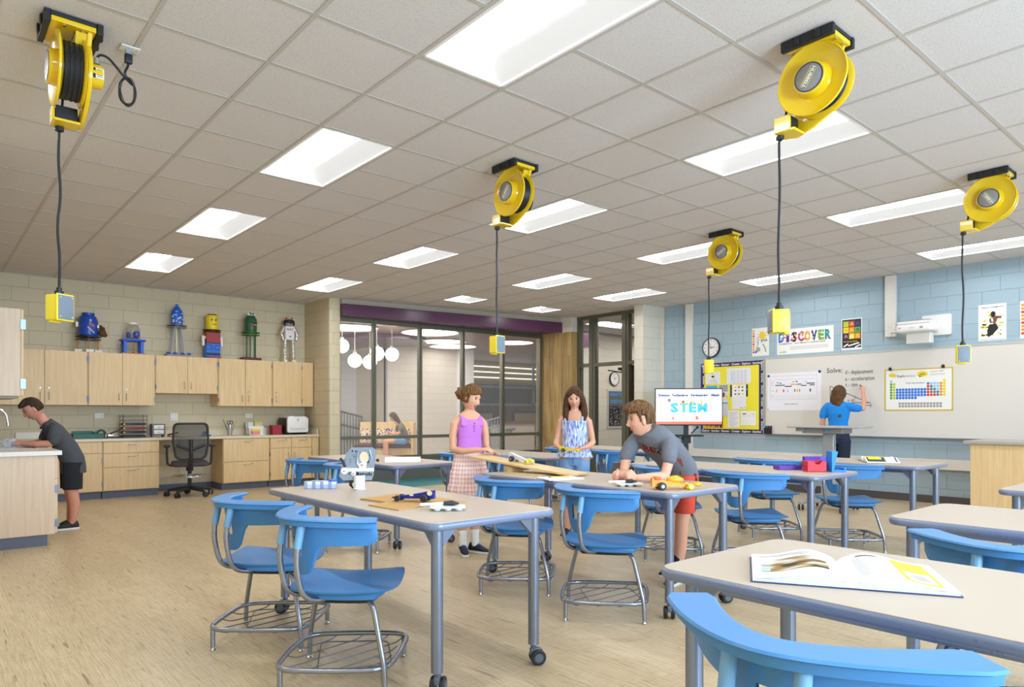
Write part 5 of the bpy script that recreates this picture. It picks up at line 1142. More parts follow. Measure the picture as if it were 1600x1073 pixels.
# posters above the board
def p_left(mb, w, h):
    k = CI
    for j in range(9): mb.rect(0.012, 0.05+j*0.045, 0.045, 0.082+j*0.045, k['ora' if j % 3 else 'red'], Q)
    mb.disc(0.19, h-0.13, 0.055, k['yel'], Q); 
    for a in range(9): mb.line([(0.19+0.05*cos(a*0.7), h-0.13+0.05*sin(a*0.7)), (0.19+0.10*cos(a*0.7), h-0.13+0.08*sin(a*0.7))], 0.012, k['ora' if a % 2 else 'yel'], 1.5*Q)
    mb.line([(0.19, h-0.27), (0.23, 0.14), (0.25, 0.06)], 0.018, k['green'], Q); mb.text('grow', 0.16, h-0.23, 0.07, k['black'], 2*Q, wd=0.12); mb.disc(0.07, 0.07, 0.022, k['blue'], Q); mb.disc(0.11, 0.11, 0.04, k['grey'], Q)
    for a in range(5): mb.line([(0.07+a*0.015, 0.14+a*0.03), (0.12, 0.20+a*0.025), (0.08, 0.24+0.02*a)], 0.004, k['purp' if a % 2 else 'black'], 2*Q)
sheet('flower_poster', 'white poster with orange strip and yellow flower, left above the board', 'poster', 6.142, 5.838, 2.20, 2.668, PW, [('print', CM, p_left)], 'posters above the whiteboard')
def p_disc(mb, w, h):
    k = CI; cols = ['blue', 'purp', 'black', 'pink', 'ora', 'navy', 'gr2', 'teal']
    for i, ch in enumerate('DISCOVER'): mb.text(ch, 0.075+i*0.108+(0.0 if i else 0), h-0.20, 0.20, k[cols[i]], Q, al='c', wd=0.05 if ch == 'I' else 0.096, b=0.055)
    random.seed(3)
    for i in range(70): mb.disc(0.05+random.random()*0.80, h-0.20+random.random()*0.13, 0.006+random.random()*0.008, k[random.choice(['yel', 'sky', 'white', 'red', 'lime', 'ora'])], 2*Q, n=7)
    mb.text('CHAMPIONS', 0.03, h-0.245, 0.032, k['navy'], Q, wd=0.22); mb.text("- LET'S MAKE IT HAPPEN HERE", 0.27, h-0.245, 0.03, k['black'], Q, wd=0.52)
    for z in (0.29, 0.31, 0.33): mb.rect(0.22, h-z, w-0.08, h-z+0.005, k['grey'], Q)
    mb.rect(0.04, 0.03, 0.16, 0.045, k['lime'], Q); mb.rect(0.10, 0.05, 0.15, 0.06, k['sky'], Q)
sheet('banner_poster', 'wide white poster reading DISCOVER in patterned letters', 'poster', 5.70, 4.782, 2.195, 2.60, PW, [('print', CM, p_disc)], 'posters above the whiteboard')
def p_blk(mb, w, h):
    k = CI; cols = [['lime', 'red', 'navy'], ['yel', 'ora', 'gr2'], ['navy', 'yel', 'ora']]
    mb.rect(0.012, 0.03, w-0.012, h-0.015, k['black'], Q)
    for r in range(3):
        for c in range(3):
            x0 = 0.028+c*0.085; z0 = h-0.125-r*0.092; mb.rect(x0, z0, x0+0.078, z0+0.084, k[cols[r][c]], 2*Q)
            mb.line([(x0+0.02, z0+0.02), (x0+0.04, z0+0.065), (x0+0.06, z0+0.02)], 0.012, k[['ora', 'yel', 'brown', 'ora', 'yel', 'navy', 'ora', 'white', 'yel'][(r*3+c)]], 3*Q)
    mb.text('The WonderWorld', 0.03, 0.115, 0.03, k['yel'], 2*Q, wd=0.20)
    for a in ((0.03, 0.05, 0.10, 0.09), (0.10, 0.06, 0.26, 0.10), (0.2, 0.035, 0.28, 0.07)): mb.line([(a[0], a[1]), (a[2], a[3])], 0.02, k['white'], 2*Q)
sheet('icon_poster', 'black poster with nine coloured icon squares', 'poster', 4.665, 4.365, 2.20, 2.672, PW, [('print', CM, p_blk)], 'posters above the whiteboard')
def p_ath(mb, w, h):
    k = CI; random.seed(11); mb.text('GREAT CHAMPION', w/2, h-0.05, 0.028, k['black'], Q, al='c', wd=0.24); mb.rect(0.02, 0.012, w-0.02, 0.018, k['grey'], Q)
    for i in range(60): mb.disc(0.04+random.random()*(w-0.08), 0.06+random.random()*(h-0.15), 0.006+random.random()*0.022, k[random.choice(['yel', 'lime', 'yel', 'white', 'dk'])], Q, n=9, ry=0.008+random.random()*0.008)
    mb.disc(0.165, h-0.13, 0.028, k['black'], 2*Q, ry=0.036); mb.poly([(0.12, h-0.2), (0.16, h-0.15), (0.22, h-0.18), (0.19, h-0.25), (0.13, h-0.24)], k['brown'], 2*Q); mb.line([(0.18, h-0.17), (0.255, h-0.18)], 0.03, k['brown'], 2.5*Q); mb.line([(0.15, h-0.18), (0.16, h-0.23)], 0.02, k['white'], 3*Q)
    mb.poly([(0.12, h-0.27), (0.20, h-0.26), (0.225, h-0.32), (0.16, h-0.40), (0.11, h-0.43), (0.10, h-0.35)], k['black'], 2*Q)
sheet('athlete_poster', 'white poster of a leaping figure over yellow splashes, near the right edge', 'poster', 2.885, 2.575, 2.198, 2.672, PW, [('print', CM, p_ath)], 'posters above the whiteboard')
sheet('plain_poster', 'white poster cut off by the right edge', 'poster', 2.43, 2.10, 2.195, 2.67, PW, [('print', CM, p_left)], 'posters above the whiteboard')
# wall clock
def clock(x_or, X, label):
    t = thing('wall_clock', label, 'clock'); mb = MB(X); t.matrix_world = Matrix.Identity(4)
    mb.lathe([(0, 0), (0.17, 0), (0.175, 0.01), (0.172, 0.035), (0.160, 0.042), (0.158, 0.03), (0, 0.03)], 44); mb.build('case', BLK, t)
    MB(X).lathe([(0, 0.031), (0.158, 0.031)], 44).build('face', M('#f3f1ee', 0.4), t)
    mb = MB(X)
    for i in range(1, 13): a = PI/2-2*PI*i/12; mb.text(str(i), 0.13*cos(a), 0.13*sin(a)-0.013, 0.036, 0, 0.0315, al='c')
    for i in range(60): a = 2*PI*i/60; mb.line([(0.148*cos(a), 0.148*sin(a)), (0.154*cos(a), 0.154*sin(a))], 0.002, 0, 0.0315)
    mb.build('numerals', DK, t, flat=True); mb = MB(X)
    for ang, l, w in ((PI/2-2*PI*(2.93/12), 0.075, 0.010), (PI/2-2*PI*(56.5/60), 0.12, 0.007)): mb.line([(-0.03*cos(ang), -0.03*sin(ang)), (l*cos(ang), l*sin(ang))], w, 0, 0.033)
    mb.cyl((0, 0), 0.008, 0.03, 0.036); mb.build('hands', DK, t)
    return t
clock(0, WF(6.915, 2.405, 0.001), 'round black-rimmed wall clock left of the posters')
HX = frame((13.18, 11.298, 2.10), (1, 0, 0), (0, 0, 1)); clock(0, HX, 'round wall clock in the hallway seen through the doorway')
# raceways
def race(name, label, boxes, parts=()):
    t = thing(name, label, 'raceway', group='wall raceways'); mb = MB()
    for b in boxes: mb.box(*b)
    mb.build('channel', PLATE, t, bevel=0.003)
    for nm, mat, fn in parts: m2 = MB(); fn(m2); m2.build(nm, mat, t, flat=True)
def sock(mb, y, z, X0=XW-0.0506):
    X = frame((X0, y, z), (0, -1, 0), (0, 0, 1))
    for q in (-0.022, 0.022):
        for a, b in ((-0.007, 0.006), (0.007, 0.006), (0, -0.009)): mb.rect(q+a-0.002, b-0.005, q+a+0.002, b+0.005, X=X)
def pl_a(mb):
    for z in (2.36, 2.44): mb.box(XW-0.054, XW-0.050, 3.895, 4.02, z, z+0.072)
def pl_b(mb):
    for z in (0.80, 0.90): mb.box(XW-0.054, XW-0.050, 7.31, 7.43, z, z+0.09)
race('wall_raceway', 'cream vertical raceway with sockets left of the wall projector', [(XW-0.05, XW-0.001, 3.885, 4.03, 2.345, CZ-0.01)], [('outlet_plate', WH, pl_a), ('socket', DK, lambda m: [sock(m, 3.957, z, XW-0.0545) for z in (2.396, 2.476)])])
race('wall_raceway', 'cream raceway between the pilaster and the clock, turning along the wall', [(XW-0.05, XW-0.001, 7.295, 7.44, 0.47, CZ-0.01), (XW-0.05, XW-0.001, -3.1, 7.294, 0.47, 0.61)], [('outlet_plate', WH, pl_b), ('socket', DK, lambda m: [sock(m, 7.37, z, XW-0.0545) for z in (0.845, 0.945)])])
struct(MB().box(XW-0.003, XW, 7.60, 7.90, 0.1, CZ).build('trim_9', MAT_BLUE_X, flat=True))
# projector on the wall
t = thing('wall_projector', 'white short-throw projector on its wall plate above the board', 'projector', (XW, 3.5, 2.4)); o3 = (XW, 3.5, 2.4); PJ = M('#e9e7e1', 0.35)
MB().prism([(-y, z) for y, z in reversed([(y, z) for y, z in rrect(3.19, 3.55, 2.315, 2.60, 0.02, 4)])][::-1] if False else rrect(-3.55, -3.19, 2.315, 2.60, 0.02, 4), 0, 0.035, X=frame((XW-0.001, 0, 0), (0, -1, 0), (0, 0, 1)), r=0.006).build('wall_plate', PJ, t, off=o3)
mb = MB(); mb.prism(rrect(XW-0.42, XW-0.12, 3.30, 3.76, 0.05, 5), 2.35, 2.46, r=0.03, n=4); mb.build('projector_body', PJ, t, off=o3)
mb = MB(); mb.prism([(XW-0.40, 3.33), (XW-0.14, 3.33), (XW-0.14, 3.74), (XW-0.40, 3.74)], 2.462, 2.50, r=0.012, n=2); mb.box(XW-0.16, XW-0.03, 3.35, 3.45, 2.40, 2.50); mb.build('support_arm', PJ, t, off=o3)
MB().box(XW-0.30, XW-0.16, 3.36, 3.66, 2.20, 2.35).build('cable_cover', PJ, t, off=o3, bevel=0.01)
mb = MB(); mb.box(XW-0.39, XW-0.25, 3.35, 3.50, 2.501, 2.512); X = frame((XW-0.4205, 3.55, 2.40), (0, -1, 0), (0, 0, 1)); mb.text('EPSON', 0, 0, 0.022, X=X, al='c'); mb.rect(0.10, -0.01, 0.14, 0.02, X=X); mb.disc(-0.15, 0.01, 0.012, X=X); mb.build('markings', GREY2, t, off=o3)
mb = MB(); mb.tube([(XW-0.06, 3.94, 2.40), (XW-0.12, 3.86, 2.40), (XW-0.2, 3.77, 2.40)], 0.012); mb.build('cable', PJ, t, off=o3)
# bulletin board
t = thing('bulletin_board', 'yellow bulletin board with a purple lettered border', 'bulletin board', (XW, 6.53, 0.885)); o3 = (XW, 6.53, 0.885); X = WF(7.145, 0.885, 0.001); BW, BH = 1.22, 1.255
MB(X).box(0, BW, 0, BH, 0, 0.012).build('frame', M('#c7bda5', 0.45), t, off=o3); MB(X).box(0.012, BW-0.012, 0.012, BH-0.012, 0.012, 0.0135).build('border_strip', M('#2d2a63', 0.5, mottle=0.5, bscale=25), t, off=o3)
MB(X).box(0.085, BW-0.085, 0.085, BH-0.085, 0.0135, 0.015).build('yellow_paper', M('#f2e436', 0.55), t, off=o3)
mb = MB(X); mk = MB(X); z = 0.0142; words = ['Explore', 'Imagine', 'Discover', 'Create', 'Explore', 'Imagine']
for i, wd in enumerate(words):
    for v in (0.033, BH-0.068): mb.text(wd, 0.03+i*0.198, v, 0.052, 0, z, wd=0.15, b=0.03); mb.disc(0.196+i*0.198, v+0.016, 0.006, 0, z, n=6)
    for u in (0.065, BW-0.032):
        Y = X @ T(u, BH-0.03-i*0.20, 0) @ rotm('Z', -PI/2); Y2 = MB(Y); Y2.text(wd, 0, -0.012, 0.048, 0, z, wd=0.15, b=0.03); mb.v += Y2.v if False else []; n0 = len(mb.v); mb.v += Y2.v; mb.f += [tuple(q+n0 for q in f) for f in Y2.f]; mb.m += Y2.m
mb.build('border_lettering', M('#e9e6ee', 0.5), t, flat=True, off=o3)
def bsheet(name, label, u0, v0, u1, v1, c, marks=None, hh=0.0152, extra=()):
    s = thing(name, label, 'paper', (XW-0.016, 7.145-u0, 0.885+v0), 0, 'papers pinned to the bulletin board'); o = (XW-0.016, 7.145-u0, 0.885+v0)
    MB(X).box(u0, u1, v0, v1, hh, hh+0.001).build('sheet', M(c, 0.55), s, off=o)
    m_ = MB(X @ T(u0, v0, hh+0.0011)); w, h = u1-u0, v1-v0
    if marks: marks(m_, w, h)
    else:
        for i in range(int(h/0.028)-1): m_.rect(0.03, h-0.04-i*0.028, w-0.03-(i % 3)*0.03, h-0.034-i*0.028, CI['grey'], Q)
    m_.build('print', CM, s, flat=True, off=o)
def m1(m, w, h):
    m.disc(w/2, h-0.08, 0.03, CI['black'], Q, ry=0.02); m.disc(w/2, h-0.06, 0.012, CI['yel'], 2*Q)
    for i in range(4): m.rect(w*0.3-i*0.01, h-0.13-i*0.02, w*0.7+i*0.01, h-0.126-i*0.02, CI['grey'], Q)
def m2(m, w, h):
    m.rect(0.09, 0.03, 0.105, h-0.05, CI['sky'], Q)
    for i in range(8):
        for j in range(4): m.rect(0.12+j*0.07, h-0.05-i*0.028, 0.165+j*0.07, h-0.044-i*0.028, CI['grey'], Q)
def m3(m, w, h):
    m.text('STEAM', w/2, h-0.08, 0.04, CI['dk'], Q, al='c')
def m4(m, w, h):
    m.rect(0.01, h*0.5, w-0.01, h-0.01, CI['grey'], Q); m.disc(w/2, h*0.28, 0.03, CI['brown'], Q, ry=0.045); m.disc(w*0.2, 0.035, 0.022, CI['yel'], Q); m.disc(w*0.82, 0.035, 0.022, CI['yel'], Q)
def m5(m, w, h):
    m.rect(0.01, h-0.07, w-0.01, h-0.05, CI['slate'], Q)
    for i in range(9): m.rect(0.015, h-0.095-i*0.024, w-0.02, h-0.091-i*0.024, CI['grey'], Q)
def m6(m, w, h):
    m.rect(-0.035, h*0.51, w+0.035, h, CI['black'], -0.0009); m.disc(w+0.018, h*0.8, 0.014, CI['green'], Q); m.rect(0.0, h*0.52, w, h+0.0, CI['white'], Q)
    for i in range(3):
        for j in range(3): m.disc(w*0.25+j*w*0.25, h*0.62+i*0.058, 0.018, CI[['dk', 'brown', 'yel'][(i+j) % 3]], 2*Q, ry=0.013)
    m.text('2018 2019', w/2, h*0.95, 0.02, CI['green'], 2*Q, al='c'); m.rect(w*0.6, 0.02, w*0.72, 0.03, CI['brown'], Q); m.rect(w*0.84, 0.02, w*0.93, 0.032, CI['ora'], Q)
    for i in range(5): m.rect(0.02, 0.07+i*0.035, w-0.02, 0.0715+i*0.035, CI['grey'], Q)
def m7(m, w, h):
    random.seed(5); m.rect(0, 0, w, h, CI['ora'], Q)
    for i in range(16): m.disc(0.03+random.random()*(w-0.06), 0.02+random.random()*0.06, 0.014, CI[random.choice(['navy', 'black', 'brown', 'red', 'blue'])], 2*Q, ry=0.02)
    m.disc(w-0.07, h-0.05, 0.035, CI['grey'], 2*Q)
def m8(m, w, h):
    m.rect(0.03, h-0.055, 0.10, h-0.04, CI['black'], Q); m.rect(w-0.09, h-0.055, w-0.02, h-0.04, CI['yel'], Q)
    for i in range(3): m.rect(0.04+i*0.09, h-0.085, 0.08+i*0.09, h-0.08, CI['red' if i == 1 else 'grey'], Q)
bsheet('pinned_sheet', 'pale sheet with a small black crest, upper left of the bulletin board', 0.115, 0.875, 0.405, 1.085, '#ecebe4', m1); bsheet('pinned_sheet', 'wide sheet with a printed table, upper right of the bulletin board', 0.535, 0.865, 0.985, 1.13, '#e8e7ec', m2)
bsheet('pinned_sheet', 'bright blue sheet half hidden by the screen', 0.115, 0.36, 0.345, 0.845, '#4db4ea', m3); bsheet('pinned_sheet', 'grey sheet with a brown hand drawing', 0.375, 0.61, 0.565, 0.86, '#dcdfe6', m4)
bsheet('pinned_sheet', 'pale form with a dark header line right of the screen', 0.33, 0.315, 0.565, 0.595, '#dadcda', m5, 0.0165); bsheet('pinned_calendar', 'white calendar with rows of small pictures', 0.635, 0.43, 0.90, 0.845, '#efeeec', m6)
bsheet('pinned_sheet', 'orange sheet with small dark figures at the bottom left', 0.10, 0.10, 0.465, 0.31, '#e5a72a', m7); bsheet('pinned_sheet', 'tall typed sheet below the calendar', 0.555, 0.115, 0.775, 0.405, '#eceaea'); bsheet('pinned_sheet', 'white landscape sheet in the lower right of the bulletin board', 0.80, 0.155, 1.08, 0.395, '#f0efec', m8)

# hallway bulletin board
t = thing('hall_bulletin_board', 'grey bulletin board with blue letters in the hallway', 'bulletin board', (12.95, 11.298, 0.87)); o3 = (12.95, 11.298, 0.87); X = frame((12.93, 11.298, 0.87), (1, 0, 0), (0, 0, 1))
MB(X).box(0, 1.8, 0, 0.97, 0, 0.015).build('frame', M('#d6d2d6', 0.5, mottle=0.3, bscale=40), t, off=o3); MB(X).box(0.045, 1.755, 0.05, 0.92, 0.015, 0.017).build('backing', M('#6f6862', 0.7), t, off=o3)
mb = MB(X); mb.text("WHAT'S GOING ON", 0.075, 0.80, 0.125, 0, 0.0178, wd=1.15, b=0.035); mb.text('WESTVIEW NEWS', 0.10, 0.62, 0.125, 0, 0.0178, wd=1.05, b=0.035); mb.build('lettering', M('#2b9fe0', 0.5), t, flat=True, off=o3)
mb = MB(X); mb.box(0.07, 0.46, 0.07, 0.55, 0.017, 0.019, 0); mb.box(0.50, 0.8, 0.25, 0.55, 0.017, 0.019, 0); random.seed(9)
for i in range(80): mb.disc(0.09+random.random()*0.35, 0.09+random.random()*0.44, 0.008+random.random()*0.008, 1, 0.0195, n=6)
mb.rect(0.36, 0.09, 0.43, 0.12, 2, 0.0196); mb.rect(0.52, 0.4, 0.7, 0.44, 3, 0.0196); mb.rect(0.52, 0.34, 0.7, 0.38, 4, 0.0196); mb.build('dark_poster', [DK, M('#c9c8cc', 0.5), CLR['red'], CLR['blue'], CLR['yel']], t, off=o3)

# ------------------------------------------------------------ TV on its stand
t = thing('tv_stand', 'black wheeled screen stand with a small shelf', 'stand', (9.84, 6.85, 0), -0.74)
mb = MB(); mb.box(-0.035, 0.035, -0.03, 0.03, 0.06, 1.42); mb.build('post', BLK, t, bevel=0.004)
mb = MB(); 
for s in (-1, 1): mb.tube([(s*0.02, 0, 0.09), (s*0.36, -0.30, 0.085)], 0.022); mb.tube([(s*0.02, 0, 0.09), (s*0.30, 0.26, 0.085)], 0.022)
b = mb.build('base', BLK, t); r_, h_ = MB(), MB()
for x, y in ((0.36, -0.30), (-0.36, -0.30), (0.30, 0.26), (-0.30, 0.26)): caster(r_, h_, x, y, 0.4)
r_.build('caster', RUB, b)
MB().rbox(-0.24, 0.24, -0.25, 0.05, 0.86, 0.885, 0.02).build('shelf', BLK, t); mb = MB(); mb.box(-0.07, 0.07, -0.045, 0.045, 0.74, 0.86); mb.tube([(0.07, -0.06, 0.90), (0.16, -0.10, 1.00)], 0.01); mb.ell((0.165, -0.10, 1.01), (0.022, 0.022, 0.022)); mb.tube([(-0.05, -0.06, 0.80), (-0.2, -0.15, 0.865)], 0.008); mb.build('clamp', BLK, t)
t = thing('television', 'flat screen showing STEM in turquoise letters', 'television', (9.84-0.035*0.70, 6.85-0.05, 1.04), -0.74); TV, TVH = 1.115, 0.62
MB().rbox(-TV/2, TV/2, -0.075, -0.032, 0, TVH, 0.006).build('bezel', M('#2a2c2e', 0.35), t); TE = 0.22
F = frame((-TV/2, -0.0755, 0), (1, 0, 0), (0, 0, 1)); MB(F).rect(0.014, 0.02, TV-0.014, TVH-0.018).build('screen', M('#f4f4f6', 0.3, emit=TE), t)
mb = MB(F @ T(0, 0, Q)); mb.rect(0.014, 0.02, TV-0.014, 0.065); mb.build('footer_band', M('#d4642a', 0.3, emit=0.25), t)
mb = MB(F @ T(0, 0, Q)); 
for w, x, l in (('Science', 0.055, 0.18), ('Technology', 0.275, 0.27), ('Engineering', 0.59, 0.28), ('Math', 0.925, 0.13)):
    for dx in (0, 0.003, 0.006): mb.text(w, x+dx, 0.485, 0.058, 0, dx*0.05, wd=l, b=0.03)
mb.build('heading', M('#1c3578', 0.3, emit=0.15), t, flat=True)
mb = MB(F @ T(0, 0, Q)); 
for w, x in (('S', 0.315), ('T', 0.47), ('E', 0.615), ('M', 0.775)):
    for dx in (0, 0.006, 0.012): mb.text(w, x+dx, 0.225, 0.205, 0, dx*0.03, al='c', wd=0.115 if w != 'M' else 0.15, b=0.045 if w != 'M' else 0.02)
mb.build('big_letters', M('#35bcc8', 0.3, emit=0.2), t, flat=True)
mb = MB(F @ T(0, 0, 2*Q)); RDM, YLM, DKM = 0, 1, 2
for x in (0.255, 0.575, 0.905): mb.disc(x, 0.502, 0.008, 1)
mb.rect(0.43, 0.355, 0.50, 0.39, 1); mb.disc(0.465, 0.395, 0.022, 2); mb.rect(0.45, 0.365, 0.48, 0.385, 0); mb.rect(0.605, 0.36, 0.63, 0.42, 1); mb.rect(0.585, 0.36, 0.60, 0.40, 2); mb.rect(0.64, 0.36, 0.65, 0.40, 2); mb.disc(0.77, 0.39, 0.024, 1); mb.rect(0.762, 0.34, 0.778, 0.37, 2)
mb.disc(0.235, 0.42, 0.026, 2); mb.disc(0.235, 0.42, 0.012, 0, Q); mb.line([(0.24, 0.40), (0.28, 0.33)], 0.005, 2); mb.disc(0.895, 0.305, 0.03, 0); mb.disc(0.895, 0.305, 0.023, 3, Q); mb.line([(0.895, 0.33), (0.895, 0.30), (0.91, 0.29)], 0.004, 0, 2*Q)
mb.line([(0.30, 0.205), (0.20, 0.205), (0.20, 0.11), (0.24, 0.11)], 0.004, 2); mb.line([(0.60, 0.205), (0.60, 0.13), (0.66, 0.13)], 0.004, 2); mb.line([(0.34, 0.18), (0.56, 0.18)], 0.003, 2); mb.line([(0.34, 0.14), (0.54, 0.135)], 0.004, 4)
mb.rect(0.26, 0.095, 0.275, 0.145, 1); mb.rect(0.285, 0.095, 0.31, 0.145, 0); mb.rect(0.67, 0.10, 0.72, 0.125, 0); mb.disc(0.69, 0.14, 0.02, 0); mb.line([(0.70, 0.16), (0.75, 0.165), (0.755, 0.10)], 0.008, 1)
for x, z in ((0.83, 0.40), (0.85, 0.42), (0.82, 0.43), (0.78, 0.17), (0.81, 0.16), (0.22, 0.34), (0.36, 0.38)): mb.disc(x, z, 0.005, 1 if x > 0.8 else 4)
mb.line([(0.84, 0.165), (0.88, 0.165)], 0.006, 4); mb.build('icons', [M('#e2574c', 0.3, emit=0.15), M('#eebc2c', 0.3, emit=0.25), M('#3a4652', 0.3, emit=0.2), M('#f4f4f6', 0.3, emit=TE), M('#35bcc8', 0.3, emit=0.2)], t, flat=True)

# standing desk in front of the teacher
t = thing('standing_desk', 'small grey height-adjustable desk on wheels before the teacher', 'desk', (8.94, 4.05, 0), 0.12); GM = M('#a3a5a6', 0.4, 0.3)
MB().prism(rrect(-0.29, 0.29, -0.44, 0.44, 0.03, 4), 1.055, 1.080, r=0.008).build('desktop', M('#a8a59e', 0.4), t)
mb = MB(); mb.box(-0.20, 0.20, -0.22, 0.27, 0.985, 1.054); mb.box(-0.24, -0.18, 0.24, 0.34, 1.01, 1.054); mb.build('under_frame', M('#8a8b8a', 0.4, 0.3), t, bevel=0.008); MB().tube([(-0.22, -0.05, 1.03), (-0.27, -0.05, 1.03)], 0.012).build('lift_knob', CLR['blue'], t)
mb = MB(); mb.box(-0.05, 0.05, -0.07, 0.07, 0.55, 0.985); mb.box(-0.06, 0.06, -0.085, 0.085, 0.10, 0.60); mb.build('column', GM, t, bevel=0.01)
mb = MB(); mb.box(-0.32, 0.28, -0.28, -0.22, 0.075, 0.11); mb.box(-0.32, 0.28, 0.22, 0.28, 0.075, 0.11); mb.box(-0.06, 0.06, -0.28, 0.28, 0.08, 0.12); b = mb.build('foot_frame', GM, t, bevel=0.006); r_, h_ = MB(), MB()
for x in (-0.29, 0.25):
    for y in (-0.25, 0.25): caster(r_, h_, x, y, 0.5)
r_.build('caster', RUB, b)
# demonstration bench at the right edge
t = thing('demonstration_bench', 'tall maple bench with a grey top at the right edge', 'cabinet', (9.35, 1.6, 0)); mb = MB(); mb.box(0, 0.72, -1.9, 1.0, 0.09, 0.885); mb.build('cabinet_body', MAPLE, t, bevel=0.002)
MB().box(0.05, 0.70, -1.85, 0.95, 0, 0.09).build('toe_kick', KICK, t); MB().box(-0.05, 0.76, -1.95, 1.06, 0.886, 0.922).build('worktop', M('#a9a498', 0.35), t, bevel=0.006)
# ------------------------------------------------------------ things on the tables
TZ = TH+0.0005
def at(name, label, cat, x, y, z=TZ, rz=0.0, group=None): return thing(name, label, cat, (x, y, z), rz, group)
# foreground table: pill box, mechanism on its stand, cardboard, model car, paint tray
t = at('storage_box', 'translucent blue-white container of joined hexagons with a bright blue cap', 'container', 1.92, 4.03, rz=-0.70); mb = MB()
for x, y in ((-0.075, 0), (-0.025, 0.0), (0.025, 0), (0.075, 0), (-0.05, 0.043), (0.0, 0.043), (0.05, 0.043)): mb.prism([(x+0.029*cos(PI/6+k*PI/3), y+0.029*sin(PI/6+k*PI/3)) for k in range(6)], 0, 0.046, r=0.003, n=2)
mb.build('cells', M('#c9d8ff', 0.2, trans=0.35, alpha=0.9), t); MB().prism([(0.078+0.029*cos(PI/6+k*PI/3), 0.03*sin(PI/6+k*PI/3)) for k in range(6)], 0.0465, 0.056, r=0.003, n=2).build('cap', M('#1b6fe8', 0.35), t)
t = at('mechanism_model', 'bluish metal mechanism plate with white gears on a white stand', 'model', 2.08, 3.83, rz=-0.60); PLT = M('#b3c3d6', 0.28, 0.7)
MB().lathe([(0.036, 0), (0.038, 0.006), (0.034, 0.01), (0.034, 0.088), (0.031, 0.088), (0.031, 0.006), (0, 0.006), (0, 0.0), (0.036, 0)], 28, fn=None).build('stand', M('#eef0f4', 0.4), t)
XP = frame((0, 0.012, 0.055), (1, 0, 0), (0, -0.12, 1)); pl = [(-0.10, 0.0), (0.075, 0.0), (0.085, 0.03), (0.105, 0.19), (0.08, 0.205), (-0.045, 0.205), (-0.075, 0.175), (-0.105, 0.10), (-0.125, 0.03)]
MB(XP).prism(pl, -0.003, 0.003, r=0.001, n=1).build('plate', PLT, t); mb = MB(XP); random.seed(4)
for i in range(34): mb.disc(-0.09+random.random()*0.17, 0.03+random.random()*0.16, 0.0025+random.random()*0.004, 0, 0.0036, n=8)
for i in range(10): mb.rect(-0.03+i*0.011, 0.028, -0.023+i*0.011, 0.045, 0, 0.0036)
mb.build('holes', BLK, t, flat=True); MB(XP).disc(0.03, 0.145, 0.028, 0, 0.0037, ry=0.036).build('opening', M('#e6d2ac', 0.6), t)
mb = MB(XP); 
for pts in (([(0.0, 0.19), (-0.012, 0.15), (-0.012, 0.11), (0.0, 0.09)]), ([(0.065, 0.19), (0.075, 0.14), (0.06, 0.10), (0.045, 0.08)])): mb.tube([(p[0], p[1], 0.009) for p in pts], 0.006, n=8)
mb.build('guide_arm', PLT, t); mb = MB(XP); mb.box(-0.075, 0.09, 0.058, 0.078, 0.004, 0.014); mb.box(0.0, 0.045, 0.078, 0.11, 0.004, 0.012); mb.build('rail', M('#e9ecd8', 0.4), t)
for x, y, r in ((-0.09, 0.062, 0.021), (-0.035, 0.045, 0.014), (0.02, 0.10, 0.012)):
    o = MB(XP).lathe([(0, 0.004), (r, 0.004), (r, 0.018), (r-0.003, 0.02), (0, 0.02)], 26, X=T(x, y, 0)).build('gear', M('#f2f2f2', 0.35), t); MB(XP).cyl((x, y), 0.004, 0.02, 0.026).build('gear_pin', M('#c03028', 0.4), o)
mb = MB(XP); mb.tube([(-0.115, 0.14, 0.006), (-0.095, 0.12, 0.01), (-0.085, 0.085, 0.008)], 0.008, n=8); mb.tube([(-0.05, 0.0, 0), (-0.055, -0.03, 0.0), (-0.04, -0.05, 0)], [0.012, 0.010, 0.004], n=8); mb.ell((0.112, 0.125, 0), (0.010, 0.010, 0.008)); mb.build('black_lever', BLK, t)
CARDB = M('#c29a5e', 0.8, mottle=0.12, bscale=25)
t = at('cardboard_sheet', 'torn brown cardboard sheet under the blue model car', 'cardboard', 1.99, 3.12); poly_ = [(1.828, 3.36), (1.845, 3.21), (1.86, 3.15), (1.745, 3.12), (1.765, 2.86), (1.99, 2.92), (2.20, 2.885), (2.19, 3.25), (2.11, 3.44)]
MB().prism(poly_, TZ, TZ+0.005).build('board', CARDB, t, off=(1.99, 3.12, TZ)); mb = MB(); mb.prism([(1.83, 3.35), (1.86, 3.15), (2.18, 3.02), (2.18, 3.26), (2.10, 3.42)], TZ+0.0052, TZ+0.009); mb.build('upper_flap', CARDB, t, off=(1.99, 3.12, TZ))
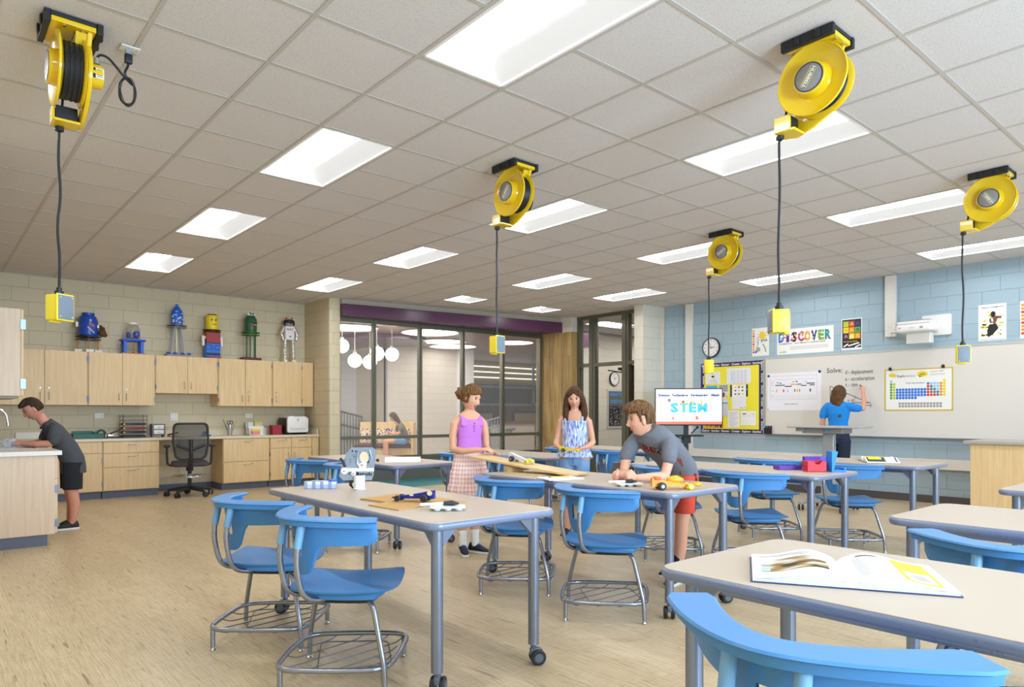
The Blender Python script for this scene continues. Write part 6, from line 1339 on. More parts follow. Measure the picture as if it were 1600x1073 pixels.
def racer(name, label, x, y, z, rz, body, wheel_c, s=1.0, hub='#8a8a8a', front=None, group=None):
    t = at(name, label, 'model car', x, y, z, rz, group); mb = MB(T(0, 0, 0) @ Matrix.Diagonal((s, s, s, 1)))
    # wedge body: thin nose, tall tail; x forward
    secs = [(0.13, 0.017, 0.003, 0.008), (0.09, 0.020, 0.008, 0.014), (0.02, 0.026, 0.012, 0.018), (-0.05, 0.033, 0.018, 0.020), (-0.11, 0.040, 0.026, 0.020), (-0.125, 0.040, 0.026, 0.020)]
    mb.loft([((p, 0, zc), (0, 0, h), (0, w, 0)) for p, zc, h, w in secs], n=4+12, fn=lambda a, i: 1/max(abs(cos(a)), abs(sin(a)))*0.92); b = mb.build('body', body, t, ang=40)
    for wx, r, w in ((0.085, 0.017, 0.012), (-0.075, 0.021, 0.016)):
        for sd in (-1, 1):
            X = Matrix.Diagonal((s, s, s, 1)) @ T(wx, sd*0.036, r) @ rotm('X', PI/2); o = MB(X).lathe([(0, -w), (r*0.8, -w), (r, -w*0.7), (r, w*0.7), (r*0.8, w), (0, w)], 26).build('wheel', (front if (front and wx > 0) else wheel_c), t)
            MB(X).lathe([(0, sd*-w-(0.001*sd)), (r*0.42, sd*-w-(0.001*sd)), (r*0.42, 0)], 18).build('hub', M(hub, 0.3, 0.4), o)
    return t, b
BW_ = M('#1d2a8c', 0.3, mottle=0.4, bscale=40)
t, b = racer('model_car', 'dark blue wooden dragster model on the cardboard', 1.985, 3.07, TZ+0.0095, PI-0.95+0.02, BW_, RUB, 0.92, '#3c3c40')
mb = MB(frame((-0.10, 0.0212*0.92, 0.045), (-1, 0, 0), (0, 0, 1))); mb.disc(-0.005, 0, 0.015, 0, 0.0003, ry=0.013); mb.disc(-0.10, -0.012, 0.006, 0, 0.0003); mb.disc(-0.11, -0.012, 0.006, 0, 0.0003); mb.build('painted_mark', M('#e0cfa6', 0.5), b, flat=True)
def tray(label, x, y, rz):
    t = at('paint_tray', label, 'tray', x, y, TZ, rz, 'white paint trays'); mb = MB(); mb.prism(rrect(-0.085, 0.085, -0.055, 0.055, 0.02, 4), 0.014, 0.018)
    for px in (-0.052, 0.0, 0.052):
        for py in (-0.027, 0.027): mb.lathe([(0.024, 0.018), (0.022, 0.014), (0.016, 0.002), (0, 0.0), (0, 0.004), (0.014, 0.006), (0.020, 0.0182)], 20, X=T(px, py, 0))
    mb.build('palette', M('#e6ecf2', 0.3), t); mb = MB()
    for px, py, c in ((-0.052, -0.027, 0), (0.0, 0.027, 0), (0.052, -0.027, 0)): mb.disc(px, py, 0.012, 0, 0.0075)
    mb.build('paint', M('#3a86c8', 0.3), t)
    b1 = at('paint_brush', 'white-handled sponge brush with a black tip lying on the '+('foreground' if x < 3 else 'boy\'s')+' paint tray', 'brush', x, y, TZ+0.019, rz, 'brushes on the paint trays')
    MB().tube([(-0.13, 0.0, 0.008), (-0.01, 0.02, 0.010)], 0.0075, n=10, rnd=True).build('handle', M('#f0efe6', 0.4), b1); MB().loft([((-0.02, 0.018, 0.011), (0, 0, 0.010), (0, 0.018, 0)), ((0.02, 0.024, 0.012), (0, 0, 0.013), (0, 0.022, 0)), ((0.055, 0.028, 0.008), (0, 0, 0.004), (0, 0.014, 0))], n=14).build('sponge', BLK, b1)
tray('white paint tray in front of the cardboard sheet', 1.965, 2.735, -0.62); tray('white paint tray left of the orange model car', 3.50, 2.87, -0.66)
# boy's table: notebook, pencil, ramp, cars
t = at('notebook', 'open white notebook with a yellow pencil on it', 'notebook', 3.50, 3.50, rz=-0.30); MB().rbox(-0.14, 0.14, -0.105, 0.105, 0, 0.010, 0.004).build('pages', M('#f2f3f6', 0.5), t); mb = MB()
for k in range(7): mb.rect(-0.12, -0.08+k*0.025, 0.12, -0.079+k*0.025, 0, 0.0105)
mb.build('ruled_lines', M('#c3cede', 0.5), t, flat=True)
pc = at('pencil', 'yellow pencil lying on the open notebook', 'pencil', 3.51, 3.52, TZ+0.0145, rz=-0.25); MB().tube([(-0.07, 0, 0), (0.085, 0, 0)], 0.0035, n=6).build('barrel', M('#f0b81c', 0.4), pc); MB().tube([(-0.085, 0, 0), (-0.07, 0, 0)], 0.0037, n=8).build('eraser', M('#c84a54', 0.6), pc)
PLY = wood_mat('plywood', '#d3b071', '#ecd39c', 'XYZ', (30, 4, 30))
r0, r1 = Vector((3.76, 3.56, 0.776)), Vector((3.62, 4.62, 0.872)); t = thing('wooden_ramp', 'long plywood board sloping down across the table end', 'ramp', tuple(r0))
d_ = (r1-r0).normalized(); s_ = Vector((d_.y, -d_.x, 0)).normalized(); MB(frame((0, 0, 0), d_, -s_)).box(-0.004, (r1-r0).length, -0.115, 0.115, 0.001, 0.016).build('board', PLY, t, bevel=0.001)
o = thing('wooden_block', 'small block propping the upper part of the ramp', 'block', (3.67, 4.20, TZ)); MB().box(-0.08, 0.08, -0.03, 0.03, 0, 0.052).build('block', PLY, o, bevel=0.001)
MB().box(-0.2, 0.2, -0.10, 0.10, 0, 0.004).build('lower_sheet', PLY, None); lo = bpy.data.objects['lower_sheet']; lo.name = 'wooden_sheet'; single(lo, 'thin plywood sheet lying flat under the ramp', 'board', None, (3.64, 3.98, TZ), 1.6)
k = 0.55; pr_ = r0.lerp(r1, k); t, b = racer('model_car', 'white and black model car with a yellow nose on the ramp', pr_.x+0.02, pr_.y, pr_.z+0.0185, -PI/2+0.13, M('#dfe3e6', 0.3, mottle=0.5, bscale=70), RUB, 1.0, '#9a9a9a', M('#f0d21c', 0.35)); t.rotation_euler = Euler((0, math.atan2(0.096, 1.07), -PI/2+0.13), 'XYZ')
MB().ell((0.09, 0, 0.03), (0.03, 0.02, 0.014)).build('nose_cone', M('#f2d21c', 0.35), t)
t, b = racer('model_car', 'orange model car with black rear and yellow front wheels', 3.56, 2.57, TZ, -0.62, M('#f09a1e', 0.35), RUB, 1.12, '#b9bdc2', M('#f2d824', 0.35))
mb = MB(); mb.ell((0.01, 0, 0.06), (0.055, 0.028, 0.026)); mb.ell((0.15, 0, 0.03), (0.035, 0.018, 0.014)); mb.build('bodywork', M('#f2a520', 0.35), t); mb = MB(); mb.rbox(-0.125, -0.085, -0.035, 0.035, 0.062, 0.078, 0.006); mb.build('rear_wing', M('#e8632a', 0.4), t)
mb = MB(); mb.ell((0.05, 0, 0.10), (0.014, 0.016, 0.020)); mb.ell((0.045, 0, 0.075), (0.016, 0.016, 0.020)); mb.tube([(0.05, 0.012, 0.085), (0.07, 0.03, 0.075)], 0.005); mb.build('driver_toy', M('#5a3420', 0.6), t)
# girls' car, held
# papers and magazine and book
t = at('folded_paper', 'white folded papers on the table behind the metal mechanism', 'paper', 3.60, 5.76, rz=-0.55); mb = MB(); vs = []; fs = []
for k, (q, hgt) in enumerate(((-0.12, 0.002), (-0.08, 0.03), (0.0, 0.038), (0.09, 0.020), (0.12, 0.004))):
    for x in (-0.17, 0.17): vs.append((x, q, hgt+0.008)); vs.append((x, q, max(0, hgt-0.012)))
for k in range(4): a = k*4; fs += [(a, a+2, a+6, a+4), (a+1, a+5, a+7, a+3), (a, a+4, a+5, a+1), (a+2, a+3, a+7, a+6)]
fs += [(0, 1, 3, 2), (16, 18, 19, 17)]; mb.add(vs, fs); mb.build('sheets', M('#f3f2f0', 0.6), t); mb = MB(T(0, 0.0, 0.0475)); mb.rect(-0.02, 0.0, 0.09, 0.018); mb.rect(0.05, -0.03, 0.06, -0.02); mb.build('print', M('#5a5c66', 0.6), t, flat=True)
def open_book(name, label, cx, cy, rz, pw, ph, hump, cover, pages, left, right, z=TZ, cat='book'):
    """spine along local y, pages to -x and +x; left/right are functions drawing marks in page coordinates"""
    t = at(name, label, cat, cx, cy, z, rz)
    mb = MB(); mb.box(-pw-0.006, -0.012, -ph/2-0.005, ph/2+0.005, 0, 0.003); mb.box(0.012, pw+0.006, -ph/2-0.005, ph/2+0.005, 0, 0.003); mb.box(-0.012, 0.012, -ph/2-0.005, ph/2+0.005, 0.0, 0.002); mb.build('cover', cover, t, bevel=0.001)
    def hz(q): return 0.004+hump*(0.22+0.78*math.exp(-((q-0.30)/0.34)**2)*(1-math.exp(-q*9)))   # q: 0 spine, 1 edge
    for sg, nm, dr in ((-1, 'left_pages', left), (1, 'right_pages', right)):
        K = 18; vs = []; fs = []
        for i in range(K+1):
            q = i/K; x = sg*pw*q; zz = hz(q) if q > 0.001 else 0.006
            for y in (-ph/2, ph/2): vs.append((x, y, zz)); vs.append((x, y, 0.0031))
        for i in range(K): a = i*4; f4 = [(a, a+2, a+6, a+4), (a+1, a+5, a+7, a+3), (a, a+4, a+5, a+1), (a+2, a+3, a+7, a+6)]; fs += f4 if sg < 0 else [f[::-1] for f in f4]
        a = K*4; fs += [(a, a+2, a+3, a+1)]; pg = MB().add(vs, fs).build(nm, pages, t, ang=50)
        m = MB()
        def patch(q0, q1, y0, y1, mi, dz=0.0006, n=10):
            vs = []; 
            for i in range(n+1):
                q = q0+(q1-q0)*i/n
                for y in (y0, y1): vs.append((sg*pw*q, (y-0.5)*ph, hz(q)+dz))
            fs = [(2*i, 2*i+1, 2*i+3, 2*i+2) if sg < 0 else (2*i, 2*i+2, 2*i+3, 2*i+1) for i in range(n)]; m.add(vs, fs, mi)
        dr(patch); m.build('printed_marks', CM+[PHOTO], pg, ang=60)
        e_ = MB()
        for k in range(4):
            zz = 0.006+0.0035*k
            for y in (-ph/2-0.0006, ph/2+0.0006):
                pts = [(sg*pw*(0.06+0.92*i/10), y, min(zz+0.3*hz(0.06+0.92*i/10)*(k+1)/5, hz(0.06+0.92*i/10)-0.002)) for i in range(11)]; e_.tube(pts, 0.0004, n=4)
        e_.build('page_edges', GREY2, pg)
    return t
PHOTO = fabric_pattern('printed_photo', '#3b3324', ['#a98a4c', '#cfd6dc', '#d9c07a'], (9, 22, 9), 'noise')
def bl(p):
    k = CI; p(0.18, 0.90, 0.22, 0.72, len(CM)); p(0.2, 0.5, 0.80, 0.815, k['grey']); 
    for i in range(4): p(0.15, 0.92, 0.84+i*0.025, 0.847+i*0.025, k['grey'])
    p(0.80, 0.90, 0.24, 0.40, k['sky'], 0.0010)
def br(p):
    k = CI; p(0.55, 0.90, 0.10, 0.93, k['yel']); p(0.60, 0.86, 0.15, 0.50, k['white'], 0.0010); p(0.66, 0.80, 0.2, 0.42, k['grey'], 0.0013)
    for i in range(16): p(0.12, 0.5, 0.12+i*0.042, 0.128+i*0.042, k['grey'])
    p(0.18, 0.44, 0.84, 0.90, k['grey']); p(0.2, 0.4, 0.86, 0.88, k['black'], 0.0010)
open_book('textbook', 'large open textbook with a photo and a yellow page panel', 2.045, 0.885, math.atan2(0.506, 0.863)-PI/2, 0.250, 0.336, 0.036, M('#2d3c6a', 0.4), M('#eef0f4', 0.45), bl, br)
def ml(p):
    k = CI; p(0.1, 0.95, 0.05, 0.95, k['dk']); p(0.2, 0.6, 0.5, 0.9, k['yel'], 0.001); p(0.3, 0.9, 0.1, 0.4, k['white'], 0.001)
def mr(p):
    k = CI; p(0.1, 0.5, 0.5, 0.95, k['yel']); p(0.15, 0.9, 0.1, 0.45, k['grey']); p(0.55, 0.9, 0.55, 0.9, k['white'])
open_book('magazine', 'open yellow and black magazine on the farthest right table', 7.10, 2.74, 0.55, 0.24, 0.28, 0.045, BLK, M('#e9e7e4', 0.4), ml, mr, cat='magazine')
# red table: plastic parts
def openbox(name, label, x, y, rz, w, d, h, c, cat='tray', notch=False):
    t = at(name, label, cat, x, y, TZ, rz, 'printed plastic parts'); m = M(c, 0.4); mb = MB(); e = 0.007
    mb.box(-w/2, w/2, -d/2, d/2, 0, e); mb.box(-w/2, -w/2+e, -d/2, d/2, e, h); mb.box(w/2-e, w/2, -d/2, d/2, e, h); mb.box(-w/2, w/2, d/2-e, d/2, e, h)
    if notch: mb.prism([(-w/2, 0), (w/2, 0), (w/2, h), (w*0.26, h), (w*0.14, h*0.72), (-w*0.04, h*0.72), (-w*0.16, h), (-w/2, h)], 0, e, X=frame((0, -d/2+e, 0), (1, 0, 0), (0, 0, 1)))
    else: mb.box(-w/2, w/2, -d/2, -d/2+e, e, h)
    mb.build('shell', m, t, bevel=0.0015)
    if not notch and h < 0.06: MB().tube([(-w*0.1, -d*0.2, h*0.6), (w*0.25, d*0.1, h*0.9)], 0.004).build('divider', m, t)
    return t
openbox('plastic_tray', 'low purple plastic tray, leftmost of the coloured parts', 5.545, 2.86, -0.72, 0.19, 0.13, 0.036, '#5a2aa0'); openbox('plastic_box', 'purple plastic plate box standing behind the red one', 5.69, 2.70, -0.72, 0.185, 0.035, 0.11, '#5f2fae', 'box')
openbox('plastic_box', 'red plastic box with a notched front rim', 5.52, 2.62, -0.72, 0.155, 0.10, 0.085, '#d01f2a', 'box', True)
t = at('phone_stand', 'bright blue plastic phone stand at the right end of the parts', 'stand', 5.62, 2.49, rz=-0.72, group='printed plastic parts'); m = M('#1585e8', 0.38)
mb = MB(frame((0, 0, 0), (1, 0, 0), (0, 0, 1))); mb.prism([(-0.055, 0), (-0.04, 0), (-0.005, 0.165), (-0.055, 0.165)], -0.055, 0.045); mb.prism([(-0.05, 0), (0.06, 0), (0.06, 0.035), (0.045, 0.035), (0.045, 0.016), (-0.03, 0.016)], -0.055, 0.045); mb.build('stand', m, t, bevel=0.002)

# ------------------------------------------------------------ lobby furniture behind the glass
BX, BY, BR = 8.94, 15.1, -0.7063
t = thing('bench', 'booth bench with patterned back cushion and burgundy seat in the lobby', 'bench', (BX, BY, 0), BR); MP = wood_mat('light_maple', '#d7b67c', '#e8cf9c', 'XYZ', (30, 30, 2))
PAT = fabric_pattern('patterned_upholstery', '#2a4a9a', ['#f0d060', '#f2f2ee', '#c03028', '#3a78c8'], (22, 22, 22), 'cells')
mb = MB(); mb.box(-0.72, 0.72, -0.22, 0.28, 0, 0.38); mb.box(-0.70, 0.72, 0.28, 0.34, 0, 1.02); mb.build('frame', MP, t, bevel=0.004); MB().box(0.66, 0.72, -0.25, 0.28, 0.38, 1.02).build('end_panel', MP, t, bevel=0.004)
MB().rbox(-0.74, 0.66, -0.26, 0.20, 0.381, 0.47, 0.02).build('seat_cushion', M('#4e1f2c', 0.5), t); MB().rbox(-0.70, 0.655, 0.20, 0.279, 0.475, 0.86, 0.02).build('back_cushion', PAT, t); MB().rbox(0.595, 0.659, -0.20, 0.195, 0.475, 0.82, 0.02).build('end_cushion', PAT, t)
def railing(name, label, x0, x1, y, z0, z1, dz, n, m, mats='#6a6e6c'):
    t = thing(name, label, 'railing', (x0, y, z0)); mm = M(mats, 0.4, 0.4); mb = MB(); L = x1-x0
    mb.tube([(0, 0, z1-z0), (L, 0, z1-z0+dz)], 0.025, n=8); mb.tube([(0, 0, 0.05), (L, 0, 0.05+dz)], 0.018, n=8); mb.tube([(0, 0, (z1-z0)*0.74), (L, 0, (z1-z0)*0.74+dz)], 0.03, n=8); mb.build('rails', mm, t)
    for k in range(n): x = L*k/(n-1); z = dz*k/(n-1); MB().tube([(x, 0, 0.0 if k in (0, n-1) else z+0.05), (x, 0, z1-z0+z)], 0.014 if 0 < k < n-1 else 0.022, n=6).build('baluster', mm, t)
    return t
railing('stair_railing', 'grey stair railing along the white lobby wall', 8.6, 10.9-1.1, 17.9, 0.0, 1.42, -0.28, 14, None); railing('stair_railing', 'grey railing by the white lobby column, behind the left girl', 12.95, 13.8, 16.4, 0.0, 0.95, 0.18, 8, None, '#9fb0b8')
mb = MB(); mb.tube([(14.4, 16.86, 0.70), (14.75, 16.80, 0.74)], 0.03); mb.tube([(14.6, 16.80, 0.72), (14.6, 16.88, 0.55)], 0.02); single(mb.build('wall_handrail', M('#7c7f7e', 0.4, 0.4)), 'short grey handrail on the half wall in the lobby', 'handrail')
mb = MB(); mb.tube([(10.3, 16.76, 0.72), (11.1, 16.76, 0.72)], 0.02); mb.tube([(10.35, 16.76, 0.72), (10.35, 16.80, 0.66)], 0.012); mb.tube([(11.05, 16.76, 0.72), (11.05, 16.80, 0.66)], 0.012); single(mb.build('lobby_handrail', M('#c8b48c', 0.4)), 'thin brass handrail on the cream lobby wall beside the bench', 'handrail')

# ------------------------------------------------------------ people
def skinmat(h):
    m = M(h, 0.5, bump=0.05, bscale=300); b = m.node_tree.nodes['Principled BSDF']; b.inputs['Subsurface Weight'].default_value = 0.12; b.inputs['Subsurface Radius'].default_value = (0.02, 0.008, 0.005); return m
def head_pt(dx, dy, dz):
    x, y, z = dx*0.098, dy*0.077, dz*0.118; t = max(0.0, -dz)
    y *= 1-0.30*t**1.5; x *= (1-0.06*t) if dx > 0 else (1-0.50*t**1.3)
    if x > 0.055: x = 0.055+(x-0.055)*0.80
    if dx > 0:
        def g(cy, cz, sy, sz): return math.exp(-((y-cy)/sy)**2-((z-cz)/sz)**2)
        x += 0.024*g(0, -0.030, 0.011, 0.014)+0.012*g(0, -0.005, 0.008, 0.024)+0.004*g(0.013, -0.036, 0.008, 0.008)+0.004*g(-0.013, -0.036, 0.008, 0.008)
        for s in (-1, 1): x += -0.011*g(s*0.030, 0.008, 0.014, 0.011)+0.005*g(s*0.030, 0.028, 0.018, 0.009)+0.005*g(s*0.040, -0.025, 0.016, 0.018)
        x += 0.006*g(0, -0.062, 0.020, 0.007)-0.003*g(0, -0.0555, 0.018, 0.003)+0.007*g(0, -0.095, 0.020, 0.014)-0.004*g(0, -0.078, 0.018, 0.006)
    return Vector((x, y, z))
def grid_dirs(n=64, k=48):
    out = []
    for i in range(k+1):
        th = PI*i/k
        for j in range(n): a = 2*PI*j/n; out.append((sin(th)*cos(a), sin(th)*sin(a), cos(th)))
    fs = []
    for i in range(k):
        for j in range(n): a = i*n+j; b = i*n+(j+1) % n; fs.append((a, a+n, b+n, b))
    return out, fs
DIRS, DF = grid_dirs()
def add_head(mb, X, smile=0, brow=2, mouth=3, eyew=4, eyed=5):
    mb.add([tuple(head_pt(*d)) for d in DIRS], DF, 0, X)
    for s in (-1, 1):
        mb.ell((-0.004, s*0.077, -0.012), (0.018, 0.009, 0.030), 0, X=X, R=Euler((0, 0.15, s*0.35)).to_matrix(), n=14, k=10)
        mb.ell((0.0655, s*0.030, 0.006), (0.0125, 0.0155, 0.0090), eyew, X=X, n=14, k=8); mb.ell((0.0745, s*0.030, 0.0055), (0.0052, 0.0075, 0.0078), eyed, X=X, n=10, k=6)
        mb.tube([(0.0755, s*0.017, 0.0125), (0.0795, s*0.030, 0.0155), (0.072, s*0.045, 0.0115)], [0.0022, 0.0032, 0.0018], eyed, 6, X=X)
        mb.tube([(0.083, s*0.014, 0.026), (0.083, s*0.030, 0.0315), (0.071, s*0.048, 0.026)], [0.003, 0.0044, 0.002], brow, 6, X=X)
    k = 0.007 if smile else 0.0
    up = [(0.0815-abs(y)*0.40, y, -0.0585+k*(abs(y)/0.024)**2) for y in (-0.027, -0.016, -0.006, 0.0, 0.006, 0.016, 0.027)]
    mb.tube(up, [0.0014, 0.004, 0.0048, 0.0044, 0.0048, 0.004, 0.0014], mouth, 8, X=X); mb.tube([(p[0]-0.001, p[1]*0.95, p[2]-(0.010 if smile == 2 else 0.0065)+(abs(p[1])/0.024)**2*(0.008 if smile == 2 else 0.005)) for p in up], [0.0014, 0.004, 0.005, 0.005, 0.005, 0.004, 0.0014], mouth, 8, X=X)
    if smile == 2: mb.tube([(p[0]-0.003, p[1]*0.8, p[2]-0.0045+(abs(p[1])/0.024)**2*0.002) for p in up[1:-1]], [0.002, 0.0034, 0.0036, 0.0034, 0.002], eyew, 8, X=X)
def hair_shell(X, fn, mat, parent, extra=None, voxel=0.006, name='hair', off=None):
    """closed hair shape: the head surface pushed out by fn(dx,dy,dz) metres, plus extra closed shapes"""
    mb = MB(); vs = []
    for d in DIRS: p = head_pt(*d); n = Vector(d); vs.append(tuple(p+n*fn(*d)))
    mb.add(vs, DF, 0, X)
    if extra: extra(mb, X)
    r = remesh(mb, voxel, 2); return r.build(name, mat, parent, off=off, ang=80)
def limb(mb, pts, radii, n=16, m=0): mb.tube(pts, radii, m, n, rnd=True)
def hand(mb, Wp, d, nrm, side, curl=(0.25, 0.35, 0.3), s=1.0, thumb=0.35, point=False):
    d = Vector(d).normalized(); nrm = Vector(nrm); nrm = (nrm-d*nrm.dot(d)).normalized(); side = d.cross(nrm)*side; Wp = Vector(Wp)
    mb.ell((0, 0, 0), (0.050*s, 0.038*s, 0.0165*s), X=frame(Wp+d*0.048*s, d, side, nrm) if True else None)
    for i in range(4):
        b = Wp+d*(0.082-0.004*abs(i-1))*s+side*(0.027-0.018*i)*s; L = [0.066, 0.074, 0.068, 0.054][i]*s; a = 0.0; p = [b-d*0.015*s, b]
        for q, (c, fr) in enumerate(zip(curl, (0.45, 0.30, 0.25))):
            if point and i == 0: c = 0.08
            a += c; p.append(p[-1]+(d*cos(a)+nrm*sin(a))*L*fr)
        mb.tube(p, [0.0088*s, 0.0086*s, 0.0082*s, 0.0076*s, 0.0068*s], 0, 10, rnd=True)
    b = Wp+d*0.022*s+side*0.024*s; t1 = (d*0.65+side*0.72+nrm*0.2*1).normalized(); t2 = (d*0.9+side*(0.3-thumb)+nrm*(0.3+thumb)).normalized()
    mb.tube([b, b+t1*0.034*s, b+t1*0.034*s+t2*0.030*s, b+t1*0.034*s+t2*0.052*s], [0.013*s, 0.0105*s, 0.009*s, 0.0075*s], 0, 10, rnd=True)
def core(secs, start, k=0.86): return [(c, tuple(v*k for v in a_), tuple(v*k for v in b_)) for c, a_, b_ in spine(secs, start)]
def spine(secs, start=(0, 0, 0)):
    """secs: (step along the spine, lean, depth, width[, side shift]) -> loft sections in the local x-z plane"""
    x, y, z = start; out = []
    for q in secs:
        ds, ph, rx, ry = q[:4]; x += ds*sin(ph); z += ds*cos(ph); out.append(((x, y, z), (rx*cos(ph), 0, -rx*sin(ph)), (0, ry, 0)))
    return out
EYEW, EYED = M('#f1ece6', 0.25), M('#2a1a12', 0.2)
def person(name, label, loc, rz, skin, browc, lipc, body_fn, headX, smile=0, voxel=0.0065):
    t = thing(name, label, 'person', loc, rz); mb = MB(); body_fn(mb); r = remesh(mb, voxel, 3); n0 = len(r.v)
    add_head(r, headX, smile); r.build('body', [skin, skin, M(browc, 0.7), M(lipc, 0.45), EYEW, EYED], t, ang=80); return t
def HX(x, y, z, yaw=0, pitch=0, roll=0, s=1.0): return T(x, y, z) @ Euler((roll, pitch, yaw), 'XYZ').to_matrix().to_4x4() @ Matrix.Diagonal((s, s, s, 1))
def shoe(mb_u, mb_s, x, y, ang, s=1.0, z=0.0):
    X = T(x, y, z) @ rotm('Z', ang) @ Matrix.Diagonal((s, s, s, 1))
    mb_s.prism([(-0.07, -0.03), (0.0, -0.034), (0.09, -0.043), (0.15, -0.034), (0.172, 0.0), (0.15, 0.034), (0.09, 0.04), (0.0, 0.032), (-0.07, 0.03), (-0.085, 0)], 0, 0.024, X=X, r=0.007, n=2)
    mb_u.loft([((-0.075, 0, 0.045), (0, 0, 0.022), (0, 0.024, 0)), ((-0.06, 0, 0.06), (0, 0, 0.042), (0, 0.032, 0)), ((0.0, 0, 0.062), (0, 0, 0.044), (0, 0.035, 0)), ((0.05, 0, 0.05), (0, 0, 0.034), (0, 0.038, 0)), ((0.11, 0, 0.037), (0, 0, 0.021), (0, 0.038, 0)), ((0.15, 0, 0.03), (0, 0, 0.014), (0, 0.026, 0)), ((0.165, 0, 0.026), (0, 0, 0.006), (0, 0.012, 0))], X=X, n=18)
def shoes(t, feet, upper, sole, s=0.88, laces=None):
    for (x, y, a) in feet:
        u, so = MB(), MB(); shoe(u, so, x, y, a, s); o = u.build('shoe', upper, t, ang=70); so.build('sole', sole, o)
        X = T(x, y, 0) @ rotm('Z', a) @ Matrix.Diagonal((s, s, s, 1)); l = MB(X)
        for k in range(4): l.tube([(0.03+k*0.018, -0.018, 0.092-k*0.008), (0.036+k*0.018, 0, 0.096-k*0.009), (0.03+k*0.018, 0.018, 0.092-k*0.008)], 0.0025, n=6)
        l.build('laces', laces or upper, o)

# --- left girl: lilac top, plaid skirt
SK1 = skinmat('#dca585')
g1 = dict(loc=(3.725, 4.86, 0), rz=math.radians(-102))
def g1_body(mb):
    mb.loft(core([(0, 0, 0.07, 0.11), (0.05, 0, 0.085, 0.13), (0.12, 0, 0.075, 0.115), (0.10, 0, 0.07, 0.105), (0.13, 0.02, 0.08, 0.125), (0.09, 0.03, 0.072, 0.135), (0.045, 0.03, 0.055, 0.115), (0.03, 0.03, 0.045, 0.06)], (0, 0, 0.70)), n=22)
    limb(mb, [(0.005, 0, 1.17), (0.01, 0, 1.30)], [0.048, 0.042])
    for s in (-1, 1): limb(mb, [(0, s*0.065, 0.78), (0.012, s*0.068, 0.45), (0.0, s*0.066, 0.40), (-0.018, s*0.062, 0.28), (-0.005, s*0.06, 0.09), (0.0, s*0.06, 0.06)], [0.085, 0.052, 0.049, 0.046, 0.030, 0.030])
    limb(mb, [(0, -0.105, 1.185), (0.0, -0.142, 1.15), (0.0, -0.160, 1.04), (0.005, -0.162, 0.930)], [0.034, 0.037, 0.033, 0.029]); limb(mb, [(0.005, -0.162, 0.93), (0.10, -0.11, 0.915), (0.215, -0.01, 0.93)], [0.030, 0.029, 0.022])
    limb(mb, [(0, 0.105, 1.185), (0.0, 0.142, 1.15), (0.01, 0.158, 1.04), (0.03, 0.155, 0.935)], [0.034, 0.037, 0.033, 0.029]); limb(mb, [(0.03, 0.155, 0.935), (0.12, 0.125, 0.92), (0.20, 0.085, 0.935)], [0.030, 0.028, 0.021])
    hand(mb, (0.215, -0.01, 0.932), (0.55, 0.80, 0.02), (-0.2, 0.1, -1), 1, (0.35, 0.4, 0.3), 0.86, point=False)
    hand(mb, (0.20, 0.085, 0.932), (0.55, 0.62, -0.45), (0.1, -0.6, -0.7), -1, (0.5, 0.7, 0.5), 0.86, point=True)
hx1 = HX(0.035, 0.0, 1.378, 0.52, 0.30, -0.08, 0.93)
p = person('person', 'girl in a lilac tank top and pink plaid skirt pressing her hands together', g1['loc'], g1['rz'], SK1, '#7a5230', '#b9505a', g1_body, hx1, 2)
mb = MB(); mb.loft(spine([(0, 0, 0.088, 0.128), (0.06, 0, 0.090, 0.126), (0.07, 0, 0.083, 0.116), (0.05, 0, 0.081, 0.113), (0.08, 0.02, 0.088, 0.120), (0.05, 0.03, 0.088, 0.122), (0.03, 0.03, 0.080, 0.112), (0.012, 0.03, 0.068, 0.10)], (0, 0, 0.84)), n=26)
for s in (-1, 1):
    for q in (0.072, 0.088, 0.100): mb.tube([(0.070, s*q, 1.14), (0.056, s*(q-0.004), 1.19), (0.008, s*(q-0.006), 1.222), (-0.045, s*(q-0.004), 1.20), (-0.062, s*q, 1.14)], 0.0125, n=8, rnd=True)
top = remesh(mb, 0.006, 3).build('tank_top', M('#c77ad6', 0.85, bump=0.35, bscale=120), p, ang=80)
mb = MB()
for k in range(4): mb.ell((0.100-0.004*k+0.0035, 0.004, 1.155-0.022*k), (0.004, 0.005, 0.005), n=10, k=6)
mb.build('button', M('#4a2830', 0.4), top)
PLAID = fabric_pattern('plaid_cotton', '#f3e6e0', ['#f0cdc9', '#e2a5a2'], (1, 1, 1), 'plaid')
def pleat(a, i): return 1+0.012*sin(a*17)*(i if i < 4 else 4)
mb = MB(); mb.loft([((0, 0, z), (rx, 0, 0), (0, ry, 0)) for z, rx, ry in ((0.915, 0.088, 0.128), (0.88, 0.105, 0.142), (0.75, 0.128, 0.160), (0.735, 0.138, 0.168), (0.62, 0.150, 0.178), (0.605, 0.162, 0.190), (0.52, 0.172, 0.200), (0.515, 0.165, 0.194), (0.60, 0.14, 0.17), (0.88, 0.09, 0.125))], n=72, fn=pleat); mb.build('skirt', PLAID, p, ang=60)
for s in (-1, 1): limb(m_ := MB(), [(0.0, s*0.060, 0.07), (-0.008, s*0.060, 0.17), (-0.012, s*0.061, 0.205)], [0.033, 0.036, 0.040]); m_.build('sock', M('#f1f0ee', 0.9, bump=0.4, bscale=120), p)
shoes(p, [(0.0, -0.062, -0.25), (0.0, 0.062, 0.55)], M('#191b22', 0.6), M('#dcdad4', 0.5), 0.90, M('#2a50c0', 0.5))
HR1 = hair_mat('brown_hair', '#3f2814', '#8f673a')
def h1(dx, dy, dz):
    face = dx > 0.30 and dz < 0.50-0.25*abs(dy); return -0.012 if (face or dz < -0.42) else 0.014+0.008*max(0, dz)+0.004*sin(dy*14+dz*9)
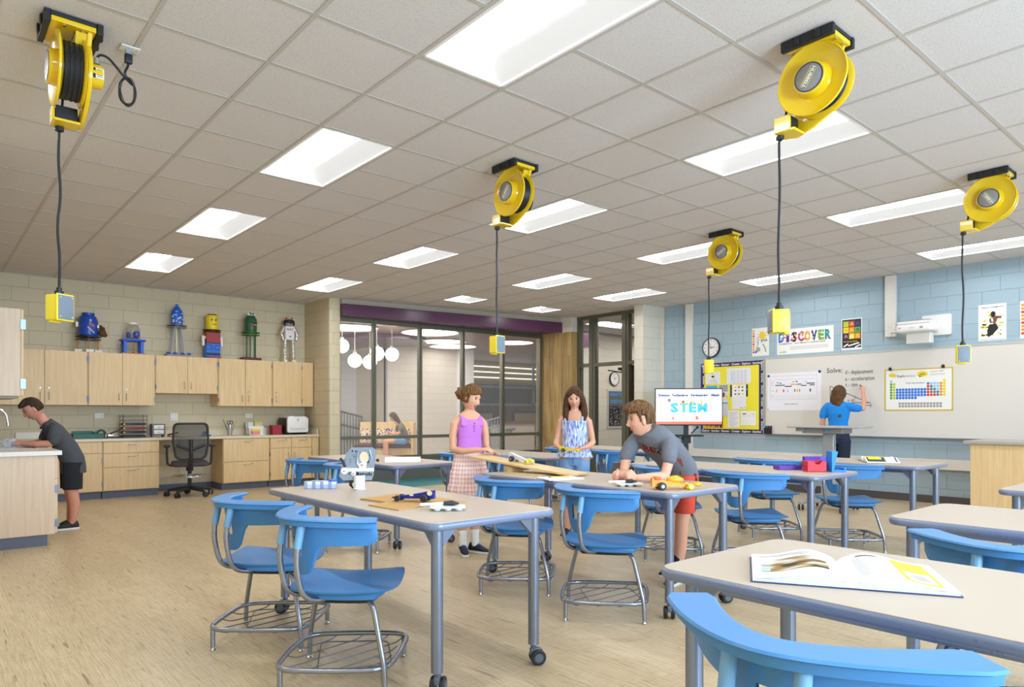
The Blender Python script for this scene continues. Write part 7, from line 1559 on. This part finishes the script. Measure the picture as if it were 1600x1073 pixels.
def h1x(mb, X):
    mb.ell((-0.105, -0.035, 0.01), (0.045, 0.055, 0.050), X=X, n=18, k=12); random.seed(2)
    for k in range(16): a = random.random()*6.28; b = random.random()*6.28; mb.ell((-0.11+0.045*cos(a)*cos(b), -0.035+0.055*sin(a)*cos(b), 0.01+0.048*sin(b)), (0.017, 0.017, 0.015), X=X, n=8, k=6)
    for s in (-1, 1): mb.tube([(0.062, s*0.02, 0.088), (0.058, s*0.05, 0.070), (0.02, s*0.080, 0.045), (-0.03, s*0.083, 0.02)], [0.012, 0.016, 0.014, 0.010], n=10, X=X, rnd=True)
hair_shell(hx1, h1, HR1, p, h1x, 0.005)

# --- right girl: smocked top, denim shorts, holding a car
def g2_body(mb):
    mb.loft(core([(0, 0, 0.07, 0.11), (0.05, 0, 0.085, 0.13), (0.12, 0, 0.075, 0.115), (0.10, 0, 0.07, 0.105), (0.13, 0.02, 0.08, 0.125), (0.09, 0.03, 0.072, 0.135), (0.045, 0.03, 0.055, 0.12), (0.03, 0.03, 0.045, 0.06)], (0, 0, 0.71)), n=22)
    limb(mb, [(0.005, 0, 1.18), (0.01, 0, 1.31)], [0.047, 0.041])
    for s in (-1, 1): limb(mb, [(0, s*0.07, 0.80), (0.012, s*0.075, 0.46), (0.0, s*0.075, 0.41), (-0.018, s*0.075, 0.29), (-0.005, s*0.075, 0.09), (0.0, s*0.075, 0.06)], [0.085, 0.052, 0.048, 0.046, 0.030, 0.030])
    for s in (-1, 1):
        limb(mb, [(0, s*0.105, 1.195), (0.0, s*0.142, 1.16), (0.0, s*0.168, 1.04), (0.01, s*0.185, 0.955)], [0.033, 0.035, 0.031, 0.027]); limb(mb, [(0.01, s*0.185, 0.955), (0.10, s*0.170, 0.925), (0.185, s*0.125, 0.905)], [0.031, 0.028, 0.021])
        hand(mb, (0.185, s*0.125, 0.905), (0.80, -s*0.50, -0.30), (0.15, -s*0.7, 0.45), s, (0.55, 0.75, 0.6), 0.85, 0.5)
SK2 = skinmat('#d9a283'); hx2 = HX(0.025, 0.0, 1.392, 0.10, 0.24, 0.05, 0.93)
L2, RZ2 = (5.045, 4.835, 0), math.radians(-146)
p2 = person('person', 'girl with long dark brown hair in a blue and white smocked top and denim shorts', L2, RZ2, SK2, '#3a2414', '#c06a68', g2_body, hx2, 2)
def smock(a, i): return 1+(0.016*sin(a*22) if i > 0 else 0.0)+0.006*sin(a*9+i*2)
SMK = fabric_pattern('tie_dye_cotton', '#3f66b8', ['#b8c8ea', '#f2f2f6'], (75, 75, 16), 'noise')
mb = MB(); mb.loft([((x, 0, z), (rx, 0, 0), (0, ry, 0)) for z, rx, ry, x in ((1.165, 0.070, 0.122, 0.012), (1.168, 0.086, 0.130, 0.012), (1.10, 0.090, 0.132, 0.008), (1.0, 0.082, 0.120, 0.0), (0.93, 0.085, 0.124, 0.0), (0.86, 0.108, 0.160, 0.005), (0.805, 0.122, 0.182, 0.005), (0.803, 0.10, 0.15, 0.005), (0.92, 0.07, 0.10, 0.0))], n=80, fn=smock)
sm = mb.build('smocked_top', SMK, p2, ang=60)
for s in (-1, 1): MB().tube([(0.072, s*0.082, 1.155), (0.055, s*0.088, 1.205), (0.0, s*0.085, 1.235), (-0.06, s*0.08, 1.17)], [0.012, 0.010, 0.010, 0.012], n=8, flat=0.5).build('strap', SMK, sm)
DEN = M('#7fa8d8', 0.85, mottle=0.3, bscale=160)
mb = MB(); mb.loft([((0, 0, z), (rx, 0, 0), (0, ry, 0)) for z, rx, ry in ((0.93, 0.086, 0.124), (0.84, 0.100, 0.142), (0.76, 0.10, 0.146), (0.72, 0.095, 0.14))], n=28)
for s in (-1, 1): mb.loft([((0, s*0.068, 0.78), (0.093, 0, 0), (0, 0.085, 0)), ((0.005, s*0.072, 0.68), (0.090, 0, 0), (0, 0.080, 0)), ((0.008, s*0.074, 0.60), (0.086, 0, 0), (0, 0.076, 0))], n=22)
sh = remesh(mb, 0.006, 2).build('denim_shorts', DEN, p2, ang=70); MB().tube([(0.097, 0, 0.87), (0.104, 0, 0.80), (0.098, 0, 0.74)], 0.0025, n=6).build('fly_seam', M('#4b6ea6', 0.8), sh)
shoes(p2, [(0.0, -0.078, -0.2), (0.0, 0.078, 0.2)], M('#1d1e22', 0.6), M('#d6d4ce', 0.5), 0.88)
for s in (-1,): MB().tube([(0.150+0.0235*cos(a)*0.7, s*0.147+0.0235*cos(a)*0.7*s*-1, 0.913+0.024*sin(a)) for a in [2*PI*i/16 for i in range(16)]], 0.0028, n=6, closed=True).build('bracelet', M('#e6cdb8', 0.5), p2)
HR2 = hair_mat('dark_brown_hair', '#2c1a10', '#6a452a')
def h2(dx, dy, dz):
    face = dx > 0.22 and dz < 0.62-0.55*abs(dy) and abs(dy) < 0.80; return -0.012 if face else (0.014+0.006*max(0, dz))*(1 if dz > -0.5 else 0.4)
def h2x(mb, X):
    for s in (-1, 1):
        mb.loft([((0.010, s*0.070, 0.070), (0.050, 0, 0), (0, 0.022, 0)), ((0.0, s*0.090, 0.0), (0.060, 0, 0), (0, 0.026, 0)), ((0.005, s*0.098, -0.09), (0.060, 0, 0), (0, 0.034, 0)), ((0.040, s*0.098, -0.165), (0.042, 0, 0), (0, 0.040, 0)), ((0.062, s*0.088, -0.225), (0.030, 0, 0), (0, 0.034, 0)), ((0.068, s*0.082, -0.262), (0.014, 0, 0), (0, 0.016, 0))], X=X, n=18)
    mb.loft([((-0.05, 0, 0.03), (0.055, 0, 0), (0, 0.085, 0)), ((-0.065, 0, -0.08), (0.040, 0, 0), (0, 0.095, 0)), ((-0.075, 0, -0.20), (0.030, 0, 0), (0, 0.095, 0)), ((-0.078, 0, -0.26), (0.016, 0, 0), (0, 0.07, 0))], X=X, n=20)
hair_shell(hx2, h2, HR2, p2, h2x, 0.005)
# the yellow car she holds
XC = T(*L2) @ rotm('Z', RZ2); c_ = XC @ Vector((0.285, 0.005, 0.868))
t, b = racer('model_car', 'yellow and black model car held in both hands by the right girl', c_.x, c_.y, c_.z, RZ2-PI/2+PI, M('#f2d21c', 0.35), RUB, 0.86, '#8a8a8a', M('#f2e030', 0.35))

# --- boy leaning on the table
SPB = [(0, 0.20, 0.085, 0.118), (0.06, 0.45, 0.092, 0.130), (0.12, 0.80, 0.088, 0.126), (0.12, 0.98, 0.090, 0.134), (0.12, 1.00, 0.086, 0.146), (0.05, 0.9, 0.072, 0.140), (0.04, 0.75, 0.052, 0.075)]
def b1_body(mb):
    mb.loft(core(SPB, (-0.02, 0, 0.79), 0.72), n=22)
    limb(mb, [(0.30, 0, 1.06), (0.345, -0.01, 1.10), (0.375, -0.02, 1.13)], [0.052, 0.050, 0.048])
    limb(mb, [(-0.01, 0.070, 0.83), (0.07, 0.08, 0.50), (0.085, 0.08, 0.44), (0.085, 0.07, 0.26), (0.115, 0.06, 0.09), (0.12, 0.06, 0.06)], [0.062, 0.054, 0.049, 0.046, 0.031, 0.030])
    limb(mb, [(-0.02, -0.070, 0.83), (-0.03, -0.10, 0.50), (-0.045, -0.105, 0.44), (-0.09, -0.115, 0.26), (-0.11, -0.12, 0.09), (-0.11, -0.12, 0.06)], [0.062, 0.054, 0.049, 0.046, 0.031, 0.030])
    limb(mb, [(0.30, 0.12, 1.06), (0.34, 0.165, 1.00), (0.38, 0.18, 0.90), (0.42, 0.18, 0.814)], [0.042, 0.042, 0.036, 0.032]); limb(mb, [(0.42, 0.18, 0.812), (0.51, 0.155, 0.810), (0.63, 0.105, 0.808)], [0.033, 0.033, 0.024])
    limb(mb, [(0.32, -0.12, 1.07), (0.365, -0.155, 1.00), (0.42, -0.16, 0.90), (0.455, -0.15, 0.814)], [0.042, 0.042, 0.036, 0.032]); limb(mb, [(0.455, -0.15, 0.812), (0.545, -0.09, 0.810), (0.65, -0.03, 0.808)], [0.033, 0.032, 0.024])
    hand(mb, (0.63, 0.105, 0.815), (0.95, -0.22, 0.08), (0.1, -1, -0.1), -1, (1.2, 1.5, 0.9), 0.90, 0.8)
    hand(mb, (0.65, -0.03, 0.815), (0.97, 0.15, 0.08), (0.1, 1, -0.1), 1, (1.2, 1.5, 0.9), 0.90, 0.8)
LB, RB = (4.31, 3.06, 0), PI; SKB = skinmat('#dfa588'); hxb = HX(0.415, -0.03, 1.195, -0.62, 0.10, 0.0, 0.95)
pb_ = person('person', 'boy in a grey football T-shirt and red shorts leaning on the table on his forearms', LB, RB, SKB, '#5a3a22', '#c0716a', b1_body, hxb, 0)
mb = MB(); mb.loft(spine([(0, 0.05, 0.104, 0.140), (0.07, 0.20, 0.102, 0.138), (0.06, 0.45, 0.106, 0.146), (0.12, 0.80, 0.102, 0.142), (0.12, 0.98, 0.104, 0.150), (0.12, 1.00, 0.099, 0.160), (0.05, 0.9, 0.086, 0.155), (0.035, 0.85, 0.066, 0.110), (0.018, 0.8, 0.054, 0.070)], (-0.025, 0, 0.725)), n=28)
limb(mb, [(0.30, 0.115, 1.065), (0.34, 0.165, 1.005), (0.372, 0.183, 0.935)], [0.056, 0.058, 0.054]); limb(mb, [(0.32, -0.115, 1.075), (0.365, -0.155, 1.005), (0.408, -0.165, 0.935)], [0.056, 0.058, 0.054])
SHG = M('#70747b', 0.9, bump=0.25, bscale=40, mottle=0.18)
ts = remesh(mb, 0.0065, 3).build('t_shirt', SHG, pb_, ang=80)
# print on the chest (his chest looks down and forward, its left flank to the camera)
XS = frame((0.20, 0.160, 0.862), (-0.90, 0.25, -0.36), (0.30, 0.10, 0.95)); 
def shirt_mark(txt, sz, u, v, X, m1_, m2_):
    a = MB(X); a.text(txt, u, v, sz, 0, 0.0, b=0.07); a.text(txt, u, v, sz, 1, 0.001, b=0.03); return a
tri = [(l, ) for l in ()]
NAV, ORG = M('#1c2740', 0.8), M('#d8552c', 0.8)
def conform(mb2, target, depth=0.012):
    """lay flat print onto the shirt surface: nearest point on the shirt plus a hair's breadth"""
    me = target.data; from mathutils.bvhtree import BVHTree
    bv = BVHTree.FromPolygons([v.co for v in me.vertices], [tuple(q.vertices) for q in me.polygons]); out = []
    for v in mb2.v:
        loc, n, i, dd = bv.find_nearest(Vector(v)); off = (Vector(v)-mb2.base).dot(mb2.nrm); out.append(tuple(loc+n*(0.0015+max(0, off))))
    mb2.v = out; return mb2
def dense(mb2, k=2):
    for _ in range(k):
        me = mb2.mesh('tmp', M('#888888'), flat=True); bm = bmesh.new(); bm.from_mesh(me); bmesh.ops.triangulate(bm, faces=bm.faces); bmesh.ops.subdivide_edges(bm, edges=[e for e in bm.edges if e.calc_length() > 0.012], cuts=1); bmesh.ops.triangulate(bm, faces=bm.faces)
        mb2.v = [tuple(v.co) for v in bm.verts]; bm.verts.index_update(); mb2.f = [tuple(v.index for v in f.verts) for f in bm.faces]; mb2.m = [f.material_index for f in bm.faces]; bm.free(); bpy.data.meshes.remove(me)
    return mb2
def decal(texts, o, u, v, mats, target, nm, fn=None):
    X = frame(o, u, v); mb = MB(X)
    for (s_t, uu, vv, sz, w) in texts: mb.text(s_t, uu, vv, sz, 0, 0.0, b=0.08, wd=w); mb.text(s_t, uu+0.003, vv+0.003, sz, 1, 0.0012, b=0.02, wd=w-0.006 if w else None)
    if fn: fn(mb)
    mb.base = Vector(o); mb.nrm = Vector((X[0][2], X[1][2], X[2][2])); dense(mb, 2); conform(mb, target); return mb.build(nm, mats, target, flat=True)
decal([('BE', 0.0, 0.0, 0.085, 0.115)], (0.37, -0.06, 0.965), (-0.35, 0.92, -0.15), (0.60, 0.15, 0.75), [ORG, NAV], ts, 'chest_lettering')
decal([('RS', 0.0, 0.0, 0.080, 0.10)], (0.24, 0.165, 0.855), (-0.85, 0.05, -0.40), (0.35, 0.25, 0.88), [ORG, NAV], ts, 'side_lettering')
def helmet(mb): mb.disc(0, 0, 0.052, 2, 0.0, n=24, ry=0.042); mb.disc(0, 0, 0.047, 1, 0.0012, n=24, ry=0.037); mb.text('C', -0.022, -0.014, 0.038, 0, 0.0028, b=0.06); mb.line([(0.02, -0.02), (0.05, -0.035), (0.05, 0.0)], 0.005, 2, 0.0024)
decal([], (0.33, 0.09, 0.925), (-0.65, 0.65, -0.3), (0.35, 0.25, 0.85), [ORG, NAV, M('#d8dade', 0.6)], ts, 'helmet_emblem', helmet)
RS = M('#d9482c', 0.8, mottle=0.35, bscale=90)
mb = MB(); mb.loft([((-0.025, 0, 0.84), (0.090, 0, 0), (0, 0.128, 0)), ((-0.02, 0, 0.78), (0.098, 0, 0), (0, 0.136, 0)), ((-0.015, 0, 0.72), (0.095, 0, 0), (0, 0.132, 0))], n=26)
mb.loft([((-0.005, 0.070, 0.79), (0.088, 0, 0), (0, 0.078, 0)), ((0.03, 0.080, 0.66), (0.082, 0, 0), (0, 0.078, 0)), ((0.06, 0.084, 0.52), (0.078, 0, 0), (0, 0.076, 0))], n=22); mb.loft([((-0.02, -0.070, 0.79), (0.088, 0, 0), (0, 0.078, 0)), ((-0.025, -0.088, 0.66), (0.082, 0, 0), (0, 0.078, 0)), ((-0.03, -0.098, 0.52), (0.078, 0, 0), (0, 0.076, 0))], n=22)
rs = remesh(mb, 0.0065, 2).build('shorts', RS, pb_, ang=70)
mb = MB(); mb.box(-0.05, -0.015, 0.10, 0.20, 0.52, 0.85); mb.base = Vector((0, 0, 0)); mb.nrm = Vector((0, 1, 0)); mb = MB(frame((0.02, 0.16, 0.54), (-1, 0, 0), (0, 0, 1))); mb.rect(0.0, 0.0, 0.03, 0.30); mb.base = Vector((0.02, 0.16, 0.54)); mb.nrm = Vector((0, 1, 0)); dense(mb, 3); conform(mb, rs); mb.build('side_stripe', BLK, rs, flat=True)
for (x, y) in ((0.118, 0.06), (-0.11, -0.12)): m_ = MB(); limb(m_, [(x, y, 0.07), (x-0.012, y, 0.15), (x-0.014, y, 0.19)], [0.034, 0.037, 0.040]); m_.build('sock', M('#17181b', 0.9), pb_)
shoes(pb_, [(0.12, 0.06, 0.1), (-0.11, -0.12, -0.2)], M('#2a2b30', 0.6), M('#e6e4e0', 0.5), 0.92, M('#e6e4e0', 0.6))
HRB = hair_mat('chestnut_hair', '#3a2412', '#8a6238')
def hb(dx, dy, dz):
    face = (dx > 0.12 and dz < 0.45) or (dz < 0.30 and dx > -0.12) or dz < -0.30
    return -0.012 if face else 0.013+0.022*max(0, dz)+0.012*max(0, dx)*max(0, dz)+0.003*sin(9*dy+7*dx)
def hbx(mb, X):
    for k in range(9): y = -0.055+k*0.0137; mb.tube([(0.03, y, 0.128), (0.075, y*1.1, 0.115), (0.098, y*1.15+0.006, 0.088), (0.100, y*1.15+0.010, 0.060)], [0.020, 0.019, 0.013, 0.006], n=8, X=X, rnd=True)
    for s in (-1, 1): mb.tube([(0.03, s*0.078, 0.055), (0.022, s*0.081, 0.02), (0.022, s*0.079, -0.012)], [0.014, 0.009, 0.005], n=8, X=X, rnd=True)
hair_shell(hxb, hb, HRB, pb_, hbx, 0.005)

# --- boy at the sink
def b2_body(mb):
    mb.loft(core([(0, 0.1, 0.08, 0.12), (0.06, 0.2, 0.10, 0.14), (0.14, 0.45, 0.10, 0.135), (0.12, 0.55, 0.09, 0.14), (0.10, 0.60, 0.085, 0.15), (0.05, 0.6, 0.07, 0.14), (0.035, 0.5, 0.05, 0.07)], (-0.01, 0, 0.72), 0.72), n=22)
    limb(mb, [(0.20, 0, 1.10), (0.27, 0, 1.20)], [0.056, 0.050])
    for s in (-1, 1): limb(mb, [(-0.01, s*0.075, 0.76), (0.0, s*0.08, 0.44), (-0.01, s*0.08, 0.40), (-0.03, s*0.08, 0.26), (-0.01, s*0.08, 0.09), (0, s*0.08, 0.06)], [0.065, 0.060, 0.056, 0.052, 0.034, 0.032])
    limb(mb, [(0.16, 0.135, 1.09), (0.165, 0.17, 1.02), (0.17, 0.18, 0.95), (0.21, 0.18, 0.935)], [0.045, 0.046, 0.040, 0.036]); limb(mb, [(0.20, 0.18, 0.93), (0.32, 0.15, 0.925), (0.43, 0.10, 0.93)], [0.036, 0.034, 0.026])
    limb(mb, [(0.16, -0.135, 1.09), (0.19, -0.17, 1.02), (0.23, -0.17, 0.95)], [0.045, 0.046, 0.037]); limb(mb, [(0.23, -0.17, 0.935), (0.33, -0.10, 0.925), (0.42, -0.02, 0.93)], [0.036, 0.033, 0.026])
    hand(mb, (0.43, 0.10, 0.935), (0.95, -0.3, 0.0), (0.1, -0.8, -0.5), -1, (0.5, 0.6, 0.5), 0.88); hand(mb, (0.42, -0.02, 0.935), (0.98, 0.1, 0.0), (0.1, 0.8, -0.5), 1, (0.5, 0.6, 0.5), 0.88)
SKL = skinmat('#cf9078'); L3 = (1.255, 8.70, 0); hxl = HX(0.335, 0.0, 1.285, 0.05, 0.55, 0.0, 0.97)
pl_ = person('person', 'boy in a dark grey polo and black shorts bending over the sink worktop', L3, PI, SKL, '#3f2a1a', '#a85a55', b2_body, hxl, 0, 0.008)
mb = MB(); mb.loft(spine([(0, 0.0, 0.120, 0.158), (0.08, 0.05, 0.120, 0.158), (0.08, 0.15, 0.118, 0.155), (0.12, 0.42, 0.112, 0.150), (0.12, 0.54, 0.104, 0.155), (0.10, 0.58, 0.098, 0.160), (0.05, 0.6, 0.082, 0.150), (0.045, 0.6, 0.066, 0.10), (0.03, 0.55, 0.058, 0.066)], (-0.03, 0, 0.60)), n=28)
limb(mb, [(0.155, 0.13, 1.085), (0.165, 0.172, 1.02), (0.170, 0.182, 0.965)], [0.064, 0.066, 0.062]); limb(mb, [(0.155, -0.13, 1.085), (0.185, -0.17, 1.02), (0.21, -0.172, 0.965)], [0.064, 0.066, 0.062])
po = remesh(mb, 0.008, 3).build('polo_shirt', M('#4c4e52', 0.95, bump=0.2, bscale=200, mottle=0.25), pl_, ang=80)
mb = MB(); mb.tube([(0.212+0.058*cos(a)*0.92, 0.062*sin(a), 1.118-0.058*cos(a)*0.5) for a in [2*PI*i/24 for i in range(24)]], 0.012, n=8, closed=True); mb.build('collar', M('#45474b', 0.9), po)
mb = MB(); mb.loft([((-0.02, 0, 0.78), (0.10, 0, 0), (0, 0.138, 0)), ((-0.02, 0, 0.68), (0.105, 0, 0), (0, 0.142, 0))], n=24)
for s in (-1, 1): mb.loft([((-0.01, s*0.08, 0.72), (0.10, 0, 0), (0, 0.085, 0)), ((-0.01, s*0.085, 0.43), (0.092, 0, 0), (0, 0.082, 0))], n=20)
remesh(mb, 0.008, 2).build('shorts', M('#1b1c20', 0.9), pl_, ang=70); shoes(pl_, [(0.0, 0.08, 0.0), (0.0, -0.08, 0.0)], M('#2c2a2a', 0.7), M('#e9e7e2', 0.5), 0.9)
def hl(dx, dy, dz):
    face = (dx > 0.15 and dz < 0.55) or (dz < 0.20 and dx > -0.15) or dz < -0.35
    return -0.012 if face else 0.010+0.010*max(0, dz)+0.002*sin(9*dy+7*dx)
def hlx(mb, X):
    for k in range(8): y = -0.05+k*0.0143; mb.tube([(0.04, y, 0.108), (0.082, y*1.1, 0.090), (0.094, y*1.1, 0.066)], [0.016, 0.013, 0.006], n=8, X=X, rnd=True)
hair_shell(hxl, hl, hair_mat('dark_short_hair', '#241810', '#4e3826'), pl_, hlx, 0.006)
t = thing('plastic_bag', 'clear crumpled plastic bag in the hands of the boy at the sink', 'bag', (0.72, 8.66, 0.905)); mb = MB(); random.seed(8); vs = []
for d in DIRS[::1]: k = 0.055*(1+0.25*sin(7*d[0]+3*d[2])*cos(9*d[1])+0.12*sin(19*d[2]+11*d[0])); vs.append((d[0]*k*1.4, d[1]*k*1.1, 0.035+d[2]*k*0.75))
mb.add(vs, DF); mb.build('bag', M('#e3e9ee', 0.12, alpha=0.42), t)

# --- teacher writing on the board
def te_body(mb):
    mb.loft(core([(0, 0, 0.09, 0.14), (0.06, 0, 0.105, 0.160), (0.14, 0, 0.09, 0.135), (0.10, 0, 0.085, 0.125), (0.14, 0.02, 0.10, 0.15), (0.10, 0.03, 0.085, 0.165), (0.05, 0.03, 0.06, 0.14), (0.035, 0.03, 0.05, 0.06)], (0, 0, 0.80), 0.76), n=22)
    limb(mb, [(0, 0, 1.33), (0.01, 0, 1.45)], [0.052, 0.047])
    for s in (-1, 1): limb(mb, [(0, s*0.08, 0.86), (0.01, s*0.08, 0.50), (-0.015, s*0.08, 0.30), (0, s*0.08, 0.07)], [0.075, 0.052, 0.045, 0.032])
    limb(mb, [(0.0, -0.155, 1.345), (0.06, -0.21, 1.31), (0.17, -0.275, 1.31)], [0.044, 0.042, 0.037]); limb(mb, [(0.17, -0.275, 1.31), (0.27, -0.25, 1.42), (0.35, -0.20, 1.56)], [0.038, 0.035, 0.024])
    limb(mb, [(0.0, 0.155, 1.345), (-0.01, 0.20, 1.27), (-0.02, 0.225, 1.08)], [0.044, 0.042, 0.036]); limb(mb, [(-0.02, 0.225, 1.08), (0.08, 0.20, 0.98), (0.18, 0.14, 0.94)], [0.036, 0.033, 0.023])
    hand(mb, (0.35, -0.20, 1.56), (0.55, 0.15, 0.82), (0.5, 0.6, -0.3), 1, (0.9, 0.9, 0.6), 0.95); hand(mb, (0.18, 0.14, 0.94), (0.8, -0.3, -0.3), (0, -0.8, -0.4), -1, (0.5, 0.6, 0.4), 0.95)
L4 = (10.19, 4.485, 0); hxt = HX(0.03, 0.0, 1.522, -0.30, -0.02, 0.0, 0.98)
pt_ = person('person', 'woman in a bright blue top and dark jeans writing on the whiteboard', L4, 0.0, skinmat('#d79c7c'), '#3f2a1a', '#b86460', te_body, hxt, 0, 0.008)
mb = MB(); mb.loft(spine([(0, 0, 0.105, 0.150), (0.08, 0, 0.098, 0.140), (0.10, 0, 0.095, 0.135), (0.13, 0.02, 0.110, 0.160), (0.10, 0.03, 0.098, 0.175), (0.05, 0.03, 0.075, 0.155), (0.025, 0.03, 0.06, 0.08)], (0, 0, 0.93)), n=28)
limb(mb, [(0.0, -0.15, 1.345), (0.05, -0.20, 1.32), (0.105, -0.238, 1.315)], [0.060, 0.060, 0.056]); limb(mb, [(0.0, 0.15, 1.345), (-0.005, 0.195, 1.28), (-0.012, 0.212, 1.20)], [0.060, 0.060, 0.056])
remesh(mb, 0.008, 3).build('blue_top', M('#1486da', 0.85, bump=0.15, bscale=60), pt_, ang=80)
mb = MB(); mb.loft([((0, 0, 0.98), (0.10, 0, 0), (0, 0.145, 0)), ((-0.01, 0, 0.88), (0.118, 0, 0), (0, 0.172, 0)), ((0, 0, 0.80), (0.11, 0, 0), (0, 0.168, 0))], n=26)
for s in (-1, 1): mb.loft([((0, s*0.082, 0.85), (0.112, 0, 0), (0, 0.090, 0)), ((0.01, s*0.082, 0.50), (0.072, 0, 0), (0, 0.070, 0)), ((-0.015, s*0.082, 0.30), (0.062, 0, 0), (0, 0.060, 0)), ((0, s*0.082, 0.09), (0.045, 0, 0), (0, 0.045, 0))], n=20)
jn = remesh(mb, 0.008, 2).build('jeans', M('#1d2740', 0.85, mottle=0.3, bscale=120), pt_, ang=70)
shoes(pt_, [(0.0, -0.08, -0.1), (0.0, 0.08, 0.1)], M('#26262a', 0.6), M('#1a1a1c', 0.6), 0.98)
def ht(dx, dy, dz):
    face = dx > 0.30 and dz < 0.60-0.45*abs(dy) and abs(dy) < 0.82; return -0.012 if face else 0.015+0.004*max(0, dz)
def htx(mb, X):
    mb.loft([((-0.03, 0, 0.06), (0.075, 0, 0), (0, 0.092, 0)), ((-0.04, 0, -0.04), (0.075, 0, 0), (0, 0.100, 0)), ((-0.060, 0, -0.15), (0.060, 0, 0), (0, 0.108, 0)), ((-0.085, 0, -0.27), (0.045, 0, 0), (0, 0.118, 0)), ((-0.095, 0, -0.335), (0.036, 0, 0), (0, 0.115, 0)), ((-0.097, 0, -0.345), (0.028, 0, 0), (0, 0.106, 0))], X=X, n=22)
hair_shell(hxt, ht, hair_mat('long_brown_hair', '#3a2616', '#775333'), pt_, htx, 0.006)
mk = thing('whiteboard_marker', 'black marker in the raised hand of the woman at the board', 'marker', (10.19+0.405, 4.485-0.165, 1.63)); MB().tube([(0.0, 0.0, 0.0), (0.062, 0.052, 0.030)], 0.0085, n=10, rnd=True).build('barrel', BLK, mk); MB().tube([(0.062, 0.052, 0.03), (0.072, 0.060, 0.035)], 0.004, n=8).build('tip', BLK, mk)
MB().tube([(0.335+0.027*cos(a), -0.207+0.027*sin(a)*0.8, 1.535-0.01*cos(a)) for a in [2*PI*i/16 for i in range(16)]], 0.0045, n=6, closed=True).build('bracelet', M('#c9c6c0', 0.3, 0.7), pt_)

# --- reader on the lobby bench
def lo_body(mb):
    mb.loft(core([(0, 0.2, 0.10, 0.14), (0.06, 0.1, 0.11, 0.16), (0.14, 0.15, 0.09, 0.13), (0.14, 0.30, 0.09, 0.15), (0.10, 0.4, 0.08, 0.155), (0.05, 0.4, 0.05, 0.08)], (-0.02, 0, 0.52)), n=20)
    limb(mb, [(0.14, 0, 0.98), (0.19, 0, 1.06)], [0.05, 0.046])
    for s in (-1, 1):
        limb(mb, [(0.0, s*0.08, 0.565), (0.22, s*0.085, 0.575), (0.44, s*0.075, 0.555)], [0.088, 0.072, 0.056]); limb(mb, [(0.44, s*0.075, 0.55), (0.43, s*0.075, 0.35), (0.42, s*0.075, 0.09)], [0.056, 0.050, 0.034])
        limb(mb, [(0.08, s*0.15, 0.97), (0.10, s*0.20, 0.86), (0.14, s*0.20, 0.76)], [0.043, 0.040, 0.034]); limb(mb, [(0.14, s*0.20, 0.76), (0.24, s*0.12, 0.74), (0.31, s*0.05, 0.76)], [0.034, 0.030, 0.022])
        hand(mb, (0.31, s*0.05, 0.76), (0.8, -s*0.3, 0.3), (0.1, -s*0.8, 0.3), s, (0.6, 0.7, 0.5), 0.9)
L5 = (9.15, 14.62, 0); R5 = math.radians(160); hxr = HX(0.24, 0, 1.15, 0.0, 0.45, 0, 0.95)
pr5 = person('person', 'seated girl in an olive T-shirt and denim shorts on the lobby bench', L5, R5, skinmat('#dba686'), '#3f2a1a', '#b86460', lo_body, hxr, 0, 0.010)
mb = MB(); mb.loft(spine([(0, 0.1, 0.125, 0.17), (0.10, 0.12, 0.115, 0.16), (0.12, 0.25, 0.105, 0.16), (0.13, 0.38, 0.10, 0.17), (0.07, 0.4, 0.075, 0.15), (0.03, 0.4, 0.055, 0.08)], (-0.03, 0, 0.56)), n=24)
for s in (-1, 1): limb(mb, [(0.08, s*0.145, 0.965), (0.095, s*0.195, 0.88), (0.105, s*0.20, 0.83)], [0.06, 0.06, 0.056])
remesh(mb, 0.010, 2).build('t_shirt', M('#6f6a58', 0.9), pr5, ang=80); mb = MB(); mb.ell((-0.01, 0, 0.57), (0.13, 0.17, 0.09))
for s in (-1, 1): limb(mb, [(0.0, s*0.08, 0.565), (0.20, s*0.085, 0.575)], [0.098, 0.088])
remesh(mb, 0.010, 2).build('shorts', DEN, pr5, ang=80); shoes(pr5, [(0.42, -0.075, 0), (0.42, 0.075, 0)], M('#8a6a58', 0.6), M('#e9e7e2', 0.5), 0.9)
hair_shell(hxr, ht, hair_mat('reader_brown_hair', '#33200f', '#6a4a2e'), pr5, htx, 0.008)
t = thing('phone', 'dark phone in the hands of the girl on the lobby bench', 'phone', tuple((T(*L5) @ rotm('Z', R5) @ Vector((0.40, 0, 0.80)))), R5); mb = MB(rotm('Y', -0.9)); mb.rbox(-0.055, 0.085, -0.036, 0.036, -0.004, 0.004, 0.006); mb.build('case', BLK, t)
